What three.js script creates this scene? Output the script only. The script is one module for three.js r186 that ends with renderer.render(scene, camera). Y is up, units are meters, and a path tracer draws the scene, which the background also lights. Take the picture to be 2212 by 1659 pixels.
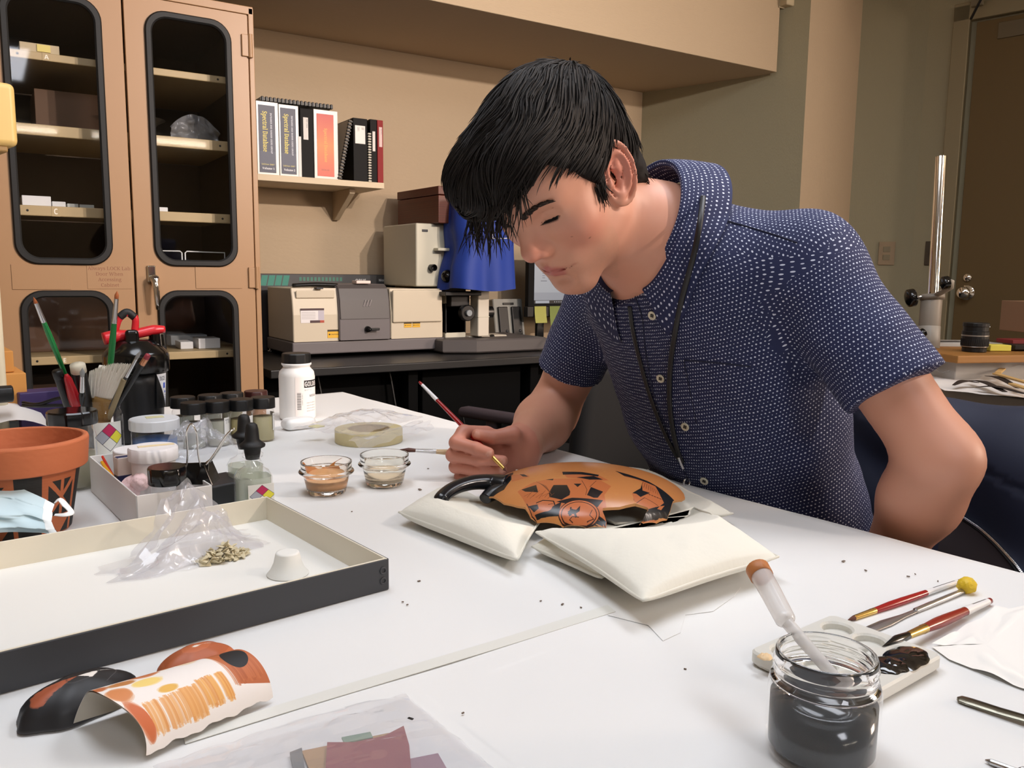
import * as THREE from 'three';
import { RoundedBoxGeometry } from 'three/addons/geometries/RoundedBoxGeometry.js';
import { mergeGeometries, mergeVertices, toCreasedNormals } from 'three/addons/utils/BufferGeometryUtils.js';
import { ConvexGeometry } from 'three/addons/geometries/ConvexGeometry.js';
import { RectAreaLightUniformsLib } from 'three/addons/lights/RectAreaLightUniformsLib.js';

// ---------------------------------------------------------------- camera, lights, exposure
const scene = new THREE.Scene();
scene.background = new THREE.Color(0x000000);
const FPX = 1789, IW = 2212, IH = 1659;
const camera = new THREE.PerspectiveCamera(2 * Math.atan(IH / 2 / FPX) * 180 / Math.PI, IW / IH, 0.05, 40);
camera.position.set(0, 1.05, 0);
camera.rotation.set(-7.6 * Math.PI / 180, -32.6 * Math.PI / 180, 0.0115, 'YXZ');
camera.updateMatrixWorld();
const renderer = new THREE.WebGLRenderer();
renderer.toneMapping = THREE.LinearToneMapping;
renderer.toneMappingExposure = 1.0;
renderer.shadowMap.enabled = true;
RectAreaLightUniformsLib.init();
const CEIL = 2.62, HT = 0.75, HC = 0.72;
// ceiling fittings: x, z, width (x), depth (z), intensity, colour; the builder is further down
const TROFFERS = [
  [0.15, -0.86, 0.6, 1.2, 4.8, 0xf0f5ff, 'recessed ceiling light panel above the tray end of the work table'],
  [1.45, -0.62, 0.6, 1.2, 5.7, 0xf0f5ff, 'recessed ceiling light panel above the painting man'],
  [0.1, 2.2, 0.6, 1.2, 11, 0xf4f6ff, 'recessed ceiling light panel behind the photographer'],
];
const TUBES = [[1.75, 5.0, 45], [0.2, 5.0, 45]];
const LAMP = { x: 5.0, y: 1.85, z: 2.0, w: 0.9, power: 32, color: 0xffe4d0, to: [1.0, 1.2, -2.4] };
const ADDED_SPOTS = [[2.0, 0.9, [0.45, 1.45, -2.74], 19], [2.35, 0.9, [1.4, 1.8, -3.3], 25]], SPOT_COLOR = 0xffeee2;

// ---------------------------------------------------------------- helpers
const V = (x, y, z) => new THREE.Vector3(x, y, z);
let seed = 7;
const rnd = () => { seed = (seed + 0x6d2b79f5) | 0; let t = Math.imul(seed ^ (seed >>> 15), 1 | seed); t = (t + Math.imul(t ^ (t >>> 7), 61 | t)) ^ t; return ((t ^ (t >>> 14)) >>> 0) / 4294967296; };
const rr = (a, b) => a + (b - a) * rnd();
const RAX = new THREE.Matrix4().extractRotation(camera.matrixWorld);
const dirOf = (px, py) => V((px - IW / 2) / FPX, -(py - IH / 2) / FPX, -1).applyMatrix4(RAX);
const at = (px, py, d) => dirOf(px, py).multiplyScalar(d).add(camera.position);      // a point of the room seen at px, py, d metres deep
const on = (px, py, h = HT + 0.002) => { const r = dirOf(px, py); return r.multiplyScalar((h - 1.05) / r.y).add(camera.position); };   // the point of a level surface
const RIGHT = V(1, 0, 0).applyMatrix4(RAX).setY(0).normalize(), AWAY = V(0, 0, -1).applyMatrix4(RAX).setY(0).normalize();
const names = {};
const numbered = (n) => { const k = names[n] = (names[n] ?? -1) + 1; return k ? n + '_' + String(k).padStart(3, '0') : n; };
const sh = (m) => { m.castShadow = m.receiveShadow = true; return m; };
function thing(name, label, category, p = [0, 0, 0], turn = 0, group) {
  const o = new THREE.Group(); o.name = numbered(name); scene.add(o);
  const q = p.isVector3 ? p.toArray() : p;
  o.position.set(...q); o.rotation.y = turn; o.userData = { label, category };
  if (group) o.userData.group = group;
  o.updateMatrixWorld();
  return o;
}
function part(o, name, geo, m, label) { const k = sh(new THREE.Mesh(geo, m)); k.name = name; if (label) k.userData.label = label; o.add(k); return k; }
function partW(o, name, geo, m, label) { geo.applyMatrix4(o.matrixWorld.clone().invert()); return part(o, name, geo, m, label); }   // geometry given in room coordinates
function solo(name, label, category, geo, m, p = [0, 0, 0], turn = 0, group) {
  const k = sh(new THREE.Mesh(geo, m)); k.name = numbered(name); scene.add(k);
  const q = p.isVector3 ? p.toArray() : p;
  k.position.set(...q); k.rotation.y = turn; k.userData = { label, category };
  if (group) k.userData.group = group;
  k.updateMatrixWorld();
  return k;
}
function struct(name, geo, m, parent = scene) { const k = sh(new THREE.Mesh(geo, m)); k.name = name; if (parent === scene) k.userData.kind = 'structure'; parent.add(k); return k; }
function copyOf(root, p, turn, label) {
  const r = root.clone(); r.name = numbered(root.name.replace(/_\d{3}$/, '')); scene.add(r); r.position.copy(p.isVector3 ? p : V(...p)); r.rotation.y = turn;
  r.userData = { ...root.userData }; if (label) r.userData.label = label; r.updateMatrixWorld(); return r;
}
const xf = (g, x = 0, y = 0, z = 0, rx = 0, ry = 0, rz = 0) => { if (rx || ry || rz) g.applyMatrix4(new THREE.Matrix4().makeRotationFromEuler(new THREE.Euler(rx, ry, rz))); return g.translate(x, y, z); };
const box = (w, h, d, r = 0.002, x = 0, y = 0, z = 0) => new RoundedBoxGeometry(w, h, d, 2, Math.min(r, w / 2.1, h / 2.1, d / 2.1)).translate(x, y, z);
const boxAB = (a, b, r = 0.002) => box(b[0] - a[0], b[1] - a[1], b[2] - a[2], r, (a[0] + b[0]) / 2, (a[1] + b[1]) / 2, (a[2] + b[2]) / 2);
const lathe = (p, n = 48) => new THREE.LatheGeometry(p.map(([r, y]) => new THREE.Vector2(Math.max(r, 1e-5), y)), n);
const creased = (g, a = 0.6) => toCreasedNormals(g, a);
const disc = (r, h, n = 40, b = 0.001) => creased(lathe([[0, 0], [r - b, 0], [r, b], [r, h - b], [r - b, h], [0, h]], n), 0.5);
const G = (...g) => mergeGeometries(g.flat().map((k) => { const c = k.index ? k.toNonIndexed() : k; for (const a of Object.keys(c.attributes)) if (!['position', 'normal', 'uv'].includes(a)) c.deleteAttribute(a); return c; }));
// a round bar along points with a radius at each point; sx flattens it
function sweep(pts, rad, n = 10, smooth = 0, flat = 1, up = V(0, 1, 0)) {
  let P = pts.map((p) => (p.isVector3 ? p : V(...p))), R = P.map((_, i) => (Array.isArray(rad) ? rad[i] : rad));
  if (smooth) {
    const c = new THREE.CatmullRomCurve3(P), N = smooth, q = [], s = [];
    for (let i = 0; i <= N; i++) { const t = i / N; q.push(c.getPoint(t)); const f = t * (R.length - 1), k = Math.min(Math.floor(f), R.length - 2); s.push(R[k] + (R[k + 1] - R[k]) * (f - k)); }
    P = q; R = s;
  }
  const pos = [], uv = [], idx = []; let len = 0;
  let prev = null;
  P.forEach((p, i) => {
    if (i) len += p.distanceTo(P[i - 1]);
    const t = P[Math.min(i + 1, P.length - 1)].clone().sub(P[Math.max(i - 1, 0)]).normalize();
    let a = prev ? prev.clone().addScaledVector(t, -prev.dot(t)) : up.clone().addScaledVector(t, -up.dot(t));
    if (a.length() < 1e-4) a = V(1, 0, 0).addScaledVector(t, -t.x);
    a.normalize(); prev = a; const b = t.clone().cross(a);
    for (let k = 0; k <= n; k++) { const w = k / n * Math.PI * 2, v = p.clone().addScaledVector(a, Math.cos(w) * R[i] * flat).addScaledVector(b, Math.sin(w) * R[i]); pos.push(v.x, v.y, v.z); uv.push(k / n, len); }
  });
  const m = P.length, w = n + 1;
  for (let i = 0; i < m - 1; i++) for (let k = 0; k < n; k++) { const a = i * w + k; idx.push(a, a + 1, a + w, a + 1, a + w + 1, a + w); }
  for (const [i, s] of [[0, 0], [m - 1, 1]]) { const c = pos.length / 3; pos.push(P[i].x, P[i].y, P[i].z); uv.push(0, 0); for (let k = 0; k < n; k++) s ? idx.push(c, i * w + k, i * w + k + 1) : idx.push(c, i * w + k + 1, i * w + k); }
  const g = new THREE.BufferGeometry(); g.setAttribute('position', new THREE.Float32BufferAttribute(pos, 3)); g.setAttribute('uv', new THREE.Float32BufferAttribute(uv, 2)); g.setIndex(idx);
  const rev = g; rev.computeVertexNormals(); return rev;
}
const tube = (pts, r, n = 8, smooth = 0) => sweep(pts, r, n, smooth);
// a flat outline [x, y] pushed out by h along z
function plate(pts, h, b = 0.0008, holes = []) {
  const s = new THREE.Shape(pts.map(([x, y]) => new THREE.Vector2(x, y)));
  for (const k of holes) s.holes.push(new THREE.Path(k.map(([x, y]) => new THREE.Vector2(x, y))));
  return new THREE.ExtrudeGeometry(s, { depth: Math.max(h - 2 * b, 1e-4), bevelEnabled: b > 0, bevelThickness: b, bevelSize: b, bevelOffset: -b, bevelSegments: 1, curveSegments: 12 }).translate(0, 0, b);
}
const rrect = (x0, y0, x1, y1, r, n = 8) => { const o = []; for (const [cx, cy, a] of [[x1 - r, y1 - r, 0], [x0 + r, y1 - r, 1], [x0 + r, y0 + r, 2], [x1 - r, y0 + r, 3]]) for (let k = 0; k <= n; k++) { const t = (a + k / n) * Math.PI / 2; o.push([cx + r * Math.cos(t), cy + r * Math.sin(t)]); } return o; };
// level plate lying on a surface: outline of room points, thickness t
function slab(pts, t, y) { const g = plate(pts.map((p) => [p.x, -p.z]), t, 0).rotateX(-Math.PI / 2); return g.translate(0, y, 0); }
// surface over a grid f(u, v) -> Vector3
function grid(f, nu, nv, closeU = false) {
  const pos = [], uv = [], idx = [];
  for (let j = 0; j <= nv; j++) for (let i = 0; i <= nu; i++) { const p = f(i / nu, j / nv); pos.push(p.x, p.y, p.z); uv.push(i / nu, j / nv); }
  for (let j = 0; j < nv; j++) for (let i = 0; i < nu; i++) { const a = j * (nu + 1) + i, b = a + nu + 1; idx.push(a, a + 1, b, a + 1, b + 1, b); }
  const g = new THREE.BufferGeometry(); g.setAttribute('position', new THREE.Float32BufferAttribute(pos, 3)); g.setAttribute('uv', new THREE.Float32BufferAttribute(uv, 2)); g.setIndex(idx); g.computeVertexNormals(); return g;
}
// value noise in 3D and a fractal of it
const hsh = (x, y, z) => { let h = Math.imul(x, 374761393) + Math.imul(y, 668265263) + Math.imul(z, 2147483647 - 58) | 0; h = Math.imul(h ^ (h >>> 13), 1274126177); return ((h ^ (h >>> 16)) >>> 0) / 4294967296; };
function noise(x, y, z) {
  const X = Math.floor(x), Y = Math.floor(y), Z = Math.floor(z), s = (t) => t * t * (3 - 2 * t), a = s(x - X), b = s(y - Y), c = s(z - Z), m = (p, q, t) => p + (q - p) * t;
  return m(m(m(hsh(X, Y, Z), hsh(X + 1, Y, Z), a), m(hsh(X, Y + 1, Z), hsh(X + 1, Y + 1, Z), a), b), m(m(hsh(X, Y, Z + 1), hsh(X + 1, Y, Z + 1), a), m(hsh(X, Y + 1, Z + 1), hsh(X + 1, Y + 1, Z + 1), a), b), c) * 2 - 1;
}
const fbm = (x, y, z, o = 4) => { let s = 0, a = 0.5; for (let i = 0; i < o; i++) { s += a * noise(x, y, z); x *= 2.03; y *= 2.03; z *= 2.03; a *= 0.5; } return s; };
function bumpTex(n, f, rx = 1, ry = rx) { const d = new Uint8Array(n * n * 4); for (let j = 0; j < n; j++) for (let i = 0; i < n; i++) { const v = Math.max(0, Math.min(255, f(i / n, j / n) * 255)); d.set([v, v, v, 255], (j * n + i) * 4); } const t = new THREE.DataTexture(d, n, n); t.wrapS = t.wrapT = THREE.RepeatWrapping; t.magFilter = THREE.LinearFilter; t.minFilter = THREE.LinearFilter; t.repeat.set(rx, ry); t.needsUpdate = true; return t; }
function picture(w, h, draw) { const c = document.createElement('canvas'); c.width = w; c.height = h; const x = c.getContext('2d'); draw(x, w, h); const t = new THREE.CanvasTexture(c); t.colorSpace = THREE.SRGBColorSpace; t.wrapS = t.wrapT = THREE.RepeatWrapping; return t; }
const M = (color, roughness = 0.5, o = {}) => new THREE.MeshStandardMaterial({ color, roughness, ...o });
const MP = (color, roughness = 0.5, o = {}) => new THREE.MeshPhysicalMaterial({ color, roughness, ...o });
const grainTex = bumpTex(256, (u, v) => 0.5 + 0.5 * fbm(u * 64, v * 64, 3, 3), 1);
const m = {
  black: M(0x0c0c0d, 0.45), blackPlastic: M(0x111112, 0.3), rubber: M(0x0b0b0b, 0.6), blackGloss: M(0x0a0a0b, 0.15),
  white: M(0xe9e9e6, 0.4), whitePlastic: M(0xe4e4e2, 0.3), cream: M(0xd9d2bd, 0.5), paper: M(0xe9e8e4, 0.75), grey: M(0x8d9295, 0.5), darkGrey: M(0x35363a, 0.5),
  steel: M(0xc9c9c9, 0.25, { metalness: 1 }), chrome: M(0xe0dedb, 0.08, { metalness: 1 }), brass: M(0xd8b66a, 0.25, { metalness: 1 }),
  glass: MP(0xffffff, 0.03, { transmission: 1, ior: 1.45, thickness: 0, side: THREE.DoubleSide }),
  solidGlass: MP(0xfafffc, 0.02, { transmission: 1, ior: 1.47, thickness: 0.01, attenuationColor: new THREE.Color(0xe8f2ea), attenuationDistance: 0.05 }),
  film: MP(0xf7f7f9, 0.12, { transmission: 0.82, ior: 1.35, thickness: 0, side: THREE.DoubleSide, specularIntensity: 1 }),
  red: M(0x9a1416, 0.25), navy: M(0x1a2040, 0.6),
};
// ---------------------------------------------------------------- the room
const wallTex = bumpTex(256, (u, v) => 0.5 + 0.35 * fbm(u * 40, v * 40, 1, 4), 8, 8);
const mWall = M(0xb5a186, 0.85, { bumpMap: wallTex, bumpScale: 0.0012 }), mCeil = M(0xd3cbb8, 0.9), mFloor = M(0x4b463f, 0.55);
struct('floor', boxAB([-2.1, -0.1, -3.7], [6.2, 0, 6.4], 0), mFloor);
struct('ceiling', boxAB([-2.1, CEIL, -3.7], [6.2, CEIL + 0.1, 6.4], 0), mCeil);
struct('wall_back', boxAB([-2.1, 0, -3.6], [3.4, CEIL, -3.5], 0), mWall);
struct('wall_left', boxAB([-2.1, 0, -3.6], [-2.0, CEIL, 6.3], 0), mWall);
struct('wall_front', boxAB([-2.1, 0, 6.2], [6.1, CEIL, 6.3], 0), mWall);
function wallSeg(name, a, b, mt, th = 0.1) { const dx = b[0] - a[0], dz = b[1] - a[1], L = Math.hypot(dx, dz); return struct(name, new THREE.BoxGeometry(L, CEIL, th).translate(L / 2, CEIL / 2, -th / 2).rotateY(-Math.atan2(dz, dx)).translate(a[0], 0, a[1]), mt); }
const mWall2 = M(0xa8a288, 0.85, { bumpMap: wallTex, bumpScale: 0.0012 });  // same wall paint, with the cool ceiling light put into its colour
const W1 = [3.329, -2.67], W2 = [3.712, -2.67], W3 = [3.872, -2.42], W4 = [4.24, -0.8], W5 = [6.0, 2.6];
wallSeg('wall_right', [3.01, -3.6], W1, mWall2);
wallSeg('wall_pillar', W1, W2, mWall);
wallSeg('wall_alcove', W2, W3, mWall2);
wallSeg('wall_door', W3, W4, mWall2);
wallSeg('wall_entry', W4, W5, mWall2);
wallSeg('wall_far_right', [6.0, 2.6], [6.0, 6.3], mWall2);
struct('trim_1', boxAB([-2, 2.015, -3.5], [3.26, CEIL, -2.79], 0.003), mWall);
struct('baseboard_back', boxAB([0.8, 0, -3.5], [3.0, 0.1, -3.488], 0.002), M(0x3a342c, 0.6));
// the door in the slanting wall on the right, with frame, plate, lock and knob
{
  const dir = V(W4[0] - W3[0], 0, W4[1] - W3[1]).normalize(), nrm = V(-dir.z, 0, dir.x).negate(), tan = Math.atan2(-dir.z, dir.x);
  if (nrm.x > 0) nrm.negate();
  const P0 = V(W3[0], 0, W3[1]);
  const d = new THREE.Group(); d.name = 'door_1'; d.userData = { kind: 'structure', label: 'tan painted door with round chrome knob and lock' }; scene.add(d);
  d.position.copy(P0).addScaledVector(dir, 0.2); d.rotation.y = tan;
  const s = V(nrm.x, 0, nrm.z).applyAxisAngle(V(0, 1, 0), -tan).z;   // which way the room lies
  const mDoor = M(0x6b5733, 0.65);
  part(d, 'door_panel', box(0.94, 2.2, 0.03, 0.003, 0.49, 1.105, s * 0.016), mDoor);
  const fr = M(0x94896c, 0.6);
  part(d, 'door_frame', G(box(0.07, 2.3, 0.05, 0.004, -0.045, 1.15, s * 0.012), box(1.1, 0.07, 0.05, 0.004, 0.47, 2.255, s * 0.012)), fr);
  const kx = 0.07, ky = 0.985;
  part(d, 'door_knob', xf(G(lathe([[0, 0], [0.034, 0], [0.034, 0.006], [0.012, 0.01], [0.011, 0.03], [0.024, 0.04], [0.029, 0.052], [0.024, 0.064], [0, 0.068]], 32)), kx, ky, s * 0.03, s * Math.PI / 2), m.chrome);
  part(d, 'door_lock', xf(G(lathe([[0, 0], [0.018, 0], [0.017, 0.012], [0, 0.013]], 24)), kx, ky + 0.07, s * 0.03, s * Math.PI / 2), m.chrome);
  part(d, 'closer_plate', box(0.3, 0.07, 0.006, 0.002, 0.26, 2.15, s * 0.034), M(0x6e6450, 0.4, { metalness: 0.4 }));
  part(d, 'door_closer', G(box(0.3, 0.09, 0.06, 0.01, 0.42, 2.32, s * 0.06), box(0.05, 0.06, 0.02, 0.004, 0.02, 2.3, s * 0.05)), M(0x7b725e, 0.5));
  part(d, 'closer_arm', tube([[0.26, 2.36, s * 0.1], [0.1, 2.3, s * 0.2], [0.02, 2.2, s * 0.12]], 0.006, 8), m.black);
  // wall plates beside the door
  const along = (t, y, out) => P0.clone().addScaledVector(dir, t).addScaledVector(nrm, out).setY(y);
  const sw = thing('switch_plate', 'dark switch plate on the wall behind the copy stand column', 'switch', along(0.09, 1.17, 0.001), tan);
  part(sw, 'plate', box(0.055, 0.115, 0.007, 0.003, 0, 0, s * 0.003), M(0x4f4538, 0.5)); part(sw, 'toggle', box(0.01, 0.024, 0.012, 0.002, 0, 0, s * 0.009), M(0x3c342a, 0.4));
}
{
  const a = V(W2[0], 0, W2[1]), b = V(W3[0], 0, W3[1]), t = Math.atan2(-(b.z - a.z), b.x - a.x), p = a.clone().lerp(b, 0.62).setY(1.17);
  const o = thing('outlet_plate', 'tan wall outlet plate in the shaded alcove beside the door', 'outlet', p, t);
  part(o, 'plate', box(0.075, 0.115, 0.007, 0.003, 0, 0, 0.003), mWall); part(o, 'socket', box(0.034, 0.028, 0.006, 0.004, 0, 0.02, 0.005), M(0x8d8268, 0.5)); part(o, 'socket', box(0.034, 0.028, 0.006, 0.004, 0, -0.02, 0.005), M(0x8d8268, 0.5));
}
// cover plate and thermostat on the soffit
{
  const z = -2.79, o = thing('access_plate', 'thin cream access plate screwed to the soffit face', 'wall plate', [2.42, 2.31, z]);
  part(o, 'cover', box(0.33, 0.13, 0.006, 0.002, 0, 0, 0.003), mWall);
  for (const sx of [-0.15, 0.15]) part(o, 'screw', xf(disc(0.005, 0.003, 12), sx, -0.03, 0.005, Math.PI / 2), m.darkGrey);
  const t = thing('thermostat', 'small cream thermostat box at the end of the soffit', 'thermostat', [3.29, 2.33, z + 0.0]);
  part(t, 'case', box(0.075, 0.14, 0.05, 0.006, 0, 0.05, 0.02), M(0xb9ab8d, 0.5)); part(t, 'base_plate', box(0.085, 0.15, 0.008, 0.002, 0, 0.05, 0), M(0x9c8f74, 0.6));
}
// ceiling fittings, the unseen warm softbox and two added spots
for (const [x, z, w, d, I, c, label] of TROFFERS) {
  const o = thing('ceiling_light', label, 'ceiling light', [x, CEIL, z]);
  part(o, 'frame', G(box(w + 0.06, 0.03, 0.03, 0.003, 0, -0.012, d / 2 + 0.015), box(w + 0.06, 0.03, 0.03, 0.003, 0, -0.012, -d / 2 - 0.015), box(0.03, 0.03, d, 0.003, w / 2 + 0.015, -0.012, 0), box(0.03, 0.03, d, 0.003, -w / 2 - 0.015, -0.012, 0)), m.white);
  const e = part(o, 'diffuser', box(w, 0.01, d, 0.002, 0, -0.008, 0), M(0xffffff, 0.6, { emissive: c, emissiveIntensity: 3.5 })); e.castShadow = false;
  const L = new THREE.RectAreaLight(c, I, w, d); L.position.set(x, CEIL - 0.02, z); L.lookAt(x, 0, z); L.name = 'ceiling_light_beam'; scene.add(L);
}
for (const [x, z, I] of TUBES) {
  const o = thing('tube_light', x > 1 ? 'long bare fluorescent tube fitting at the far right end of the room' : 'long bare fluorescent tube fitting at the far left end of the room', 'ceiling light', [x, CEIL - 0.02, z]);
  part(o, 'housing', box(1.25, 0.06, 0.14, 0.006, 0, -0.02, 0), m.white);
  const e = part(o, 'tube', xf(G(new THREE.CylinderGeometry(0.019, 0.019, 1.2, 16)), 0, -0.075, 0, 0, 0, Math.PI / 2), M(0xffffff, 0.4, { emissive: 0xfff2dd, emissiveIntensity: 14 })); e.castShadow = false;
  const L = new THREE.RectAreaLight(0xfff2dd, I, 1.2, 0.06); L.position.set(x, CEIL - 0.12, z); L.lookAt(x, 0, z); L.name = 'tube_light_beam'; scene.add(L);
}
{ // unseen softbox added for the warm light on his arm and cheek
  const { x, y, z, w, power, color, to } = LAMP, o = thing('unseen_softbox', 'unseen warm softbox added on a stand at the right of the photographer', 'lamp', [x, 0, z]);
  const dir = V(to[0] - x, to[1] - y, to[2] - z).normalize();
  part(o, 'pole', new THREE.CylinderGeometry(0.013, 0.013, y, 14).translate(0, y / 2, 0), m.black);
  for (let i = 0; i < 3; i++) { const a = i * 2.094; part(o, 'leg', sweep([[0, 0.3, 0], [0.35 * Math.cos(a), 0.01, 0.35 * Math.sin(a)]], 0.01, 8), m.black); }
  const q = new THREE.Quaternion().setFromUnitVectors(V(0, 0, 1), dir), face = (g) => g.applyQuaternion(q).translate(0, y, 0);
  part(o, 'softbox', face(G(box(w + 0.04, w + 0.04, 0.02, 0.004, 0, 0, 0.05), box(0.2, 0.2, 0.2, 0.02, 0, 0, -0.03))), m.black);
  const e = part(o, 'diffuser', face(box(w, w, 0.01, 0.002, 0, 0, 0.066)), M(0xffffff, 0.6, { emissive: color, emissiveIntensity: 6 })); e.castShadow = false;
  const L = new THREE.RectAreaLight(color, power, w, w); L.position.set(x, y, z).addScaledVector(dir, 0.08); L.lookAt(...to); L.name = 'unseen_softbox_beam'; scene.add(L);
}
ADDED_SPOTS.forEach(([x, z, to, I], i) => {  // unseen spots, added to brighten the cabinet, shelf wall and soffit
  const y = CEIL - 0.2, o = thing('added_spotlight', i ? 'right added ceiling spot brightening the binder shelf wall' : 'left added ceiling spot brightening the tan cabinet', 'spotlight', [x, CEIL, z]), dir = V(to[0] - x, to[1] - y, to[2] - z).normalize(), q = new THREE.Quaternion().setFromUnitVectors(V(0, 1, 0), dir);
  part(o, 'ceiling_mount', disc(0.05, 0.02).translate(0, -0.02, 0), m.white); part(o, 'stem', new THREE.CylinderGeometry(0.008, 0.008, 0.18, 12).translate(0, -0.1, 0), m.white);
  part(o, 'head', creased(lathe([[0, -0.1], [0.03, -0.1], [0.045, -0.02], [0.05, 0.035], [0.047, 0.035], [0.04, -0.02], [0, -0.03]], 32)).applyQuaternion(q).translate(0, -0.2, 0), m.white);
  const e = part(o, 'bulb', new THREE.SphereGeometry(0.03, 20, 14).applyQuaternion(q).translate(0, -0.2, 0), M(0xffffff, 0.5, { emissive: SPOT_COLOR, emissiveIntensity: 6 })); e.castShadow = false;
  const L = new THREE.SpotLight(SPOT_COLOR, I, 0, 0.62, 0.75, 2); L.position.set(x, y, z).addScaledVector(dir, 0.045); L.target.position.set(...to); scene.add(L.target); L.castShadow = true; L.shadow.radius = 2; L.name = 'added_spotlight_beam'; scene.add(L);
});
// ---------------------------------------------------------------- steel cabinet with glass doors on the left
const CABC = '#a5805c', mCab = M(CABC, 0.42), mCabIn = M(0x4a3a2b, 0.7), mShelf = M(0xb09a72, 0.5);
{
  const Z = -2.74, o = thing('storage_cabinet', 'tall tan steel cabinet with black gasketed glass windows in two doors', 'cabinet', [0.395, 0, Z]);
  const X = (x) => x - 0.395;
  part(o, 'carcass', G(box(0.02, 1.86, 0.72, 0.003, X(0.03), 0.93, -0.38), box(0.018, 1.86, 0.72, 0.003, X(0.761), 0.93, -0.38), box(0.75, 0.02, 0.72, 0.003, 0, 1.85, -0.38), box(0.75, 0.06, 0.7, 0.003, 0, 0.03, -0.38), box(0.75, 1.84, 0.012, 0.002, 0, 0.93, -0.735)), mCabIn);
  part(o, 'front_frame', G(box(0.016, 1.86, 0.03, 0.002, X(0.763), 0.93, -0.005), box(0.016, 1.86, 0.03, 0.002, X(0.027), 0.93, -0.005), box(0.75, 0.024, 0.03, 0.002, 0, 1.852, -0.005), box(0.75, 0.06, 0.03, 0.002, 0, 0.03, -0.005)), mCab);
  const lip = (y0, y1, letter) => {
    const s = part(o, 'shelf', G(box(0.71, y1 - y0, 0.018, 0.003, 0, (y0 + y1) / 2, -0.075), box(0.71, 0.012, 0.6, 0.002, 0, y1 - 0.006, -0.385)), mShelf);
    if (letter) {
      part(s, 'letter_tag', box(0.022, y1 - y0 - 0.001, 0.002, 0.0004, X(0.2), (y0 + y1) / 2, -0.066), M(0xffffff, 0.5, { map: picture(64, 64, (c) => { c.fillStyle = '#b09a72'; c.fillRect(0, 0, 64, 64); c.fillStyle = '#efe9da'; c.font = 'bold 50px sans-serif'; c.textAlign = 'center'; c.fillText(letter, 32, 50); }) }));
      part(s, 'screw', xf(disc(0.0035, 0.002, 12), X(0.128), (y0 + y1) / 2, -0.067, Math.PI / 2), m.black);
    } 
    part(s, 'screw', xf(disc(0.0035, 0.002, 12), X(0.675), (y0 + y1) / 2, -0.067, Math.PI / 2), m.black);
  };
  lip(1.638, 1.66, 'A'); lip(1.428, 1.46); lip(1.2, 1.23, 'C'); lip(0.764, 0.789, 'E'); lip(0.4, 0.425);
  const doors = [['left', 0.037, 0.392, 0.087, 0.338], ['right', 0.398, 0.752, 0.451, 0.7]];
  for (const [side, x0, x1, a, b] of doors) {
    const wins = [[a, 1.06, b, 1.807], [a + 0.003, 0.3, b - 0.004, 0.987]];
    const sh_ = rrect(X(x0), 0.065, X(x1), 1.838, 0.003, 1), holes = wins.map((w) => rrect(X(w[0]) + 0.008, w[1] + 0.008, X(w[2]) - 0.008, w[3] - 0.008, 0.055));
    const d = part(o, 'door', plate(sh_, 0.022, 0.001, holes).translate(0, 0, -0.011), mCab);
    for (const w of wins) {
      const ring = [[0, 0], [0.004, 0.004]].map(([i]) => rrect(X(w[0]) + i, w[1] + i, X(w[2]) - i, w[3] - i, 0.06));
      part(d, 'gasket', plate(ring[0], 0.016, 0.004, [rrect(X(w[0]) + 0.02, w[1] + 0.02, X(w[2]) - 0.02, w[3] - 0.02, 0.045)]).translate(0, 0, 0.004), m.rubber);
      part(d, 'glass_pane', new THREE.PlaneGeometry(w[2] - w[0] - 0.02, w[3] - w[1] - 0.02).translate(X((w[0] + w[2]) / 2), (w[1] + w[3]) / 2, 0.008), m.glass);
    }
    part(d, 'name_plate', side === 'left' ? box(0.147, 0.07, 0.002, 0.0006, X(0.149), 1.0245, 0.0122) : box(0.142, 0.066, 0.002, 0.0006, X(0.639), 1.0255, 0.0122), mCab);
    if (side === 'left') part(d, 'printed_notice', box(0.12, 0.07, 0.0012, 0.0004, X(0.325), 1.026, 0.0116), M(0xffffff, 0.45, { map: picture(512, 300, (c, w, h) => { c.fillStyle = CABC; c.fillRect(0, 0, w, h); c.fillStyle = '#7c4a34'; c.font = '58px serif'; c.textAlign = 'center'; ['Always LOCK Lab', 'Door When', 'Accessing', 'Cabinet'].forEach((t, i) => c.fillText(t, w / 2, 62 + i * 70)); }) }));
    else {
      const h = part(d, 'handle_plate', box(0.024, 0.052, 0.01, 0.004, X(0.44), 1.036, 0.015), m.chrome);
      part(h, 'handle_lever', G(xf(disc(0.014, 0.03, 24, 0.003), X(0.444), 1.02, 0.016, Math.PI / 2), sweep([[X(0.444), 1.022, 0.046], [X(0.446), 0.99, 0.05], [X(0.447), 0.945, 0.052], [X(0.447), 0.93, 0.05]], [0.012, 0.0095, 0.0075, 0.006], 12)), m.chrome);
      for (const y of [1.745, 1.027, 0.3]) part(d, 'hinge', G(box(0.022, 0.066, 0.008, 0.002, X(0.742), y, 0.014), xf(G(new THREE.CylinderGeometry(0.007, 0.007, 0.07, 14)), X(0.757), y, 0.017)), mCab);
    }
  }
}
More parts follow.
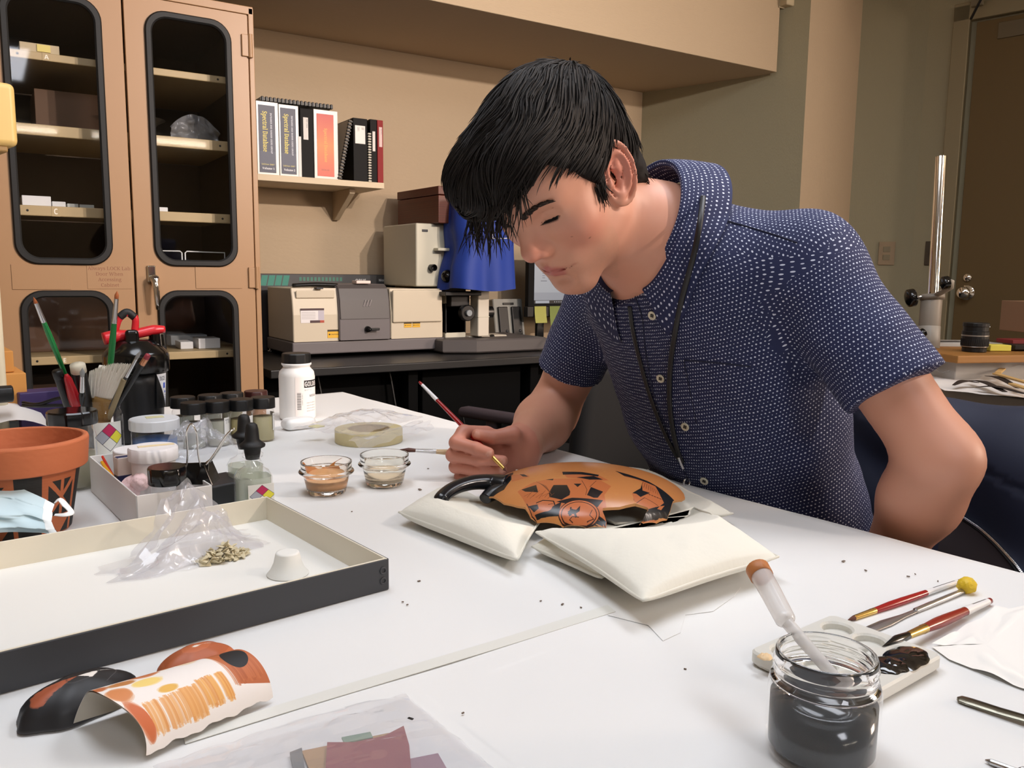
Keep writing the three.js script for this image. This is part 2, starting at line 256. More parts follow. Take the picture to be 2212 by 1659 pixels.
// things kept in the cabinet
{
  const put = (name, label, cat, w, h, d, x, y, z, mt, grp) => solo(name, label, cat, box(w, h, d, 0.002, 0, h / 2, 0), mt, [x, y, z], 0, grp);
  const wb = M(0xd9dadb, 0.6);
  put('paper_strip_box', 'flat cream box with a yellow tag lying on cabinet shelf A', 'box', 0.1, 0.026, 0.1, 0.185, 1.6605, -2.87, M(0xb9a888, 0.6));
  solo('yellow_tag', 'small yellow paper tag on the cream box of shelf A', 'tag', box(0.034, 0.02, 0.002, 0.0005, 0, 0, 0), M(0xd9c879, 0.7), [0.195, 1.674, -2.818]);
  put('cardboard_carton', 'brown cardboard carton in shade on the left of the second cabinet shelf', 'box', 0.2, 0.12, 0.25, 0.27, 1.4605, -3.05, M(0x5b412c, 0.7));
  solo('dark_bowl', 'dark round bowl at the left window edge of the second cabinet shelf', 'bowl', lathe([[0, 0], [0.03, 0], [0.035, 0.01], [0.075, 0.05], [0.095, 0.06], [0.09, 0.06], [0.06, 0.045], [0, 0.03]], 40), M(0x191513, 0.4), [0.44, 1.4605, -2.93]);
  put('white_box', 'largest white cardboard box at the left end of cabinet shelf C', 'box', 0.075, 0.03, 0.1, 0.155, 1.2305, -2.9, wb);
  put('white_box', 'low white box right beside the largest white box of shelf C', 'box', 0.036, 0.017, 0.09, 0.213, 1.2305, -2.9, wb);
  put('white_box', 'thin greyish white box third from the left on shelf C', 'box', 0.03, 0.013, 0.08, 0.25, 1.2305, -2.9, M(0xb8bdb9, 0.6));
  put('white_box', 'thin greyish white box rightmost in the left window of shelf C', 'box', 0.04, 0.012, 0.08, 0.288, 1.2305, -2.9, M(0xa9aeab, 0.6));
  put('white_box', 'small white box behind the right cabinet window on shelf C', 'box', 0.035, 0.015, 0.06, 0.5, 1.2305, -2.88, wb);
  put('white_box', 'smaller white box standing in front on cabinet shelf E', 'box', 0.04, 0.024, 0.09, 0.565, 0.7895, -2.93, wb);
  put('white_box', 'larger white box on the right of cabinet shelf E', 'box', 0.07, 0.034, 0.09, 0.635, 0.7895, -2.92, wb);
  put('white_box', 'grey white box behind the two front boxes on shelf E', 'box', 0.12, 0.036, 0.08, 0.6, 0.7895, -3.06, M(0x9da3a6, 0.6));
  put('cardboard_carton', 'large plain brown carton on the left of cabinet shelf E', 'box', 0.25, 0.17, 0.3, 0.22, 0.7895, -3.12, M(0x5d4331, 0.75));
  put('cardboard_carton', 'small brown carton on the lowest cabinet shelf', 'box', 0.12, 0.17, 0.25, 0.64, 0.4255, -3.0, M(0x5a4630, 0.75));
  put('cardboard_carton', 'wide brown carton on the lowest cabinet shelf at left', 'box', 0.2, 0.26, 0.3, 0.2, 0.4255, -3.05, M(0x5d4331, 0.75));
  const w = thing('wire_rack', 'white wire rack hanging below cabinet shelf C behind the right window', 'rack', [0.58, 1.0, -2.9]);
  part(w, 'wire', G(tube([[-0.1, 0, 0], [-0.1, 0.11, 0], [-0.022, 0.11, 0], [-0.016, 0.105, 0], [-0.016, 0, 0]], 0.0022, 6), tube([[-0.006, 0, 0], [-0.006, 0.105, 0], [0, 0.11, 0], [0.12, 0.108, 0], [0.12, 0, 0]], 0.0022, 6)), m.white);
  part(w, 'base', box(0.24, 0.006, 0.1, 0.001, 0.01, 0.003, -0.02), m.white);
  const bag = grid((u, v) => V((u - 0.5) * 0.15, v * 0.09 * (1 - 0.5 * (2 * u - 1) ** 2), 0).add(V(0, 0, 0.03 * fbm(u * 5, v * 4, 2) )), 24, 14);
  solo('plastic_bag', 'clear crumpled plastic bag on the second shelf behind the right window', 'bag', bag, m.film, [0.62, 1.4605, -2.9]);
}
// ---------------------------------------------------------------- shelf with binders
{
  const s = thing('wall_shelf', 'cream painted wall shelf carrying the row of ring binders', 'shelf', [1.1, 1.39, -3.5]);
  part(s, 'board', box(0.66, 0.024, 0.27, 0.002, 0, 0.012, 0.135), M(0xd9c6a8, 0.6));
  for (const x of [-0.2, 0.23]) part(s, 'bracket', plate([[0, 0], [0.2, 0], [0.2, -0.02], [0.02, -0.12], [0, -0.12]], 0.025, 0.002).rotateY(-Math.PI / 2).translate(x, 0, 0), M(0xb9a68a, 0.6));
}
const SY = 1.4145, SZ = -3.285;
function binder(label, x, w, h, cover, spine, tilt = 0, d = 0.2) {
  const o = thing('ring_binder', label, 'binder', [x, SY, SZ], 0, 'ring binders on the wall shelf');
  o.rotation.z = tilt;
  part(o, 'cover', G(box(w, h, 0.004, 0.002, w / 2, h / 2, 0.0), box(0.004, h, d, 0.0015, 0.002, h / 2, -d / 2), box(0.004, h, d, 0.0015, w - 0.002, h / 2, -d / 2)), cover);
  part(o, 'paper_stack', box(w - 0.014, h - 0.02, d - 0.02, 0.002, w / 2, h / 2, -d / 2 - 0.004), m.paper);
  if (spine) part(o, 'spine_label', box(spine.w, spine.h, 0.001, 0.0004, spine.x + spine.w / 2, spine.y + spine.h / 2, 0.0028), M(0xffffff, spine.r ?? 0.45, { map: spine.map }));
  return o;
}
const specTex = (vol) => picture(256, 1024, (c, w, h) => {
  c.fillStyle = '#2c3149'; c.fillRect(0, 0, w, h); c.fillStyle = '#3d4258'; c.fillRect(0, 700, w, 200);
  c.save(); c.translate(60, 90); c.rotate(Math.PI / 2); c.fillStyle = '#e6d24e'; c.font = 'bold 100px serif'; c.fillText('Spectral Database', 0, -2, 620); c.restore();
  c.save(); c.translate(165, 110); c.rotate(Math.PI / 2); c.fillStyle = '#c9ccd6'; c.font = 'bold 40px sans-serif'; c.fillText('INFRARED AND RAMAN USERS GROUP', 0, -14, 620); c.restore();
  c.fillStyle = '#b7ab5c'; c.font = 'bold 34px sans-serif'; c.fillText('Edition 2007', 30, 910, 200); c.fillStyle = '#e8e8ea'; c.font = 'bold 44px serif'; c.fillText('Volume ' + vol, 40, 975, 190);
});
const wB = M(0xd6d2cb, 0.3), kB = MP(0x0d0c0c, 0.6, { specularIntensity: 0.4 });
binder('white binder with dark blue spine print, leftmost on the shelf', 0.927, 0.085, 0.278, wB, { x: 0.008, y: 0.012, w: 0.064, h: 0.252, map: specTex(1) });
binder('white binder with dark blue spine print, second from the cabinet', 1.014, 0.078, 0.275, wB, { x: 0.006, y: 0.012, w: 0.06, h: 0.25, map: specTex(2) });
const tagTex = (lines, bg = '#d9d5cf') => picture(64, 256, (c, w, h) => { c.fillStyle = bg; c.fillRect(0, 0, w, h); c.fillStyle = '#55525a'; c.save(); c.translate(40, 20); c.rotate(Math.PI / 2); c.font = '24px sans-serif'; lines.forEach((t, i) => c.fillText(t, 0, i * 26, 220)); c.restore(); });
binder('narrow black binder with a white spine tag beside the orange one', 1.098, 0.052, 0.27, kB, { x: 0.012, y: 0.15, w: 0.02, h: 0.085, map: tagTex(['REF 2004']), r: 0.5 });
solo('paper_sheets', 'white paper sheets squeezed between blue-print binder and black binder', 'papers', box(0.012, 0.16, 0.19, 0.001, 0, 0.08, -0.09), m.paper, [1.0945, SY, SZ - 0.001]);
binder('white binder with a red to orange spine print', 1.153, 0.1, 0.272, wB, { x: 0.012, y: 0.014, w: 0.07, h: 0.242, map: picture(256, 1024, (c, w, h) => { const g = c.createLinearGradient(0, 0, 0, h); g.addColorStop(0, '#c8463c'); g.addColorStop(0.5, '#e0813c'); g.addColorStop(1, '#cf5a46'); c.fillStyle = g; c.fillRect(0, 0, w, h); c.save(); c.translate(110, 230); c.rotate(Math.PI / 2); c.fillStyle = '#e0a03c'; c.font = 'bold 64px serif'; c.fillText('Spectral Database', 0, 0, 560); c.restore(); c.fillStyle = '#7a3330'; c.font = '30px sans-serif'; c.fillText('EDITION 2000', 60, 930, 120); }) });
binder('wide black binder with handwritten white label, right of the leaning book', 1.318, 0.062, 0.256, kB, { x: 0.008, y: 0.155, w: 0.044, h: 0.072, map: tagTex(['XRF', 'Users']), r: 0.3 });
binder('thin black binder with a white tag, between ribbed book and red binder', 1.392, 0.03, 0.258, kB, { x: 0.01, y: 0.13, w: 0.012, h: 0.08, map: tagTex(['']), r: 0.5 });
binder('narrow red binder at the right end of the shelf', 1.424, 0.026, 0.258, M(0x8c1a1c, 0.7), { x: 0.007, y: 0.15, w: 0.014, h: 0.08, map: tagTex(['NOTES'], '#d7b9b4'), r: 0.5 });
function combBook(label, L, d, th, ringCol, cover) {   // comb-bound book, spine along x at the front
  const o = thing('comb_bound_book', label, 'book', [0, 0, 0]);
  part(o, 'cover', box(L, th, d, 0.001, L / 2, th / 2, -d / 2), cover);
  for (let i = 0; i < 19; i++) part(o, 'comb_ring', box(L / 32, th + 0.006, 0.012, 0.002, (i + 0.5) * L / 19, th / 2, 0), ringCol);
  return o;
}
{
  const a = combBook('comb-bound grey book lying flat on top of the binders', 0.29, 0.2, 0.012, m.black, M(0x8a857c, 0.5)); a.position.set(0.945, SY + 0.281, SZ + 0.0);
  const b = combBook('comb-bound book leaning against the wide black binder', 0.245, 0.18, 0.012, m.black, M(0x9a8f80, 0.6)); b.position.set(1.262, SY + 0.004, SZ + 0.004); b.rotation.z = 1.36;
  const c = combBook('thin book with a pale comb spine beside the wide black binder', 0.2, 0.18, 0.008, M(0xc9c4b4, 0.4), m.black); c.position.set(1.391, SY + 0.003, SZ + 0.004); c.rotation.z = Math.PI / 2;
}
// ---------------------------------------------------------------- black counter along the back wall
{
  const o = thing('lab_counter', 'black lab counter along the back wall carrying the instruments', 'counter', [1.9, 0, -3.1]);
  const scuff = picture(1024, 256, (c, w, h) => { c.fillStyle = '#151516'; c.fillRect(0, 0, w, h); for (let i = 0; i < 160; i++) { c.fillStyle = `rgba(120,122,126,${0.05 + 0.2 * rnd()})`; const x = w * (0.12 + 0.3 * rnd()), y = h * (0.75 + 0.24 * rnd()); c.fillRect(x, y, 2 + 16 * rnd() * rnd(), 1 + 2 * rnd()); } });
  part(o, 'worktop', box(2.2, 0.03, 0.72, 0.004, 0, HC - 0.015, -0.01), M(0xffffff, 0.4, { map: scuff }));
  part(o, 'front_panel', box(2.15, 0.6, 0.02, 0.002, 0, 0.39, 0.2), MP(0x050505, 0.9, { specularIntensity: 0.3 }));
  for (const x of [-0.55, 0.0, 0.75]) part(o, 'support', box(0.04, 0.69, 0.6, 0.003, x, 0.345, 0), MP(0x050505, 0.9, { specularIntensity: 0.3 }));
  part(o, 'drawer_unit', box(0.45, 0.62, 0.05, 0.004, -0.27, 0.37, 0.24), MP(0x040404, 0.9, { specularIntensity: 0.3 }));
  for (let i = 0; i < 3; i++) { const P = [[-0.9 + i * 0.28, 0.68, 0.24], [-0.86 + i * 0.28, 0.4, 0.27], [-0.8 + i * 0.3, 0.12, 0.25]]; solo('power_cable', ['black cable hanging under the counter nearest the cabinet', 'black cable hanging under the counter, middle one', 'black cable hanging under the counter behind the raised brush'][i], 'cable', tube(P, 0.004, 6, 14), m.black, [1.9, 0, -3.1]); }
}
// ---------------------------------------------------------------- spectrometer
const mInstr = M(0xcdc0a9, 0.45), mInstrG = M(0x6b6566, 0.5), mInstrD = M(0x55504f, 0.5);
{
  const o = thing('spectrometer', 'beige and grey benchtop spectrometer on the black counter', 'instrument', [1.3, HC, -3.06]);
  const q = (x) => x - 1.3, w = (y) => y - HC;
  part(o, 'base', box(0.645, 0.048, 0.33, 0.006, q(1.298), w(0.759), -0.165), mInstrG);
  const side = (x0, x1, y1, cut) => plate([[0, w(0.784)], [0.32, w(0.784)], [0.32, w(y1)], [cut, w(y1)], [0.008, w(y1 - 0.045)], [0, w(y1 - 0.1)]], x1 - x0, 0.003).rotateY(Math.PI / 2).translate(q(x0), 0, 0);
  const lh = part(o, 'left_housing', side(0.98, 1.163, 0.986, 0.02), mInstr);
  part(lh, 'lid', box(0.15, 0.028, 0.006, 0.003, q(1.07), w(0.963), -0.006), mInstr); part(lh, 'latch', box(0.026, 0.006, 0.03, 0.001, q(1.085), w(0.986), -0.01), m.darkGrey);
  const rh = part(o, 'right_housing', side(1.378, 1.612, 0.984, 0.015), mInstr);
  part(rh, 'sample_door', box(0.222, 0.13, 0.012, 0.008, q(1.494), w(0.914), 0.004), mInstr);
  const mid = part(o, 'middle_housing', plate([[-0.012, w(0.786)], [0.32, w(0.786)], [0.32, w(1.002)], [0.04, w(1.002)], [0.012, w(0.985)], [-0.004, w(0.94)], [-0.012, w(0.88)]], 0.214, 0.004).rotateY(Math.PI / 2).translate(q(1.157), 0, 0), mInstrG);
  part(mid, 'tilting_door', plate([[-0.016, w(0.868)], [0.05, w(0.868)], [0.05, w(1.0)], [0.03, w(1.0)], [0.006, w(0.985)], [-0.008, w(0.94)]], 0.208, 0.003).rotateY(Math.PI / 2).translate(q(1.16), 0, 0), mInstrD);
  part(mid, 'emblem', G(...[0, 1, 2].map((i) => box(0.006, 0.026, 0.003, 0.001, 0, 0, 0).applyMatrix4(new THREE.Matrix4().makeShear(0, 0, 0.35, 0, 0, 0)).translate(q(1.262) + i * 0.012, w(0.928), 0.011))), M(0x8d8889, 0.3, { metalness: 0.4 }));
  part(mid, 'knob', xf(G(lathe([[0, 0], [0.012, 0], [0.011, 0.012], [0.006, 0.014], [0.006, 0.03], [0, 0.03]], 20), box(0.05, 0.008, 0.01, 0.003, 0.018, 0.02, 0)), q(1.272), w(0.827), 0.012, Math.PI / 2), m.black);
  const stick = (px, py, sw, shh, draw) => M(0xffffff, 0.5, { map: picture(sw, shh, draw) });
  const yel = stick(0, 0, 128, 96, (c, a, b) => { c.fillStyle = '#e2ae2c'; c.fillRect(0, 0, a, b); c.fillStyle = '#2c2415'; c.fillRect(0, 0, a, 22); c.font = 'bold 18px sans-serif'; c.fillText('CAUTION', 34, 62); c.beginPath(); c.arc(20, 55, 9, 0, 7); c.fill(); });
  part(o, 'warning_sticker', box(0.05, 0.032, 0.001, 0.0003, q(1.138), w(0.812), 0.0008), yel); part(o, 'warning_sticker', box(0.034, 0.02, 0.001, 0.0003, q(1.452), w(0.838), 0.0008), yel); part(o, 'warning_sticker', box(0.034, 0.02, 0.001, 0.0003, q(1.49), w(0.838), 0.0008), yel);
  part(o, 'paper_sticker', box(0.092, 0.055, 0.001, 0.0003, q(1.055), w(0.883), 0.0008), stick(0, 0, 256, 150, (c, a, b) => { c.fillStyle = '#e3dedd'; c.fillRect(0, 0, a, b); c.fillStyle = '#4a3234'; c.fillRect(0, 0, a, 22); c.fillRect(100, b - 26, a, 26); c.fillStyle = '#b04a35'; c.fillRect(210, b - 26, 46, 26); c.fillStyle = '#bdb6c0'; c.fillRect(190, 24, 66, 98); c.fillStyle = '#8b8588'; for (let i = 0; i < 5; i++) c.fillRect(10, 40 + i * 16, 150, 3); }));
  for (const x of [0.99, 1.6]) for (const z of [-0.03, -0.33]) part(o, 'foot', xf(lathe([[0, 0], [0.014, 0], [0.014, 0.006], [0.006, 0.008], [0.006, 0.016], [0, 0.016]], 20), q(x), 0, z), m.steel);
  solo('lamp_cover', 'pale strip of frosted plastic on top of the spectrometer', 'cover', box(0.06, 0.012, 0.05, 0.003, 0, 0.006, 0), M(0xf0d9cf, 0.4), [1.27, 1.0035, -3.1]);
  solo('black_hose', 'flat black hose across the top of the spectrometer', 'hose', sweep([[-0.14, 0.008, 0], [-0.05, 0.012, 0.01], [0.03, 0.01, 0.02]], [0.012, 0.014, 0.012], 10, 12, 0.6), m.black, [1.14, 0.9875, -3.12]);
  const t = thing('teal_box', 'long dark box with a teal printed lid behind the spectrometer', 'box', [1.255, HC, -3.455]);
  part(t, 'box_body', box(0.62, 0.318, 0.06, 0.004, 0, 0.159, 0), M(0x2b2628, 0.5));
  part(t, 'printed_panel', box(0.59, 0.052, 0.002, 0.0006, 0, 0.29, 0.031), M(0xffffff, 0.35, { map: picture(1024, 96, (c, w, h) => { c.fillStyle = '#3a3b3d'; c.fillRect(0, 0, w, h); c.fillStyle = '#1f7d6c'; for (let i = 0; i < 4; i++) { c.beginPath(); const x = 6 + i * 52; c.moveTo(x + 14, 8); c.lineTo(x + 58, 8); c.lineTo(x + 42, 86); c.lineTo(x - 2, 86); c.fill(); } c.fillStyle = '#2f6f5e'; for (let i = 0; i < 12; i++) c.fillRect(290 + i * 28, 20, 18, 30); c.fillStyle = '#cfcfcf'; c.font = 'bold 34px sans-serif'; c.fillText('OPUS', 720, 56, 90); c.font = 'bold 26px sans-serif'; c.fillText('Nicolet', 910, 50, 80); }) }));
}
// ---------------------------------------------------------------- infrared microscope with blue cover, wooden box
{
  const o = thing('microscope', 'large beige microscope half hidden under a blue dust cover', 'microscope', [1.75, HC, -3.1]);
  const q = (x) => x - 1.75, w = (y) => y - HC, mB = M(0xc8c3b0, 0.5), mBs = M(0xd0c8b8, 0.45);
  part(o, 'rear_housing', G(box(0.22, 0.258, 0.33, 0.008, q(1.62), w(1.121), -0.165), box(0.1, 0.27, 0.34, 0.006, q(1.69), w(0.87), -0.16)), mB);
  part(o, 'name_badge', box(0.026, 0.01, 0.003, 0.001, q(1.55), w(1.22), 0.001), m.darkGrey);
  part(o, 'eyepiece_port', xf(lathe([[0, 0], [0.014, 0], [0.014, 0.03], [0.011, 0.034], [0.01, 0.012], [0, 0.012]], 24), q(1.578), w(1.07), 0, Math.PI / 2), m.black);
  part(o, 'housing_ledge', box(0.14, 0.012, 0.05, 0.003, q(1.66), w(1.145), 0.015), mB);
  part(o, 'base', plate([[q(1.575), -0.14], [q(1.7), -0.2], [q(2.05), -0.2], [q(2.05), 0.15], [q(1.575), 0.15]].map(([a, b]) => [a, b]), 0.055, 0.006).rotateX(-Math.PI / 2).translate(0, 0.004, -0.03), mInstrD);
  const panel = part(o, 'control_panel', plate([[0, 0], [0.1, 0.058], [0.2, 0.058], [0.2, 0], [0, 0]], 0.19, 0.003).rotateY(Math.PI / 2).translate(q(1.742), 0.006, 0.13), mBs);
  part(panel, 'button_strip', box(0.16, 0.004, 0.026, 0.001, 0, 0, 0).rotateX(0.525).translate(q(1.838), 0.032, 0.09), m.grey);
  for (const x of [1.79, 1.855]) part(panel, 'dial', xf(disc(0.014, 0.012, 20), q(x), 0.055, 0.045, 0, 0, Math.PI / 2), m.black);
  part(panel, 'button', box(0.02, 0.006, 0.012, 0.002, q(1.8), 0.036, 0.09), m.black);
  part(o, 'front_post', box(0.055, 0.3, 0.07, 0.006, q(1.777), w(0.935), 0.06), mBs);
  part(o, 'post_collar', G(box(0.057, 0.003, 0.072, 0.001, q(1.777), w(0.945), 0.06), box(0.057, 0.003, 0.072, 0.001, q(1.777), w(0.868), 0.06)), mB);
  part(o, 'stage', G(box(0.17, 0.016, 0.15, 0.003, q(1.675), w(0.965), 0.03), box(0.09, 0.05, 0.1, 0.004, q(1.69), w(0.935), 0.0), box(0.1, 0.13, 0.08, 0.004, q(1.69), w(0.86), -0.03)), m.black);
  { const fk = part(o, 'focus_knob', xf(disc(0.034, 0.03, 32, 0.004), q(1.705), w(0.885), 0.06, Math.PI / 2), m.blackPlastic); part(fk, 'knob_cap', xf(disc(0.013, 0.012, 20), q(1.705), w(0.885), 0.09, Math.PI / 2), m.grey); }
  part(o, 'focus_knob', xf(disc(0.028, 0.03, 24), q(1.84), w(0.885), 0.05, 0, 0, Math.PI / 2), m.blackPlastic);
  part(o, 'lamp_knob', new THREE.SphereGeometry(0.028, 20, 14).translate(q(1.63), w(1.035), 0.05), m.blackGloss);
  part(o, 'binocular_head', G(box(0.2, 0.22, 0.16, 0.03, q(1.77), w(1.2), 0.05), box(0.1, 0.2, 0.1, 0.01, q(1.77), w(1.08), 0.05)), m.blackPlastic);
  const cover = thing('dust_cover', 'bright blue cloth dust cover with white piping over the microscope head', 'cover', [1.765, HC, -3.03]);
  const blue = M(0x193890, 0.65, { side: THREE.DoubleSide });
  const cloth = (u, v, out = 0) => { const a = u * Math.PI * 2, f = Math.pow(v, 0.7), px = Math.cos(a), pz = Math.sin(a), sq = Math.pow(Math.pow(Math.abs(px), 4) + Math.pow(Math.abs(pz), 4), -0.25), waist = v > 0.15 ? 1 - 0.13 * Math.exp(-(((v - 0.55) / 0.18) ** 2)) * (px < -0.3 ? 1 : 0.1) : 1, fold = 0.008 * f * Math.sin(a * 5 + 2 * v) + 0.006 * f * Math.sin(a * 9 + 1); return V(px * sq * (0.125 + 0.022 * f) * waist + fold * px - 0.006 * v, (1.345 - 0.362 * v) - HC + 0.006 * Math.sin(a * 3) * f, pz * sq * (0.1 + 0.02 * f) + fold * pz).multiplyScalar(1).add(V(px * out, 0, pz * out)); };
  part(cover, 'skirt', grid((u, v) => cloth(u, v), 96, 30), blue);
  part(cover, 'top_panel', grid((u, v) => { const e = cloth(u, 0); return V(e.x * v, e.y + 0.012 * (1 - v * v), e.z * v); }, 48, 4), blue);
  part(cover, 'piping', G(tube(Array.from({ length: 14 }, (_, i) => cloth(0.0 + i / 13 * 0.25, 0.42, 0.001)), 0.0016, 6), tube(Array.from({ length: 8 }, (_, i) => cloth(0.25, 0.2 + 0.22 * i / 7, 0.001)), 0.0016, 6)), m.white);
  const wbx = thing('wooden_box', 'dark red-brown wooden box on top of the beige microscope housing', 'box', [1.68, 1.2505, -3.235], 0.04);
  const mWood = M(0xffffff, 0.45, { map: picture(256, 256, (c, w, h) => { c.fillStyle = '#5c2a1a'; c.fillRect(0, 0, w, h); for (let i = 0; i < 90; i++) { c.fillStyle = `rgba(${rnd() < 0.5 ? '30,12,8' : '110,60,38'},${0.1 + 0.15 * rnd()})`; c.fillRect(0, h * rnd(), w, 1 + 3 * rnd()); } }) });
  part(wbx, 'box_body', box(0.2, 0.112, 0.36, 0.003, 0, 0.056, 0), mWood); part(wbx, 'lid', box(0.204, 0.034, 0.364, 0.003, 0, 0.131, 0), mWood);
}
// ---------------------------------------------------------------- slot panel, monitor, notes, camera
{
  const o = thing('control_unit', 'grey control unit with two black slots beside the microscope', 'instrument', [2.105, HC, -3.34]);
  part(o, 'case', plate([[0, 0], [0.12, 0], [0.12, 0.2], [0.04, 0.21]], 0.165, 0.004).rotateY(Math.PI / 2).translate(-0.082, 0.0, 0.04), M(0x8b8b85, 0.5));
  for (const x of [-0.037, 0.037]) { const s = part(o, 'slot', box(0.052, 0.135, 0.01, 0.004, 0, 0, 0).rotateX(-0.19).translate(x, 0.108, 0.028), m.black); part(s, 'knob', new THREE.SphereGeometry(0.008, 12, 8).translate(x + 0.01, 0.06, 0.04), m.darkGrey); }
  part(o, 'name_strip', box(0.06, 0.01, 0.003, 0.001, 0, 0, 0).rotateX(-0.19).translate(0, 0.188, 0.008), m.black);
  const k = thing('computer_monitor', 'black computer monitor with a white document window behind the man', 'monitor', [2.42, HC, -3.26]);
  part(k, 'bezel', box(0.52, 0.33, 0.03, 0.004, 0, 0.3, 0), MP(0x0b0b0c, 0.7, { specularIntensity: 0.4 }));
  part(k, 'bottom_frame', box(0.53, 0.05, 0.034, 0.004, 0, 0.152, 0.0), m.black);
  const scr = picture(512, 320, (c, w, h) => { c.fillStyle = '#c9ccd6'; c.fillRect(0, 0, w, h); c.fillStyle = '#dfe2ea'; c.fillRect(0, 60, w, 200); c.fillStyle = '#b6c3dc'; c.fillRect(0, 6, 60, 10); c.fillStyle = '#1b2340'; c.fillRect(70, 20, 442, 30); c.fillStyle = '#39415e'; c.fillRect(38, 70, 14, 9); c.fillRect(80, 84, 6, 8); c.strokeStyle = '#98a0b0'; for (let i = 0; i < 5; i++) { c.beginPath(); c.moveTo(40 + i * 8, 96 + (i % 2) * 14); c.lineTo(48 + i * 8, 104); c.stroke(); } c.fillStyle = '#2e3346'; c.fillRect(108, 152, 14, 16); c.fillStyle = '#8a90a0'; c.fillRect(90, 184, 330, 6); c.fillRect(40, 196, 40, 4); for (let i = 0; i < 6; i++) c.fillRect(50, 120 + i * 12, 18, 3); c.fillStyle = '#14161c'; c.fillRect(0, h - 18, w, 18); c.fillStyle = '#dfe3ee'; c.fillRect(8, h - 16, 90, 14); for (let i = 0; i < 4; i++) c.fillRect(130 + i * 14, h - 12, 6, 6); });
  part(k, 'screen', box(0.455, 0.28, 0.002, 0.0005, 0.0, 0.33, 0.0162), M(0x0a0a0a, 0.3, { emissive: 0xffffff, emissiveMap: scr, emissiveIntensity: 0.42 }));
  const sl = new THREE.RectAreaLight(0xdfe6ff, 0.4, 0.44, 0.27); sl.position.set(2.42, HC + 0.33, -3.235); sl.lookAt(2.42, HC + 0.33, 0); sl.name = 'computer_monitor_glow'; scene.add(sl);
  part(k, 'stand', G(box(0.04, 0.2, 0.02, 0.003, -0.17, 0.1, -0.02), box(0.2, 0.012, 0.16, 0.004, -0.13, 0.006, -0.03)), m.black);
  const note = (label, x, c, h) => solo('sticky_note', label, 'note', grid((u, v) => V((u - 0.5) * 0.066, -v * h, 0.012 * v * v), 4, 8), M(c, 0.8, { side: THREE.DoubleSide }), [x, HC + 0.178, -3.238]);
  note('yellow green sticky note, the left of two under the monitor', 2.225, 0xa9a95a, 0.078); note('darker green sticky note, the right of two under the monitor', 2.312, 0x7d8a4a, 0.092);
  const d = thing('dslr_camera', 'black camera with lens lying on the counter before the monitor', 'camera', [2.16, HC, -2.9], 0.35);
  part(d, 'camera_body', G(box(0.135, 0.085, 0.06, 0.014, 0, 0.05, 0), box(0.06, 0.03, 0.05, 0.01, 0.01, 0.1, 0), box(0.035, 0.09, 0.075, 0.012, -0.055, 0.05, 0.008)), m.blackPlastic);
  part(d, 'lens', xf(creased(lathe([[0, 0], [0.036, 0], [0.036, 0.03], [0.033, 0.034], [0.033, 0.06], [0.03, 0.062], [0.028, 0.05], [0, 0.045]], 32)), 0.015, 0.05, 0.03, Math.PI / 2), m.black);
  part(d, 'shutter_button', xf(disc(0.008, 0.006, 16), -0.055, 0.093, 0.02), m.chrome);
  part(d, 'neck_strap', sweep([[-0.07, 0.08, 0], [-0.11, 0.05, 0.03], [-0.13, 0.006, 0.06], [-0.06, 0.004, 0.1]], 0.008, 8, 16, 0.25), m.black);
  solo('brown_pad', 'brown cork pad on the counter behind the black camera', 'pad', box(0.3, 0.09, 0.2, 0.004, 0, 0.045, 0), M(0x7d5a45, 0.8), [2.35, HC, -3.02]);
}
// office chair pushed under the counter
{
  const o = thing('office_chair', 'dark office chair by the black counter behind the painting hand', 'chair', [1.42, 0, -2.0], 0.3);
  const f = M(0x0b0a0b, 0.9);
  part(o, 'seat', box(0.46, 0.09, 0.44, 0.04, 0, 0.46, 0), f); part(o, 'backrest', xf(box(0.42, 0.4, 0.06, 0.03), 0, 0.62, 0.24, 0.1), f);
  for (const s of [-1, 1]) part(o, 'armrest', G(box(0.05, 0.03, 0.24, 0.014, s * 0.26, 0.66, 0), box(0.03, 0.2, 0.04, 0.008, s * 0.26, 0.56, 0)), M(0x332a30, 0.6));
  part(o, 'pedestal', G(new THREE.CylinderGeometry(0.025, 0.03, 0.36, 16).translate(0, 0.24, 0)), m.black);
  for (let i = 0; i < 5; i++) { const a = i * 1.2566; part(o, 'leg', sweep([[0, 0.09, 0], [0.28 * Math.cos(a), 0.06, 0.28 * Math.sin(a)]], [0.022, 0.014], 8), m.black); part(o, 'castor', new THREE.SphereGeometry(0.025, 12, 8).translate(0.28 * Math.cos(a), 0.025, 0.28 * Math.sin(a)), m.black); }
}
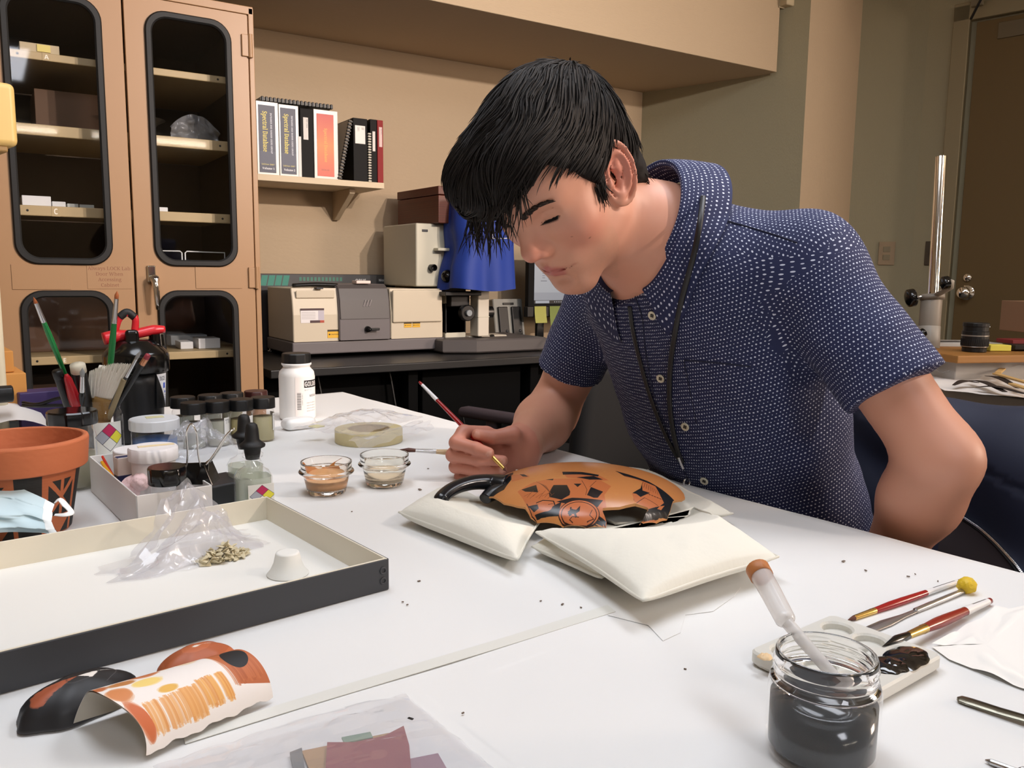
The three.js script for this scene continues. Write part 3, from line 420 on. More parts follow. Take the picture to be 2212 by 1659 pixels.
// ---------------------------------------------------------------- work table with white cover
const TA = 0.087, tdir = V(Math.cos(TA), 0, -Math.sin(TA)), tback = V(-Math.sin(TA), 0, -Math.cos(TA));   // the table's axes: along its far end, and away from the photographer
const FR = V(0.75, 0, -1.957), tp = (a, b) => FR.clone().addScaledVector(tdir, -a).addScaledVector(tback, -b);   // a: to the left of the right edge, b: from the far end
{
  const c = tp(0.95, 1.05), o = thing('work_table', 'large work table under the white cover in the foreground', 'table', [c.x, 0, c.z], TA);
  part(o, 'tabletop', box(1.9, 0.03, 2.1, 0.004, 0, HT - 0.016, 0), M(0x6a5a48, 0.5));
  for (const sx of [-1, 1]) for (const sz of [-1, 1]) part(o, 'leg', box(0.05, HT - 0.035, 0.05, 0.004, sx * 0.88, (HT - 0.035) / 2, sz * 0.98), m.darkGrey);
  for (const sz of [-1, 1]) part(o, 'apron', box(1.7, 0.07, 0.02, 0.003, 0, HT - 0.07, sz * 0.98), m.darkGrey);
  const mCover = M(0xe6e6e4, 0.5, { bumpMap: bumpTex(256, (u, v) => 0.5 + 0.5 * fbm(u * 9, v * 9, 4, 3), 3), bumpScale: 0.0016 });
  const k = thing('table_cover', 'white sheet covering the work table with taped seams', 'table cover', [c.x, HT, c.z], TA);
  const hang = (x, z) => 0.02 + 0.012 * noise(x * 9, 1, z * 9);
  part(k, 'sheet', grid((u, v) => {
    const U = u * 1.0, e = 0.02, f = (t, L) => { const s = t * (L + 2 * e) - e; return s < 0 ? [0, -s] : s > L ? [L, s - L] : [s, 0]; };
    const [a, da] = f(u, 1.904), [b, db] = f(v, 2.104), x = a - 0.952, z = b - 1.052, d = Math.max(da, db);
    const ox = da > 0 ? (u > 0.5 ? 0.003 : -0.003) : 0, oz = db > 0 ? (v > 0.5 ? 0.003 : -0.003) : 0;
    return V(x + ox, d > 0 ? -d * hang(x, z) / 0.02 : 0.0016 + 0.0007 * noise(x * 14, 3, z * 14), z + oz);
  }, 150, 160).scale(1, 1, 1), mCover);
  // overlapping second sheet, tape strips and a torn paper edge
  const S = (pts, t = 0.0005, y = HT + 0.0021) => slab(pts.map(([x, y2]) => on(x, y2)), t, y);
  const tape = M(0xdfdfd8, 0.35);
  const seam = (name, label, pts, mt, y) => partW(k, name, S(pts, 0.0004, y), mt, label);
  seam('tape_strip', 'pale tape strip along the seam', [[395, 1588], [640, 1512], [840, 1452], [1090, 1378], [1312, 1308], [1330, 1322], [1100, 1394], [850, 1470], [650, 1530], [400, 1608]], tape, HT + 0.0022);
  seam('torn_sheet', 'torn edge of a second white sheet', [[1312, 1330], [1400, 1352], [1432, 1386], [1470, 1368], [1480, 1330], [1540, 1322], [1585, 1290], [1600, 1270], [1480, 1290], [1390, 1312]], M(0xe6e6e4, 0.5), HT + 0.0024);
}
{ // small chips and stains lying about
  const g = [];
  for (const [x, y, s] of [[905, 1255, 3], [870, 1300, 2], [880, 1306, 2], [1215, 1305, 3], [1255, 1312, 2], [1168, 1298, 2], [760, 1105, 2], [925, 1012, 3], [907, 1057, 6], [1870, 1232, 3], [1962, 1245, 3], [1977, 1240, 2], [2026, 1255, 2], [1000, 1540, 2], [1480, 1445, 2], [1700, 1332, 3], [1822, 1212, 4], [1640, 1400, 2]]) { const p = on(x, y, HT + 0.0028), r = s * 0.0004; g.push(box(r * 2.6, 0.001, r * 1.4, 0.0003).rotateY(rnd() * 6).translate(p.x, p.y, p.z)); }
  const o = solo('paint_chips', 'tiny dark chips and flakes scattered on the white table cover', 'chips', G(...g), M(0x6b5a4c, 0.7)); o.userData.kind = 'stuff';
}
// ---------------------------------------------------------------- big shallow tray with its contents
const TRA = 0.125;
{
  const W = 0.66, D = 0.275, H = 0.03, c = V(0.308, 0, -0.695), ux = V(Math.cos(TRA), 0, -Math.sin(TRA)), ub = V(-Math.sin(TRA), 0, -Math.cos(TRA));
  const p = c.clone().addScaledVector(ux, -W / 2).addScaledVector(ub, D / 2).setY(HT + 0.0024);
  const o = thing('shallow_tray', 'large shallow box lid, dark grey outside and cream inside, on the table', 'tray', p, TRA);
  const out = M(0x34363a, 0.6), inn = M(0xded7c4, 0.55);
  part(o, 'bottom', box(W - 0.004, 0.003, D - 0.004, 0.0005, 0, 0.0015, 0), M(0xe9e8e2, 0.6));
  for (const [w, d, x, z, ox, oz] of [[W, 0.002, 0, D / 2, 0, 1], [W, 0.002, 0, -D / 2, 0, -1], [0.002, D, W / 2, 0, 1, 0], [0.002, D, -W / 2, 0, -1, 0]]) {
    part(o, 'outer_wall', box(w, H, d, 0.0006, x, H / 2, z), out);
    part(o, 'inner_wall', box(w - (oz ? 0.003 : 0), H, d, 0.0006, x - ox * 0.0018, H / 2 + 0.0006, z - oz * 0.0018), inn);
  }
  for (const y of [0.01, 0.02]) part(o, 'rivet', xf(G(new THREE.TorusGeometry(0.0028, 0.0009, 8, 20)), W / 2 - 0.006, y, D / 2 + 0.0012), m.darkGrey);
}
solo('plaster_cup', 'small white flared plaster cup standing in the tray', 'cup', lathe([[0, 0], [0.0195, 0], [0.0202, 0.001], [0.0168, 0.005], [0.0135, 0.012], [0.0115, 0.021], [0.0108, 0.0225], [0.0085, 0.0228], [0, 0.0228]], 48), M(0xe4e4de, 0.7), on(622, 1240, HT + 0.0055));
function crumple(w, d, h, seed_, shape, n = 46, m_ = 34) {   // a crumpled film sheet: sharp folds from worley-like ridges
  return toCreasedNormals(grid((u, v) => {
    const r = (s) => 1 - Math.abs(noise(u * s + seed_, v * s * 0.8 + seed_ * 2, seed_ * 3)) * 2;
    const f = 0.55 * r(4) + 0.3 * r(9) + 0.15 * r(17), y = shape(u, v);
    return V((u - 0.5) * w + 0.012 * noise(u * 7, v * 7, seed_ + 5) * (h / 0.05), Math.max(0.001, y * h * (0.72 + 0.36 * f)), (v - 0.5) * d + 0.01 * noise(u * 6, v * 6, seed_ + 9));
  }, n, m_), 0.35);
}
{
  const p = on(395, 1200, HT + 0.006), o = thing('plastic_bag', 'clear crumpled plastic bag of sherd flakes standing in the tray', 'bag', p, 0.35);
  const mB = MP(0xf8f8fa, 0.14, { transmission: 0.88, thickness: 0, ior: 1.5, side: THREE.DoubleSide });
  const bell = (u, v) => Math.exp(-(((u - 0.58) / 0.24) ** 2)) * Math.pow(Math.sin(Math.PI * Math.min(1, Math.max(0, v))), 0.7) + 0.12 * Math.sin(Math.PI * u) * Math.sin(Math.PI * v);
  part(o, 'film', crumple(0.155, 0.07, 0.072, 3.3, bell, 44, 34), mB);
  part(o, 'front_film', crumple(0.14, 0.05, 0.05, 8.7, bell, 34, 26).translate(0.005, 0.0, 0.012), mB);
}
{
  const g = [], p = on(482, 1207, HT + 0.006);
  for (let i = 0; i < 170; i++) { const r = Math.sqrt(rnd()), a = rnd() * 6.28, s = rr(0.003, 0.0068), pts = Array.from({ length: 7 }, () => V(rr(-1, 1) * s, rr(-0.3, 0.3) * s, rr(-1, 1) * s)); g.push(new ConvexGeometry(pts).rotateX(rr(-0.7, 0.7)).rotateZ(rr(-0.7, 0.7)).translate(0.026 * r * Math.cos(a), 0.001 + (0.018 * (1 - r)) * rnd() + 0.001, 0.012 * r * Math.sin(a))); }
  const o = solo('pottery_flakes', 'heap of small beige pottery flakes inside the clear bag in the tray', 'sherds', G(...g), M(0xcabf9f, 0.8), p, 0.2); o.userData.kind = 'stuff';
}
// ---------------------------------------------------------------- painted plaster test piece, front left
{
  const A = on(139, 1580), B = on(292, 1655), C = on(505, 1448), o = thing('paint_test_piece', 'curved white strip with orange and black paint swatches at the front left', 'paint sample', A.clone().lerp(B, 0.5).setY(HT + 0.002));
  const half = B.clone().sub(A).multiplyScalar(0.5), ax = C.clone().sub(A).multiplyScalar(0.8); ax.y = 0;
  const swatch = picture(1024, 1024, (c, w, h) => {
    c.fillStyle = '#efe8e2'; c.fillRect(0, 0, w, h); c.translate(0, 110);
    const blob = (x, y, a, b, col, rot = 0) => { for (let i = 0; i < 26; i++) { c.save(); c.translate(x, y); c.rotate(rot); c.globalAlpha = 0.28; c.fillStyle = col; c.beginPath(); c.ellipse((rnd() - 0.5) * a * 0.5, (rnd() - 0.5) * b * 0.5, a * (0.5 + 0.28 * rnd()), b * (0.5 + 0.28 * rnd()), 0, 0, 7); c.fill(); c.restore(); } };
    const strokes = (x0, y0, x1, y1, col) => { c.globalAlpha = 0.5; for (let i = 0; i < 60; i++) { c.strokeStyle = col[i % col.length]; c.lineWidth = 8 + 12 * rnd(); const x = x0 + (x1 - x0) * rnd(), e = (rnd() - 0.5) * 40; c.beginPath(); c.moveTo(x, y0 + 25 * rnd()); c.lineTo(x + e * 0.2, y1 - 25 * rnd() * 2); c.stroke(); } c.globalAlpha = 1; };
    strokes(110, 600, 360, 850, ['#e2a564', '#d9934e', '#e8b478']); strokes(370, 590, 500, 850, ['#dc9852', '#e6ac6a']); strokes(520, 560, 720, 820, ['#e0a052', '#d68b45', '#ecb668']);
    blob(45, 700, 60, 180, '#c8683a'); blob(60, 480, 70, 90, '#cf8450'); blob(150, 350, 90, 60, '#c07c46'); blob(260, 440, 120, 60, '#efd27a'); blob(330, 290, 120, 90, '#c4733f'); blob(30, 330, 60, 60, '#c06a3e'); blob(500, 230, 110, 80, '#dcb88c'); blob(640, 300, 90, 60, '#e8d2b0'); blob(330, 560, 80, 40, '#e0ae4c');
    c.globalAlpha = 1; c.fillStyle = '#b9653a'; c.beginPath(); c.moveTo(760, 250); c.lineTo(1024, 170); c.lineTo(1024, 800); c.lineTo(800, 720); c.fill(); strokes(770, 260, 1000, 740, ['#b9653a', '#c47244', '#a95830']); c.fillStyle = '#17181b'; c.beginPath(); c.ellipse(910, 450, 90, 150, 0.25, 0, 7); c.fill();
  });
  swatch.flipY = false; const mS = M(0xffffff, 0.6, { map: swatch, side: THREE.DoubleSide }), H = 0.034;
  const edge = (u) => 0.012 * Math.sin(u * 21) + 0.008 * Math.sin(u * 47 + 1);
  const arch = (u, v, off = 0) => { const a = Math.PI * (0.02 + 0.95 * v + (v > 0.9 ? edge(u) * (v - 0.9) * 8 : 0)), R = 1 - 0.3 * u * 0.8; return V(0, 0, 0).addScaledVector(half, -Math.cos(a) * R).addScaledVector(ax, 0.06 + u + 0.03 * Math.sin(v * 9) * (u < 0.1 ? 1 : 0)).setY(Math.sin(a) * (H + off) * (1 - 0.12 * u) + 0.0012); };
  part(o, 'curved_strip', grid((u, v) => arch(u, v), 36, 40).applyMatrix4(new THREE.Matrix4()), mS);
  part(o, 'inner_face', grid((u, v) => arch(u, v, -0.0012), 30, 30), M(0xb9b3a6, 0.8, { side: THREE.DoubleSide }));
  const paint = (base, blobs) => picture(512, 256, (c, w, h) => { c.fillStyle = '#e6e0d8'; c.fillRect(0, 0, w, h); for (const [col, x0, y0, x1, y1] of blobs) { c.globalAlpha = 0.6; for (let i = 0; i < 120; i++) { c.strokeStyle = col; c.lineWidth = 6 + 10 * rnd(); const y = y0 + (y1 - y0) * rnd(); c.beginPath(); c.moveTo(x0 + 16 * rnd(), y); c.lineTo(x1 - 16 * rnd(), y + 6 * rnd()); c.stroke(); } } c.globalAlpha = 1; });
  const dome = (name, px, py, rx, rz, h, rot, tex, a0 = 0, a1 = 6.283) => { const p = on(px, py).sub(o.position); return part(o, name, grid((u, v) => { const a = a0 + (a1 - a0) * u, r = v, w = 1 + 0.04 * Math.sin(a * 7); return V(Math.cos(a) * rx * r * w, h * Math.sqrt(Math.max(0, 1 - r * r)) + 0.0008, Math.sin(a) * rz * r * w).applyAxisAngle(V(0, 1, 0), rot).add(V(p.x, 0, p.z)); }, 48, 14), M(0xffffff, 0.5, { map: tex, side: THREE.DoubleSide })); };
  dome('black_lobe', 172, 1528, 0.04, 0.024, 0.022, 0.35, paint('', [['#17181b', 80, 20, 512, 256], ['#17181b', 0, 0, 512, 170], ['#a8583a', 215, 60, 300, 250], ['#17181b', 360, 0, 512, 256]]));
  dome('orange_lobe', 425, 1452, 0.031, 0.02, 0.02, 0.3, paint('', [['#b8623a', 0, 0, 512, 235], ['#a95833', 0, 60, 512, 160]]));
}
// ---------------------------------------------------------------- zip bag with coloured swatches, front
{
  const P = (x, y, h = 0.0035) => on(x, y, HT + h), o = thing('zip_bag', 'flat clear zip bag holding red, tan and mauve swatches at the bottom edge', 'bag', on(820, 1640).setY(HT + 0.003));
  const c = [on(330, 1665), on(877, 1506), on(1075, 1672), on(470, 1850)].map((p) => p.sub(o.position));
  partW(o, 'film', (() => { const g = grid((u, v) => { const p = c[0].clone().lerp(c[1], u).lerp(c[3].clone().lerp(c[2], u), v); return p.setY(0.0075 * Math.pow(Math.sin(Math.PI * u) * Math.sin(Math.PI * Math.min(1, v + 0.02)), 0.4) + 0.0022 * Math.abs(noise(u * 5 + v * 3, v * 11 - u * 4, 2)) * (1.5 - v) + 0.0004); }, 60, 40); g.translate(o.position.x, o.position.y, o.position.z); return toCreasedNormals(g, 0.3); })(), MP(0xf4f4f6, 0.1, { transmission: 0.86, thickness: 0, ior: 1.4, side: THREE.DoubleSide }));
  const sw = (name, label, pts, col, y) => solo(name, label, 'swatch', slab(pts.map(([a, b]) => P(a, b)), 0.0011, HT + y), M(col, 0.7));
  sw('tan_card', 'tan card swatch under the red one inside the zip bag', [[652, 1625], [840, 1586], [850, 1700], [690, 1720]], 0xb08a5e, 0.0034);
  sw('green_card', 'narrow grey green swatch edge behind the tan card', [[738, 1600], [800, 1588], [806, 1600], [744, 1612]], 0x7f9a86, 0.0048);
  sw('red_swatch', 'dark red fabric swatch on top inside the zip bag', [[707, 1614], [765, 1614], [830, 1600], [872, 1578], [884, 1620], [892, 1720], [700, 1720]], 0x8e3a42, 0.0058);
  sw('mauve_swatch', 'mauve swatch at the right inside the zip bag', [[886, 1642], [946, 1630], [975, 1680], [890, 1700]], 0x9a7482, 0.0034);
  sw('grey_strip', 'dark grey strips at the left inside the zip bag', [[626, 1628], [652, 1618], [664, 1700], [640, 1700]], 0x6d6f70, 0.0034);
  solo('black_mark', 'small black comma-shaped mark on the zip bag corner', 'mark', box(0.0018, 0.0006, 0.004, 0.0002).rotateY(0.5), m.black, on(887, 1552, HT + 0.0115));
}
// ---------------------------------------------------------------- jar of black water with pipette, palette, brushes
{
  const p = on(1772, 1600, HT + 0.0024); p.copy(V(0.4265, HT + 0.0024, -0.303));
  const o = thing('glass_jar', 'round glass jar half full of murky black water at the front right', 'jar', p);
  part(o, 'glass', lathe([[0, 0], [0.028, 0], [0.0325, 0.003], [0.0335, 0.008], [0.0335, 0.046], [0.0328, 0.0492]], 72), MP(0xffffff, 0.02, { transmission: 1, ior: 1.47, thickness: 0 }));
  part(o, 'neck', lathe([[0.0296, 0.0475], [0.0328, 0.0492], [0.0322, 0.051], [0.0302, 0.053], [0.0302, 0.0545], [0.0312, 0.0555], [0.0303, 0.058], [0.0302, 0.0605], [0.0312, 0.062], [0.0303, 0.0645], [0.0302, 0.067], [0.0296, 0.0685], [0.0285, 0.0687], [0.0277, 0.068], [0.0276, 0.054], [0.0285, 0.05], [0.0296, 0.0475]], 72), MP(0xffffff, 0.02, { transmission: 1, ior: 1.47, thickness: 0.002 }));
  part(o, 'dark_water', lathe([[0, 0.0042], [0.029, 0.0044], [0.0318, 0.0085], [0.0318, 0.0385], [0, 0.0382]], 64), M(0x262b2f, 0.12));
}
{
  const a = V(0.4365, HT + 0.052, -0.304), b = at(1700, 1345, 0.545), c = at(1668, 1285, 0.575), e = at(1636, 1228, 0.6), o = thing('pipette', 'cut plastic pipette with an orange stained tip standing in the jar', 'pipette', a);
  const mp = MP(0xf4f2f0, 0.25, { transmission: 0.55, thickness: 0, side: THREE.DoubleSide });
  partW(o, 'stem', sweep([V(0.4445, HT + 0.043, -0.295), a, b], [0.0035, 0.0038, 0.0042], 16), mp);
  partW(o, 'bulb', sweep([b, b.clone().lerp(c, 0.12), c, c.clone().lerp(e, 0.85)], [0.0042, 0.0068, 0.0074, 0.0078], 20), mp);
  partW(o, 'stained_tip', sweep([c.clone().lerp(e, 0.68), e, e.clone().addScaledVector(e.clone().sub(c), 0.1)], [0.0084, 0.0086, 0.005], 20), M(0xb8743f, 0.5));
}
{
  const l = on(1622, 1436, HT + 0.003), b = on(1788, 1350, HT + 0.003), r = on(2028, 1440, HT + 0.003), ux = r.clone().sub(b), uy = l.clone().sub(b);
  const W = ux.length(), D = uy.length(), turn = Math.atan2(-ux.z, ux.x), c = b.clone().addScaledVector(ux, 0.5).addScaledVector(uy, 0.5);
  const o = thing('paint_palette', 'white rectangular paint palette with wet black paint in its wells', 'palette', c.setY(HT + 0.0024), turn);
  const wells = []; for (let i = 0; i < 3; i++) for (let j = 0; j < 3; j++) wells.push([(i - 1) * W * 0.3, (j - 1) * D * 0.3]);
  const rw = Math.min(W, D) * 0.125, circ = (x, y) => Array.from({ length: 28 }, (_, k) => [x + rw * Math.cos(k / 28 * 6.2832), y + rw * Math.sin(k / 28 * 6.2832)]);
  const mPal = M(0xdad8cf, 0.3);
  part(o, 'plate', plate(rrect(-W / 2, -D / 2, W / 2, D / 2, 0.008), 0.0105, 0.0016, wells.map(([x, y]) => circ(x, y))).rotateX(-Math.PI / 2).translate(0, 0.0015, 0), mPal);
  part(o, 'plate_bottom', plate(rrect(-W / 2 + 0.002, -D / 2 + 0.002, W / 2 - 0.002, D / 2 - 0.002, 0.008), 0.006, 0.0005).rotateX(-Math.PI / 2), mPal);
  const blob = (name, px, py, s, sz, label, sd, mt) => { const q = on(px, py, HT + 0.0145); const g = grid((u, v) => { const a = u * 6.2832, f = 1 + 0.16 * noise(Math.cos(a) * 2.2 + sd, Math.sin(a) * 2.2, sd); return V(Math.cos(a) * s * v * f, 0.0026 * Math.sqrt(1 - v * v * 0.98) + 0.0016 * Math.abs(noise(v * 3 * Math.cos(a), v * 3 * Math.sin(a), sd)) * (1 - v), Math.sin(a) * sz * v * f); }, 40, 14); solo(name, label, 'paint', g, mt, [q.x, HT + 0.0142, q.z], 0.3); };
  const wet = MP(0x0c0d0f, 0.12, { clearcoat: 0.6 });
  blob('black_paint', 1922, 1438, 0.0165, 0.0125, 'wet black paint pool in the front well of the palette', 3, wet);
  blob('black_paint', 1962, 1421, 0.021, 0.015, 'larger wet black paint smear under the loaded brush', 9, wet);
  blob('orange_stain', 1652, 1420, 0.006, 0.005, 'pale orange dried paint at the left corner of the palette', 5, M(0xe6c79a, 0.5));
}
// paint brush: A the tip, B the end of the handle
function brush(label, A, B, o_ = {}) {
  const { handle = 0x9a1416, ferrule = m.brass, hair = M(0x5a2f1f, 0.7), r = 0.0034, tag = 0, hl = 0.1, fl = 0.17, hr = 0.55, end = 0, group, name = 'paint_brush', shape = 1 } = o_;
  const L = A.distanceTo(B), o = thing(name, label, 'brush', A, 0, group);
  o.quaternion.setFromUnitVectors(V(0, 1, 0), B.clone().sub(A).normalize()); o.updateMatrixWorld();
  const y1 = L * hl, y2 = y1 + L * fl, fr = r * 0.78;
  part(o, 'bristles', lathe([[0, 0], [fr * hr * 0.35, y1 * 0.2], [fr * hr * shape, y1 * 0.6], [fr * 0.8, y1 * 1.1], [0, y1 * 1.1]], 16), hair);
  part(o, 'ferrule', lathe([[fr * 0.6, y1], [fr * 0.82, y1 + 0.0015], [fr, y2 - 0.006], [fr * 1.08, y2 - 0.005], [fr, y2 - 0.003], [fr * 1.06, y2 - 0.001], [fr, y2]], 20), ferrule);
  const t0 = y2, span = L - y2, prof = [[0, t0 - 0.002], [fr * 0.96, t0 - 0.001], [fr, t0], [r, t0 + span * 0.16], [r * 0.98, t0 + span * 0.3], [r * 0.66, t0 + span * 0.75], [r * 0.56, L - 0.004], [r * 0.4, L - 0.001], [0, L]];
  part(o, 'handle', lathe(prof, 20), M(handle, 0.22));
  if (tag) part(o, 'white_tag', lathe([[r * 0.82, t0 + span * (1 - tag)], [r * 0.62, t0 + span * 0.95]], 20), M(0xffffff, 0.4, { map: picture(64, 256, (c, w, h) => { c.fillStyle = '#e9e6e4'; c.fillRect(0, 0, w, h); c.fillStyle = '#6b6766'; for (let i = 0; i < 14; i++) c.fillRect(8, 30 + i * 6 + (i % 3), 26, 2); c.fillRect(44, 20, 5, 150); }) }));
  if (end) part(o, 'handle_end', lathe([[r * 0.6, L * 0.955], [r * 0.62, L * 0.965], [r * 0.58, L * 0.992], [0, L + 0.0005]], 16), M(end, 0.25));
  return o;
}
brush('fine red brush with gold ferrule and barcode tag lying nearest the pillow', on(1830, 1340, HT + 0.004), on(2077, 1254, HT + 0.0055), { tag: 0.5, r: 0.0036, hl: 0.05, hr: 0.5 });
brush('red-brown brush loaded with black paint resting on the palette', on(1905, 1397, HT + 0.0155), on(2140, 1297, HT + 0.006), { tag: 0.42, handle: 0x8c2a1e, hl: 0.2, fl: 0.16, hr: 1.1, r: 0.0048, shape: 1, hair: MP(0x0b0b0c, 0.15), end: 0x8c2a1e });
{
  const A = on(1865, 1366, HT + 0.003), B = on(2085, 1275, HT + 0.005), o = thing('spatula', 'grey steel spatula with a yellow knob of clay on its end', 'tool', A);
  const d = B.clone().sub(A);
  partW(o, 'blade', sweep([A, A.clone().addScaledVector(d, 0.06), A.clone().addScaledVector(d, 0.2), A.clone().addScaledVector(d, 0.36), A.clone().addScaledVector(d, 0.5)], [0.0012, 0.0052, 0.0056, 0.003, 0.0024], 14, 20, 0.3), M(0xa8a5a4, 0.3, { metalness: 0.9 }));
  partW(o, 'shaft', sweep([A.clone().addScaledVector(d, 0.48), A.clone().addScaledVector(d, 0.72), B], [0.0026, 0.0028, 0.0026], 12), M(0xb9b6b3, 0.2, { metalness: 0.9 }));
  const g = new THREE.IcosahedronGeometry(0.009, 3), q = g.attributes.position; for (let i = 0; i < q.count; i++) { const v = V(q.getX(i), q.getY(i), q.getZ(i)), f = 1 + 0.16 * noise(v.x * 260, v.y * 260, v.z * 260); q.setXYZ(i, v.x * f, v.y * f * 0.8, v.z * f); } g.computeVertexNormals();
  partW(o, 'yellow_knob', g.translate(B.x + 0.002, HT + 0.0095, B.z), M(0xd9b51e, 0.55));
}
{
  const A = on(2068, 1506, HT + 0.004), B = on(2300, 1582, HT + 0.006), o = thing('tweezers', 'flat steel tweezers handle reaching in from the right edge', 'tool', A), d = B.clone().sub(A);
  for (const k of [0, 1]) partW(o, 'arm', sweep([0, 0.03, 0.12, 0.5, 1].map((t) => A.clone().addScaledVector(d, t).add(V(0, k * 0.003 * t - k * 0.0012, 0))), [0.0012, 0.0045, 0.0055, 0.0056, 0.005], 14, 24, 0.22), M(0x8f8c7e, 0.25, { metalness: 1 }));
}
{
  const A = on(2128, 1642, HT + 0.004), B = on(2290, 1700, HT + 0.006), o = thing('threaded_tool', 'steel tool with a fine threaded tip at the bottom right corner', 'tool', A), d = B.clone().sub(A), n = 46;
  partW(o, 'thread', sweep(Array.from({ length: n }, (_, i) => A.clone().addScaledVector(d, 0.45 * i / (n - 1))), Array.from({ length: n }, (_, i) => Math.min(0.0022, 0.0006 + i * 0.0002) * (i % 2 ? 1 : 0.75)), 12), m.steel);
  partW(o, 'shaft', sweep([A.clone().addScaledVector(d, 0.44), A.clone().addScaledVector(d, 0.5), B], [0.0022, 0.0042, 0.0042], 14), m.steel);
}
{ // white tissue on the right and the clear film under it
  const o = [[2012, 1400], [2060, 1372], [2085, 1352], [2120, 1338], [2150, 1312], [2180, 1318], [2260, 1300], [2300, 1520], [2200, 1488], [2110, 1452], [2050, 1428]].map(([x, y]) => on(x, y)), c = on(2130, 1400);
  const g = grid((u, v) => { const f = u * o.length, i = Math.floor(f) % o.length, p = o[i].clone().lerp(o[(i + 1) % o.length], f - Math.floor(f)); return c.clone().lerp(p, v).setY(HT + 0.0034 + 0.0035 * Math.max(0, noise(u * 14, v * 4, 6)) * v + 0.0022 * (1 - v)); }, 88, 14);
  solo('paper_tissue', 'torn white paper tissue lying at the right edge of the table', 'tissue', g, M(0xefece6, 0.85, { side: THREE.DoubleSide }));
}
// ---------------------------------------------------------------- pillows
const BOWL = on(1262, 1083, 0.768);
const lidOf = (x, z) => { const r = (x - BOWL.x) * RIGHT.x + (z - BOWL.z) * RIGHT.z, w = (x - BOWL.x) * AWAY.x + (z - BOWL.z) * AWAY.z; return 0.7665 - HT - 0.002 + Math.max(0, Math.hypot(r / 0.132, w / 0.12) - 1.0) * 0.045; };   // the bowl presses the pillows down
function pillow(label, cs, h, y0, sd, pinch = 0.06) {   // four corners on the table, far-left, far-right, near-right, near-left
  const c = cs.reduce((a, b) => a.clone().add(b), V(0, 0, 0)).multiplyScalar(0.25), o = thing('sand_pillow', label, 'pillow', [c.x, HT + 0.002 + y0, c.z]);
  const surf = (side) => grid((u, v) => {
    const p = cs[0].clone().lerp(cs[1], u).lerp(cs[3].clone().lerp(cs[2], u), v).sub(c), a = 2 * u - 1, b = 2 * v - 1, e = (1 - a ** 6) * (1 - b ** 6), k = Math.pow(Math.max(0, (1 - Math.abs(a) ** 2.6) * (1 - Math.abs(b) ** 2.6)), 0.42);
    p.multiplyScalar(1); const ku = 1 - pinch * (1 - b * b) * 0.9, s = V(p.x, 0, p.z);
    const inx = 1 - pinch * (1 - (Math.abs(a) > Math.abs(b) ? b * b : a * a)); s.multiplyScalar(inx);
    const wr = 0.1 * fbm(u * 5 + sd, v * 5, sd, 3) + 0.03 * Math.sin(14 * (u + v * 0.6) + sd) * (1 - k) + 0.02 * noise(u * 15, v * 15, sd);
    const ear = 0.05 * (Math.abs(a) ** 8) * (Math.abs(b) ** 8);
    const mid = 0.4 * h; const lid = lidOf(s.x + c.x, s.z + c.z) - y0;
    s.y = side > 0 ? mid + (h - mid) * k * (1 + wr) + ear * h : mid - mid * Math.pow(k, 0.8) + ear * h; if (s.y > lid) s.y = lid; return s;
  }, 56, 56);
  const mP = M(0xe4e1d4, 0.85, { side: THREE.DoubleSide, bumpMap: grainTex, bumpScale: 0.0002 });
  part(o, 'case', G(surf(1), surf(-1)), mP);
  const rim = []; for (let i = 0; i <= 96; i++) { const t = i / 96 * 4, k = Math.floor(t) % 4, f = t - Math.floor(t), uv = [[f, 0], [1, f], [1 - f, 1], [0, 1 - f]][k], a = 2 * uv[0] - 1, b = 2 * uv[1] - 1, p = cs[0].clone().lerp(cs[1], uv[0]).lerp(cs[3].clone().lerp(cs[2], uv[0]), uv[1]).sub(c).setY(0); p.multiplyScalar(1 - pinch * (1 - (Math.abs(a) > Math.abs(b) ? b * b : a * a))); p.y = 0.4 * h + 0.05 * (Math.abs(a) ** 8) * (Math.abs(b) ** 8) * h; p.y = Math.min(p.y, lidOf(p.x + c.x, p.z + c.z) - y0); rim.push(p); }
  part(o, 'seam', tube(rim, 0.0014, 6), mP);
  return o;
}
const cor = (...a) => a.map(([x, y, h]) => on(x, y, HT + (h ?? 0.015)));
pillow('white sand pillow at the left under the handle of the bowl', cor([945, 1062], [1195, 1098], [1118, 1215], [862, 1112]), 0.036, 0, 1.2);
pillow('lower white sand pillow squeezed under the large right pillow', cor([1240, 1120], [1420, 1150], [1300, 1245], [1150, 1178]), 0.026, 0, 5.1);
pillow('large white sand pillow in front right, on top of the lower one', cor([1158, 1166, 0.02], [1500, 1092, 0.02], [1680, 1220, 0.02], [1388, 1322, 0.018]), 0.034, 0.011, 8.4);
pillow('white sand pillow behind the painted bowl', cor([1115, 1012, 0.02], [1400, 1012, 0.02], [1582, 1122, 0.01], [1330, 1135, 0.015]), 0.034, 0, 3.7);
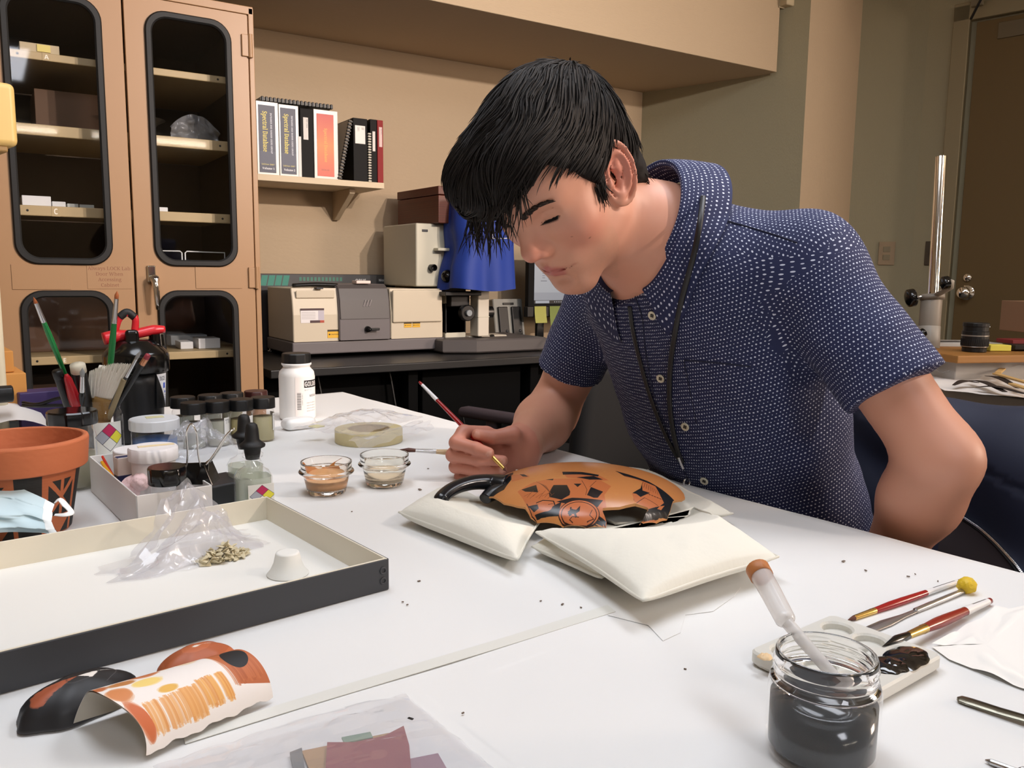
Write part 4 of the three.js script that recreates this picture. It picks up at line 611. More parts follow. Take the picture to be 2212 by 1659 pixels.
// ---------------------------------------------------------------- two little glass cups and the brush on one of them
{
  const prof = [[0, 0], [0.0235, 0], [0.0255, 0.002], [0.0265, 0.006], [0.0305, 0.024], [0.0325, 0.0275], [0.0365, 0.0285], [0.0372, 0.0305], [0.0355, 0.0325], [0.0335, 0.0335], [0.0342, 0.043], [0.0337, 0.0442], [0.0322, 0.043], [0.031, 0.033], [0.0285, 0.024], [0.0245, 0.006], [0, 0.0045]];
  const mk = (label, px, py, tint, level, wash) => {
    const o = thing('glass_cup', label, 'cup', on(px, py, HT + 0.0024), 0.4);
    part(o, 'glass', lathe(prof, 64), MP(tint, 0.02, { transmission: 1, ior: 1.45, thickness: 0.002 }));
    part(o, 'paint_residue', lathe([[0, 0.0048], [0.0245, 0.0064], [0.0272 + (level - 0.012) * 0.15, level], [0, level]], 48), wash);
    return o;
  };
  const a = mk('small glass cup coated with orange wash, nearer the tray', 706, 1064, 0xfffaf4, 0.02, M(0xdba873, 0.6));
  part(a, 'orange_smear', grid((u, v) => { const t = -2.7 + 2.5 * u + 0.25 * Math.sin(v * 7) * u, y = 0.012 + 0.031 * v * (0.62 + 0.38 * Math.sin(u * 7 + 0.6)); const r = (y < 0.033 ? 0.0245 + (y - 0.006) * 0.225 : 0.0316) - 0.0006; return V(Math.cos(t) * r, y, Math.sin(t) * r); }, 24, 12), M(0xb97a3e, 0.5, { side: THREE.DoubleSide }));
  mk('small glass cup with a thin pale residue, under the lying brush', 831, 1046, 0xfdfcf6, 0.011, M(0xdcc8ab, 0.6));
  brush('brush with brown wet bristles lying across the rim of the pale glass cup', at(862, 971, 1.19), at(1090, 984, 1.235), { name: 'paint_brush', handle: 0xcdb48c, ferrule: m.steel, hair: M(0x4a2316, 0.5), r: 0.0042, hl: 0.14, fl: 0.2, hr: 1 });
}
// ---------------------------------------------------------------- white bottle, vials, tape, plastic
{
  const o = thing('paint_bottle', 'white plastic bottle with black cap and barcode label at the far table end', 'bottle', on(643, 904, HT + 0.0022), 0);
  part(o, 'bottle_body', lathe([[0, 0], [0.032, 0], [0.0355, 0.004], [0.0355, 0.088], [0.034, 0.097], [0.027, 0.105], [0.0265, 0.108], [0.0295, 0.111], [0.0295, 0.114], [0.025, 0.115], [0, 0.115]], 56), M(0xe8e6e3, 0.35));
  part(o, 'cap', creased(lathe([[0, 0.115], [0.0285, 0.115], [0.0285, 0.132], [0.027, 0.134], [0, 0.134]], 48), 0.6), m.black);
  const g = new THREE.CylinderGeometry(0.0358, 0.0358, 0.082, 48, 1, true, 0, Math.PI * 1.1).translate(0, 0.047, 0).rotateY(-0.42);
  part(o, 'paper_label', g, M(0xffffff, 0.5, { map: picture(1024, 512, (c, w, h) => { c.fillStyle = '#ece5e0'; c.fillRect(0, 0, w, h); c.fillStyle = '#1b1b1d'; for (let i = 0; i < 34; i++) c.fillRect(30, 190 + i * 6.4, 66, 1.5 + 3.5 * (((i * 7) % 5) / 5)); c.save(); c.translate(108, 200); c.rotate(Math.PI / 2); c.font = '20px sans-serif'; c.fillText('7 38797 72204 8', 0, 0); c.restore(); c.fillRect(150, 40, 330, 92); c.fillStyle = '#ece5e0'; c.font = 'bold 84px sans-serif'; c.fillText('GOLDEN', 158, 116, 312); c.fillStyle = '#3c3c40'; c.font = '26px sans-serif'; c.fillText('M  A  T  T  E', 158, 170); c.font = 'bold 40px sans-serif'; c.fillText('MEDIUM', 250, 250); c.font = '22px sans-serif'; for (let i = 0; i < 4; i++) c.fillText('acrylic for artists use', 190, 330 + i * 34); }) }));
}
{
  const fill = [0x9c9c8e, 0xa6a493, 0x9f9261, 0xb3aa84, 0x8e8e82, 0x99978a, 0x8d8a74, 0x86664f];
  const spots = [[421, 966, '77019', 'front vial labelled 77019, leftmost of the capped vials'], [472, 961, '77041', 'front vial with white label, second from the left'], [523, 956, '', 'front vial with yellowish fill, third from the left'], [570, 950, '7789', 'front vial with sandy fill, the rightmost and nearest the white bottle'], [398, 950, '', 'rear vial beside the black bottle, behind the vial labelled 77019'], [457, 944, '', 'rear vial behind the second front vial'], [503, 938, '', 'rear vial behind the yellowish vial'], [555, 932, '', 'rearmost vial with reddish cap behind the sandy one']];
  spots.forEach(([x, y, t, label], i) => {
    const o = thing('glass_vial', label, 'vial', on(x, y, HT + 0.0024), 0.6, 'capped sample vials');
    part(o, 'glass', lathe([[0, 0], [0.0165, 0], [0.019, 0.002], [0.019, 0.05], [0.017, 0.055], [0.0155, 0.057], [0.0155, 0.064]], 36), m.glass);
    part(o, 'powder', lathe([[0, 0.001], [0.0178, 0.002], [0.0178, 0.043], [0, 0.044]], 32), M(fill[i], 0.8));
    part(o, 'cap', creased(lathe([[0.0175, 0.058], [0.021, 0.058], [0.021, 0.0755], [0.02, 0.077], [0, 0.077]], 36), 0.6), i === 7 ? M(0x3a1714, 0.4) : m.black);
    if (i < 4) part(o, 'paper_label', new THREE.CylinderGeometry(0.0192, 0.0192, 0.03, 24, 1, true, 0, 1.5).translate(0, 0.034, 0).rotateY(i === 3 ? 0.1 : -0.25), M(0xffffff, 0.6, { map: picture(256, 200, (c, w, h) => { c.fillStyle = '#e8e6e2'; c.fillRect(0, 0, w, h); c.fillStyle = '#444'; c.font = '66px serif'; c.fillText(t, 20, 70); }) }));
  });
}
solo('white_eraser', 'smooth white plastic block lying before the white bottle', 'eraser', box(0.062, 0.022, 0.036, 0.01, 0, 0.011, 0), M(0xeeeeec, 0.3), on(645, 926, HT + 0.0024), 0.15);
{
  const p = on(797, 952, HT + 0.0024), o = thing('tape_roll', 'roll of beige masking tape under crumpled plastic film', 'tape', p);
  part(o, 'tape', creased(lathe([[0.038, 0], [0.059, 0], [0.0595, 0.001], [0.0595, 0.022], [0.059, 0.023], [0.038, 0.023], [0.038, 0]], 64), 0.5), M(0xd3c494, 0.6)); part(o, 'core', creased(lathe([[0.036, 0.0003], [0.0379, 0.0003], [0.0379, 0.0227], [0.036, 0.0227], [0.036, 0.0003]], 48), 0.5), M(0xb9a37c, 0.8));
}
{
  const p = on(782, 928, HT + 0.024), mk = (u, v) => 0.35 + 0.65 * Math.sin(Math.PI * u) * Math.sin(Math.PI * v);
  const mB = MP(0xf8f8fa, 0.1, { transmission: 0.84, thickness: 0, ior: 1.5, side: THREE.DoubleSide });
  const o = thing('plastic_wrap', 'sheet of crumpled clear plastic film draped over the tape roll', 'plastic film', [p.x, HT + 0.026, p.z], 0.52);
  part(o, 'film', crumple(0.21, 0.13, 0.034, 12.4, mk, 60, 44), mB);
  part(o, 'film_edge', toCreasedNormals(grid((u, v) => V((u - 0.5) * 0.22 + 0.01 * noise(v * 4, u * 3, 2), 0.002 - 0.008 * v * v + 0.004 * noise(u * 9, v * 6, 5), 0.05 + 0.035 * v), 40, 12), 0.4), mB);
  solo('yellow_scrap', 'pale yellow paper scrap under the crumpled plastic film', 'paper', box(0.02, 0.002, 0.02, 0.0005), M(0xe6df9a, 0.7), on(684, 921, HT + 0.028), 0.4);
}
{
  const p = on(428, 985, HT + 0.0024), o = thing('bubble_bag', 'crumpled clear plastic bag between the binder clips and the vials', 'bag', p, 0.5);
  part(o, 'film', crumple(0.12, 0.09, 0.062, 21.7, (u, v) => 0.2 + 0.8 * Math.pow(Math.sin(Math.PI * u) * Math.sin(Math.PI * v), 0.6), 50, 40), MP(0xf8f8fa, 0.14, { transmission: 0.88, thickness: 0, ior: 1.5, side: THREE.DoubleSide }));
}
// ---------------------------------------------------------------- black shaker bottle with red lid
{
  const o = thing('shaker_bottle', 'large black bottle with a red flip lid and carrying loop', 'bottle', on(303, 952, HT + 0.0024), 0);
  part(o, 'bottle_body', lathe([[0, 0], [0.036, 0], [0.039, 0.004], [0.043, 0.1], [0.046, 0.128], [0, 0.128]], 56), M(0x17181a, 0.4));
  part(o, 'lid_band', lathe([[0.049, 0.122], [0.053, 0.124], [0.0535, 0.15], [0.05, 0.158], [0.03, 0.176], [0.02, 0.178], [0, 0.178]], 56), m.blackGloss);
  part(o, 'pivot_post', G(xf(box(0.022, 0.036, 0.014, 0.007), -0.008, 0.178, 0.02), xf(G(new THREE.CylinderGeometry(0.012, 0.014, 0.02, 20)), 0.034, 0.176, 0.0)), m.blackGloss);
  const red = M(0xc4202a, 0.3);
  part(o, 'flip_cap', sweep([[-0.05, 0.18, 0], [-0.03, 0.184, 0], [-0.005, 0.186, 0], [0.03, 0.193, 0], [0.048, 0.194, 0]], [0.014, 0.015, 0.011, 0.012, 0.008], 16, 20, 0.75), red);
  const loop = part(o, 'carry_loop', sweep([[-0.034, 0.184, 0.004], [-0.024, 0.214, 0.004], [-0.012, 0.223, 0.004], [0.0, 0.216, 0.004], [-0.002, 0.186, 0.004]], 0.0058, 12, 36), red);
  part(loop, 'loop_grip', sweep([[-0.024, 0.216, 0.004], [-0.0115, 0.2245, 0.004], [0.0, 0.216, 0.004]], 0.0066, 12, 16), m.rubber);
  part(o, 'printed_label', new THREE.CylinderGeometry(0.0475, 0.0445, 0.06, 24, 1, true, 0.55, 0.62).translate(0, 0.09, 0), M(0xffffff, 0.5, { map: picture(256, 256, (c, w, h) => { c.fillStyle = '#17181a'; c.fillRect(0, 0, w, h); c.fillStyle = '#dfe3ea'; c.beginPath(); c.moveTo(0, 0); c.lineTo(w, 0); c.lineTo(w, h); c.fill(); c.fillStyle = '#1d2026'; c.font = 'bold 44px sans-serif'; c.fillText('INSIDE', 60, 52, 180); c.fillStyle = '#2b4fc0'; c.fillRect(150, 70, 60, 40); c.fillRect(190, 130, 40, 16); c.fillStyle = '#7d8bb0'; for (let i = 0; i < 4; i++) c.fillRect(200, 160 + i * 14, 46, 5); }) }));
}
// ---------------------------------------------------------------- jars with brushes on the left
const nfpa = picture(256, 320, (c, w, h) => { c.fillStyle = '#e4e2da'; c.fillRect(0, 0, w, h); c.translate(w * 0.54, h * 0.42); const s = 62, d = (x, y, col) => { c.save(); c.translate(x, y); c.beginPath(); c.moveTo(0, -s); c.lineTo(s, 0); c.lineTo(0, s); c.lineTo(-s, 0); c.closePath(); c.fillStyle = col; c.fill(); c.strokeStyle = '#3a3a44'; c.lineWidth = 4; c.stroke(); c.restore(); }; d(0, -s, '#bf2458'); d(-s, 0, '#a9abb4'); d(s, 0, '#e3da3e'); d(0, s, '#e4e2da'); c.setTransform(1, 0, 0, 1, 0, 0); c.fillStyle = '#55555c'; c.fillRect(20, h - 20, 180, 5); });
{
  const o = thing('lidded_jar', 'clear glass jar with a wide black lid behind the terracotta pot', 'jar', on(165, 1052, HT + 0.0024));
  part(o, 'glass', lathe([[0, 0], [0.026, 0], [0.03, 0.003], [0.0305, 0.012], [0.028, 0.02], [0.0285, 0.07], [0.0265, 0.078], [0.0265, 0.088]], 48), m.glass);
  part(o, 'contents', lathe([[0, 0.003], [0.026, 0.004], [0.0255, 0.05], [0, 0.051]], 40), MP(0xb7b49e, 0.4, { transmission: 0.5, thickness: 0 }));
  part(o, 'lid', creased(lathe([[0, 0.0885], [0.031, 0.0885], [0.0315, 0.09], [0.0315, 0.105], [0.03, 0.107], [0, 0.107]], 48), 0.6), m.blackGloss);
  const b = thing('brush_jar', 'open glass jar with a hazard diamond label holding brushes', 'jar', on(232, 1000, HT + 0.0024));
  part(b, 'glass', lathe([[0, 0], [0.021, 0], [0.0255, 0.003], [0.0255, 0.075], [0.0225, 0.083], [0.0215, 0.085], [0.0228, 0.09], [0.0218, 0.096], [0.0225, 0.0985]], 48), m.glass);
  part(b, 'hazard_label', new THREE.CylinderGeometry(0.0258, 0.0258, 0.055, 24, 1, true, -0.75, 1.65).translate(0, 0.04, 0).rotateY(-0.05), M(0xffffff, 0.5, { map: nfpa }));
  const j = thing('pen_jar', 'dark jar of pens hidden behind the black-lidded jar', 'jar', on(168, 985, HT + 0.0024));
  part(j, 'jar_body', lathe([[0, 0], [0.026, 0], [0.027, 0.003], [0.027, 0.07], [0.025, 0.07], [0.025, 0.006], [0, 0.005]], 40), M(0x2c2a28, 0.4));
  const q = (px, py, k) => at(px, py, k);
  const green = { handle: 0x177a3a, ferrule: m.steel, hair: M(0xa55a2c, 0.6), r: 0.0042, hl: 0.05, fl: 0.18 };
  brush('green-handled brush leaning far left out of the pens', q(72, 641, 1.16), q(163, 862, 1.27), green);
  brush('green-handled brush standing almost upright before the cabinet', q(253, 628, 1.235), q(226, 925, 1.285), { ...green, hr: 0.8, r: 0.0048 });
  { // wide white hake brush
    const p0 = q(216, 905, 1.27), p1 = q(224, 858, 1.262), p2 = q(245, 788, 1.25), up = p2.clone().sub(p1).normalize(), wd = RIGHT.clone();
    const o2 = thing('hake_brush', 'wide flat brush with soft white bristles standing in the jar', 'brush', p1);
    const g = []; for (let i = 0; i < 420; i++) { const s = rr(-1, 1), t = rr(-0.35, 0.35), L = rr(0.9, 1.05) * (1 - 0.12 * s * s); const a = p1.clone().addScaledVector(wd, s * 0.018 - 0.002).addScaledVector(AWAY, t * 0.012), e = p1.clone().addScaledVector(up, 0.055 * L + 0.005 * s).addScaledVector(wd, s * 0.029 - 0.001 + rr(-0.002, 0.002)).addScaledVector(AWAY, t * 0.018 + rr(-0.002, 0.002)); g.push(sweep([a, a.clone().lerp(e, 0.55), e], [0.0022, 0.0021, 0.0003], 4)); }
    partW(o2, 'bristles', G(...g), M(0xeee8da, 0.85)).userData.kind = 'stuff'; partW(o2, 'bristle_core', sweep([p1, p1.clone().addScaledVector(up, 0.03), p1.clone().addScaledVector(up, 0.046)], [0.017, 0.0225, 0.02], 24, 8, 0.3, AWAY), M(0xe6dfd0, 0.9));
    partW(o2, 'cord_binding', sweep([p0, p1], [0.0165, 0.0185], 20, 6, 0.42, AWAY), M(0x8f6d3a, 0.8, { bumpMap: grainTex, bumpScale: 0.001 }));
    partW(o2, 'handle', sweep([q(232, 985, 1.285), p0], [0.009, 0.0165], 16, 6, 0.35, AWAY), M(0xa98452, 0.6));
  }
  const stick = (name, label, cat, a, b, r, mt, tip, tipm) => { const o3 = thing(name, label, cat, a); partW(o3, 'barrel', sweep([a, b], r, 14), mt); if (tip) { const d = a.clone().sub(b).normalize(); partW(o3, tip, sweep([a.clone().addScaledVector(d, -0.001), a.clone().addScaledVector(d, 0.011)], [r * 1.05, r * 1.02], 14), tipm); } return o3; };
  const pc = stick('pencil', 'black pencil with a pink eraser leaning right beside the white brush', 'pencil', q(308, 786, 1.24), q(236, 900, 1.275), 0.0042, m.black, 'ferrule', M(0xc98d6a, 0.3, { metalness: 0.8 }));
  { const a = q(308, 786, 1.24), d = a.clone().sub(q(236, 900, 1.275)).normalize(); partW(pc, 'eraser', sweep([a.clone().addScaledVector(d, 0.011), a.clone().addScaledVector(d, 0.018)], [0.0042, 0.004], 14), M(0xa33a46, 0.6)); }
  brush('thin grey paint brush leaning right in front of the pencil', q(304, 757, 1.225), q(232, 890, 1.265), { handle: 0x4a4a48, ferrule: m.steel, hair: M(0x9a9a98, 0.5), r: 0.0038, hl: 0.12, fl: 0.3, hr: 0.9 });
  stick('wooden_stick', 'flat wooden stick leaning right behind the white brush', 'stick', q(268, 820, 1.24), q(234, 905, 1.27), 0.004, M(0x9a8a68, 0.7));
  stick('black_marker', 'black marker leaning left in the pens', 'pen', q(128, 815, 1.22), q(152, 885, 1.25), 0.0072, m.blackPlastic, 'cap', m.black);
  { const a = q(144, 809, 1.205), b = q(165, 875, 1.235), o4 = thing('red_pen', 'red pointed pen cap standing among the pens', 'pen', a); partW(o4, 'barrel', sweep([a, a.clone().lerp(b, 0.12), a.clone().lerp(b, 0.75), b], [0.003, 0.006, 0.0095, 0.0098], 4), M(0xb31b25, 0.3)); }
  stick('white_capped_tube', 'black tube with a torn white end among the pens', 'pen', q(170, 802, 1.23), q(185, 880, 1.26), 0.0105, m.black, 'paper_end', M(0xd9cfb8, 0.8));
  brush('small soft brush with steel ferrule and black handle among the pens', q(178, 794, 1.2), q(177, 878, 1.23), { handle: 0x0c0c0c, ferrule: m.steel, hair: M(0x9d9f9d, 0.5), r: 0.0046, hl: 0.2, fl: 0.42, hr: 1 });
}
{
  const o = thing('white_lid_jar', 'clear jar of blue powder with a white lid and yellowed tape', 'jar', on(337, 992, HT + 0.0024));
  part(o, 'glass', lathe([[0, 0], [0.031, 0], [0.0345, 0.003], [0.0345, 0.044], [0.033, 0.05]], 48), m.glass);
  part(o, 'blue_contents', lathe([[0, 0.002], [0.032, 0.003], [0.0325, 0.034], [0, 0.036]], 40), M(0x5b7fb8, 0.7));
  part(o, 'lid', creased(lathe([[0, 0.0495], [0.0365, 0.0495], [0.0372, 0.051], [0.0372, 0.0645], [0.036, 0.066], [0, 0.066]], 56), 0.6), M(0xe6e8ea, 0.4));
  part(o, 'tape_piece', box(0.026, 0.0006, 0.018, 0.0002, 0.002, 0.0664, -0.008), M(0xd8d2a4, 0.7));
}
// ---------------------------------------------------------------- white box of small things
{
  const c0 = V(0.132, 0, -0.978), W = 0.082, D = 0.245, ux = V(Math.cos(0.09), 0, -Math.sin(0.09)), ub = V(-Math.sin(0.09), 0, -Math.cos(0.09)), c = c0.clone().addScaledVector(ux, W / 2).addScaledVector(ub, D / 2);
  const y0 = HT + 0.0024, o = thing('sundries_box', 'open white cardboard box of small supplies behind the tray', 'box', [c.x, y0, c.z], 0.09);
  const mw = M(0xdcdad7, 0.5), H = 0.048;
  part(o, 'bottom', box(W, 0.002, D, 0.0005, 0, 0.001, 0), mw);
  for (const [w, d, x, z] of [[W, 0.0018, 0, D / 2], [W, 0.0018, 0, -D / 2], [0.0018, D, W / 2, 0], [0.0018, D, -W / 2, 0]]) part(o, 'side', box(w, H, d, 0.0006, x, H / 2, z), mw);
  const In = (a, b, y = 0.003) => c.clone().addScaledVector(ux, a).addScaledVector(ub, b).setY(y0 + y);
  { const p = In(0.004, -0.02), t = thing('white_tub', 'white plastic tub with a strip of beige tape on its lid, in the supplies box', 'tub', p); const tub = M(0xe7e4e4, 0.4);
    part(t, 'tub_body', lathe([[0, 0], [0.023, 0], [0.0245, 0.002], [0.0255, 0.062], [0, 0.062]], 48), tub); part(t, 'lid', creased(lathe([[0, 0.062], [0.0285, 0.062], [0.029, 0.064], [0.029, 0.076], [0.0275, 0.078], [0, 0.078]], 56), 0.7), tub); part(t, 'tape_piece', box(0.042, 0.0006, 0.009, 0.0002, 0.004, 0.0784, -0.002), M(0xdcc9a0, 0.7)); }
  { const p = at(362, 1040, 0.95).setY(y0 + 0.003), t = thing('small_jar', 'small glass jar with black lid in the near end of the supplies box', 'jar', p); part(t, 'glass', lathe([[0, 0], [0.016, 0], [0.019, 0.002], [0.019, 0.046], [0.0165, 0.051]], 40), m.glass); part(t, 'lid', creased(lathe([[0, 0.052], [0.0205, 0.052], [0.021, 0.053], [0.021, 0.07], [0.02, 0.0715], [0, 0.0715]], 44), 0.7), m.blackGloss); }
  { const p = In(0.005, 0.06), t = thing('white_tub', 'second white lidded tub, farther back in the supplies box', 'tub', p); const tub = M(0xe7e4e4, 0.4); part(t, 'tub_body', lathe([[0, 0], [0.026, 0], [0.027, 0.045], [0, 0.045]], 40), tub); part(t, 'lid', creased(lathe([[0, 0.045], [0.03, 0.045], [0.03, 0.06], [0.029, 0.061], [0, 0.061]], 48), 0.7), tub); }
  solo('navy_packet', 'navy blue and cream packet standing in the supplies box', 'packet', G(box(0.03, 0.062, 0.016, 0.002, 0, 0.031, 0)), M(0xffffff, 0.5, { map: picture(64, 64, (x, w, h) => { x.fillStyle = '#d9c9bd'; x.fillRect(0, 0, w, 24); x.fillStyle = '#20264f'; x.fillRect(0, 24, w, 40); }) }), In(-0.017, 0.02, 0.003), 0.2);
  const cot = (label, a, b, y, r, sd) => { const g = new THREE.IcosahedronGeometry(r, 8), q = g.attributes.position; for (let i = 0; i < q.count; i++) { const v = V(q.getX(i), q.getY(i), q.getZ(i)), f = 1 + 0.3 * fbm(v.x * 90 + sd, v.y * 90, v.z * 90, 4); v.multiplyScalar(f); q.setXYZ(i, v.x, v.y, v.z); } g.computeVertexNormals(); solo('cotton_ball', label, 'cotton', g, M(0xeccfd0, 0.95), In(a, b, y)); };
  cot('pink cotton tuft leaning on the white tub in the supplies box', -0.02, -0.02, 0.032, 0.015, 2); cot('round pink cotton ball left of the tuft in the supplies box', -0.028, -0.005, 0.026, 0.0105, 7); cot('upper pink cotton tuft beside the white tub', -0.016, -0.035, 0.042, 0.011, 12);
  const rod = (name, label, col, a, b, r) => solo(name, label, 'stick', sweep([In(...a), In(...b)], [r * 0.5, r], 12), M(col, 0.5));
  rod('yellow_crayon', 'orange-yellow crayon along the left wall of the supplies box', 0xe0a21f, [-0.034, 0.085, 0.046], [-0.033, -0.01, 0.028], 0.004); rod('red_crayon', 'red crayon beside the orange-yellow one in the supplies box', 0xc8321f, [-0.03, 0.1, 0.05], [-0.034, -0.03, 0.022], 0.0032);
  rod('dark_stick', 'dark stick lying low at the left wall of the supplies box', 0x2a2220, [-0.037, -0.05, 0.034], [-0.034, -0.11, 0.026], 0.003);
  const clip = (label, p, turn, arms) => { const t = thing('binder_clip', label, 'clip', p, turn);
    part(t, 'spring', plate([[-0.011, 0], [0.011, 0], [0.0015, 0.024], [-0.0015, 0.024]], 0.034, 0.001).translate(0, 0, -0.017), m.blackGloss);
    for (const [s, ang] of arms) part(t, 'wire_arm', xf(G(sweep([[-0.006, 0, 0.009], [-0.004, 0.02, 0.006], [-0.003, 0.05, 0.005], [0, 0.058, 0.0], [-0.003, 0.05, -0.005], [-0.004, 0.02, -0.006], [-0.006, 0, -0.009]], 0.0011, 8, 44)), s * 0.004, 0.016, 0, 0, 0, ang), m.chrome); };
  clip('black binder clip with its wire arm raised at the box edge', at(420, 1042, 1.0), 1.25, [[1, 0.2]]);
  clip('black binder clip with wire arm leaning right over the box corner', at(448, 1040, 1.01), -0.5, [[1, -0.55]]);
}
solo('black_case', 'flat black case lying between the supplies box and the dropper bottles', 'case', box(0.075, 0.028, 0.06, 0.003, 0, 0.014, 0), M(0x232427, 0.5), on(462, 1082, HT + 0.0024), 0.3);
{
  const sq = (a, n = 3.2) => { const c = Math.cos(a), s = Math.sin(a); return Math.pow(Math.abs(c) ** n + Math.abs(s) ** n, -1 / n); };
  const build = (label, p, turn) => {
    const o = thing('dropper_bottle', label, 'bottle', p, turn, 'square dropper bottles');
    const prof = [[0.0, 0, 0], [0.0215, 0, 1], [0.0235, 0.003, 1], [0.0235, 0.044, 1], [0.0195, 0.053, 0.7], [0.0125, 0.0575, 0.2], [0.0105, 0.06, 0], [0.0105, 0.07, 0], [0.0135, 0.0715, 0], [0.0138, 0.0755, 0], [0.0118, 0.077, 0]];
    const shell = (sc, lim) => grid((u, v) => { const f = v * (lim - 1), i = Math.min(Math.floor(f), lim - 2), t = f - i, r = prof[i][0] + (prof[i + 1][0] - prof[i][0]) * t, y = prof[i][1] + (prof[i + 1][1] - prof[i][1]) * t, k = prof[i][2] + (prof[i + 1][2] - prof[i][2]) * t, a = -u * 6.28319, w = (r * sc) * (1 + (sq(a) - 1) * k); return V(Math.cos(a) * w, y + (sc < 1 ? 0.0012 : 0), Math.sin(a) * w); }, 64, 60);
    part(o, 'glass', shell(1, prof.length), m.glass);
    part(o, 'clear_liquid', shell(0.93, 4), MP(0xdfe5da, 0.15, { transmission: 0.55, thickness: 0 }));
    part(o, 'rubber_bulb', lathe([[0, 0.076], [0.0088, 0.068], [0.0105, 0.077], [0.0112, 0.082], [0.0165, 0.0845], [0.017, 0.0875], [0.013, 0.0905], [0.0095, 0.094], [0.0085, 0.108], [0.0072, 0.114], [0.004, 0.1165], [0, 0.117]], 40), m.rubber);
    o.scale.setScalar(0.94); part(o, 'pipette_tube', lathe([[0.0025, 0.012], [0.003, 0.03], [0.003, 0.07]], 16), m.glass);
    return o;
  };
  const a = build('front dropper bottle with black rubber bulb and hazard label', on(549, 1098, HT + 0.0024), 0.0);
  part(a, 'hazard_label', box(0.034, 0.036, 0.0006, 0.0002, 0.0035, 0.02, 0.0238), M(0xffffff, 0.5, { map: nfpa }));
  build('rear dropper bottle half hidden behind the front one', on(532, 1070, HT + 0.0024), 0.1);
}
// ---------------------------------------------------------------- terracotta pot and blue face mask
{
  const o = thing('terracotta_pot', 'terracotta flower pot painted with a black geometric band', 'plant pot', [0.026, HT + 0.0024, -1.075], 1.1);
  const clay = M(0xb9673f, 0.75, { bumpMap: grainTex, bumpScale: 0.0004 });
  const band = picture(2048, 512, (c, w, h) => {
    c.fillStyle = '#ad5f38'; c.fillRect(0, 0, w, h); c.fillStyle = '#1b1917';
    for (let i = 0; i < 5; i++) { const x = i * w / 5; c.fillRect(x, 10, 150, 502); c.save(); c.translate(x + 285, 230); const tri = (a, b, d) => { c.beginPath(); c.moveTo(...a); c.lineTo(...b); c.lineTo(...d); c.fill(); };
      for (const s of [1, -1]) { tri([s * 95, -130], [s * 95, 100], [s * 14, -14]); } tri([-74, -160], [74, -160], [0, -42]); tri([-78, 130], [78, 130], [0, 14]); tri([-95, 160], [-95, 282], [-10, 282]); tri([95, 160], [95, 282], [10, 282]); c.fillStyle = '#ad5f38'; c.fillRect(-12, -170, 24, 460); c.fillStyle = '#1b1917'; c.restore(); }
  });
  part(o, 'pot_base', lathe([[0, 0], [0.046, 0], [0.048, 0.002]], 48), clay);
  part(o, 'pot_body', lathe([[0.048, 0.002], [0.0605, 0.074]], 72), M(0xffffff, 0.7, { map: band, bumpMap: grainTex, bumpScale: 0.0003 }));
  part(o, 'rim', lathe([[0.0605, 0.074], [0.0672, 0.074], [0.0685, 0.0755], [0.071, 0.104], [0.07, 0.107], [0.066, 0.108], [0.0635, 0.106], [0.061, 0.078], [0.046, 0.02], [0, 0.012]], 72), clay);
}
{
  const P = (x, y, d) => at(x, y, d), o = thing('face_mask', 'pale blue pleated surgical face mask leaning on the terracotta pot', 'mask', P(40, 1110, 0.88));
  const tl = P(-70, 1048, 0.9), tr = P(118, 1085, 0.9), bl = P(-70, 1150, 0.845), br = P(126, 1152, 0.865), mk = M(0xc3dbe3, 0.85, { side: THREE.DoubleSide });
  const f = (u, v) => tl.clone().lerp(tr, u).lerp(bl.clone().lerp(br, u), v).addScaledVector(AWAY, -0.014 * Math.sin(Math.PI * v) * (1.1 - 0.6 * u) - 0.013 * Math.abs(((v * 3.2 + 0.35 * u) % 1) - 0.35) * (1 - u * 0.75) - 0.005 * noise(u * 4, v * 5, 3)).add(V(0, 0.012 * Math.sin(Math.PI * (u * 0.9 + 0.1)) * (1 - v), 0));
  partW(o, 'pleated_front', grid((u, v) => f(u * 0.93, v), 50, 40), mk);
  partW(o, 'white_edge', grid((u, v) => f(0.92 + 0.1 * u, v).addScaledVector(AWAY, -0.0006), 6, 30), M(0xe6ecec, 0.85, { side: THREE.DoubleSide }));
  partW(o, 'ear_loop', sweep([P(117, 1087, 0.897), P(128, 1079, 0.9), P(142, 1092, 0.9), P(153, 1108, 0.89), P(140, 1112, 0.885), P(118, 1112, 0.885)], [0.0016, 0.004, 0.005, 0.0035, 0.003, 0.0015], 8, 24, 0.2), M(0xe9ecea, 0.85));
}
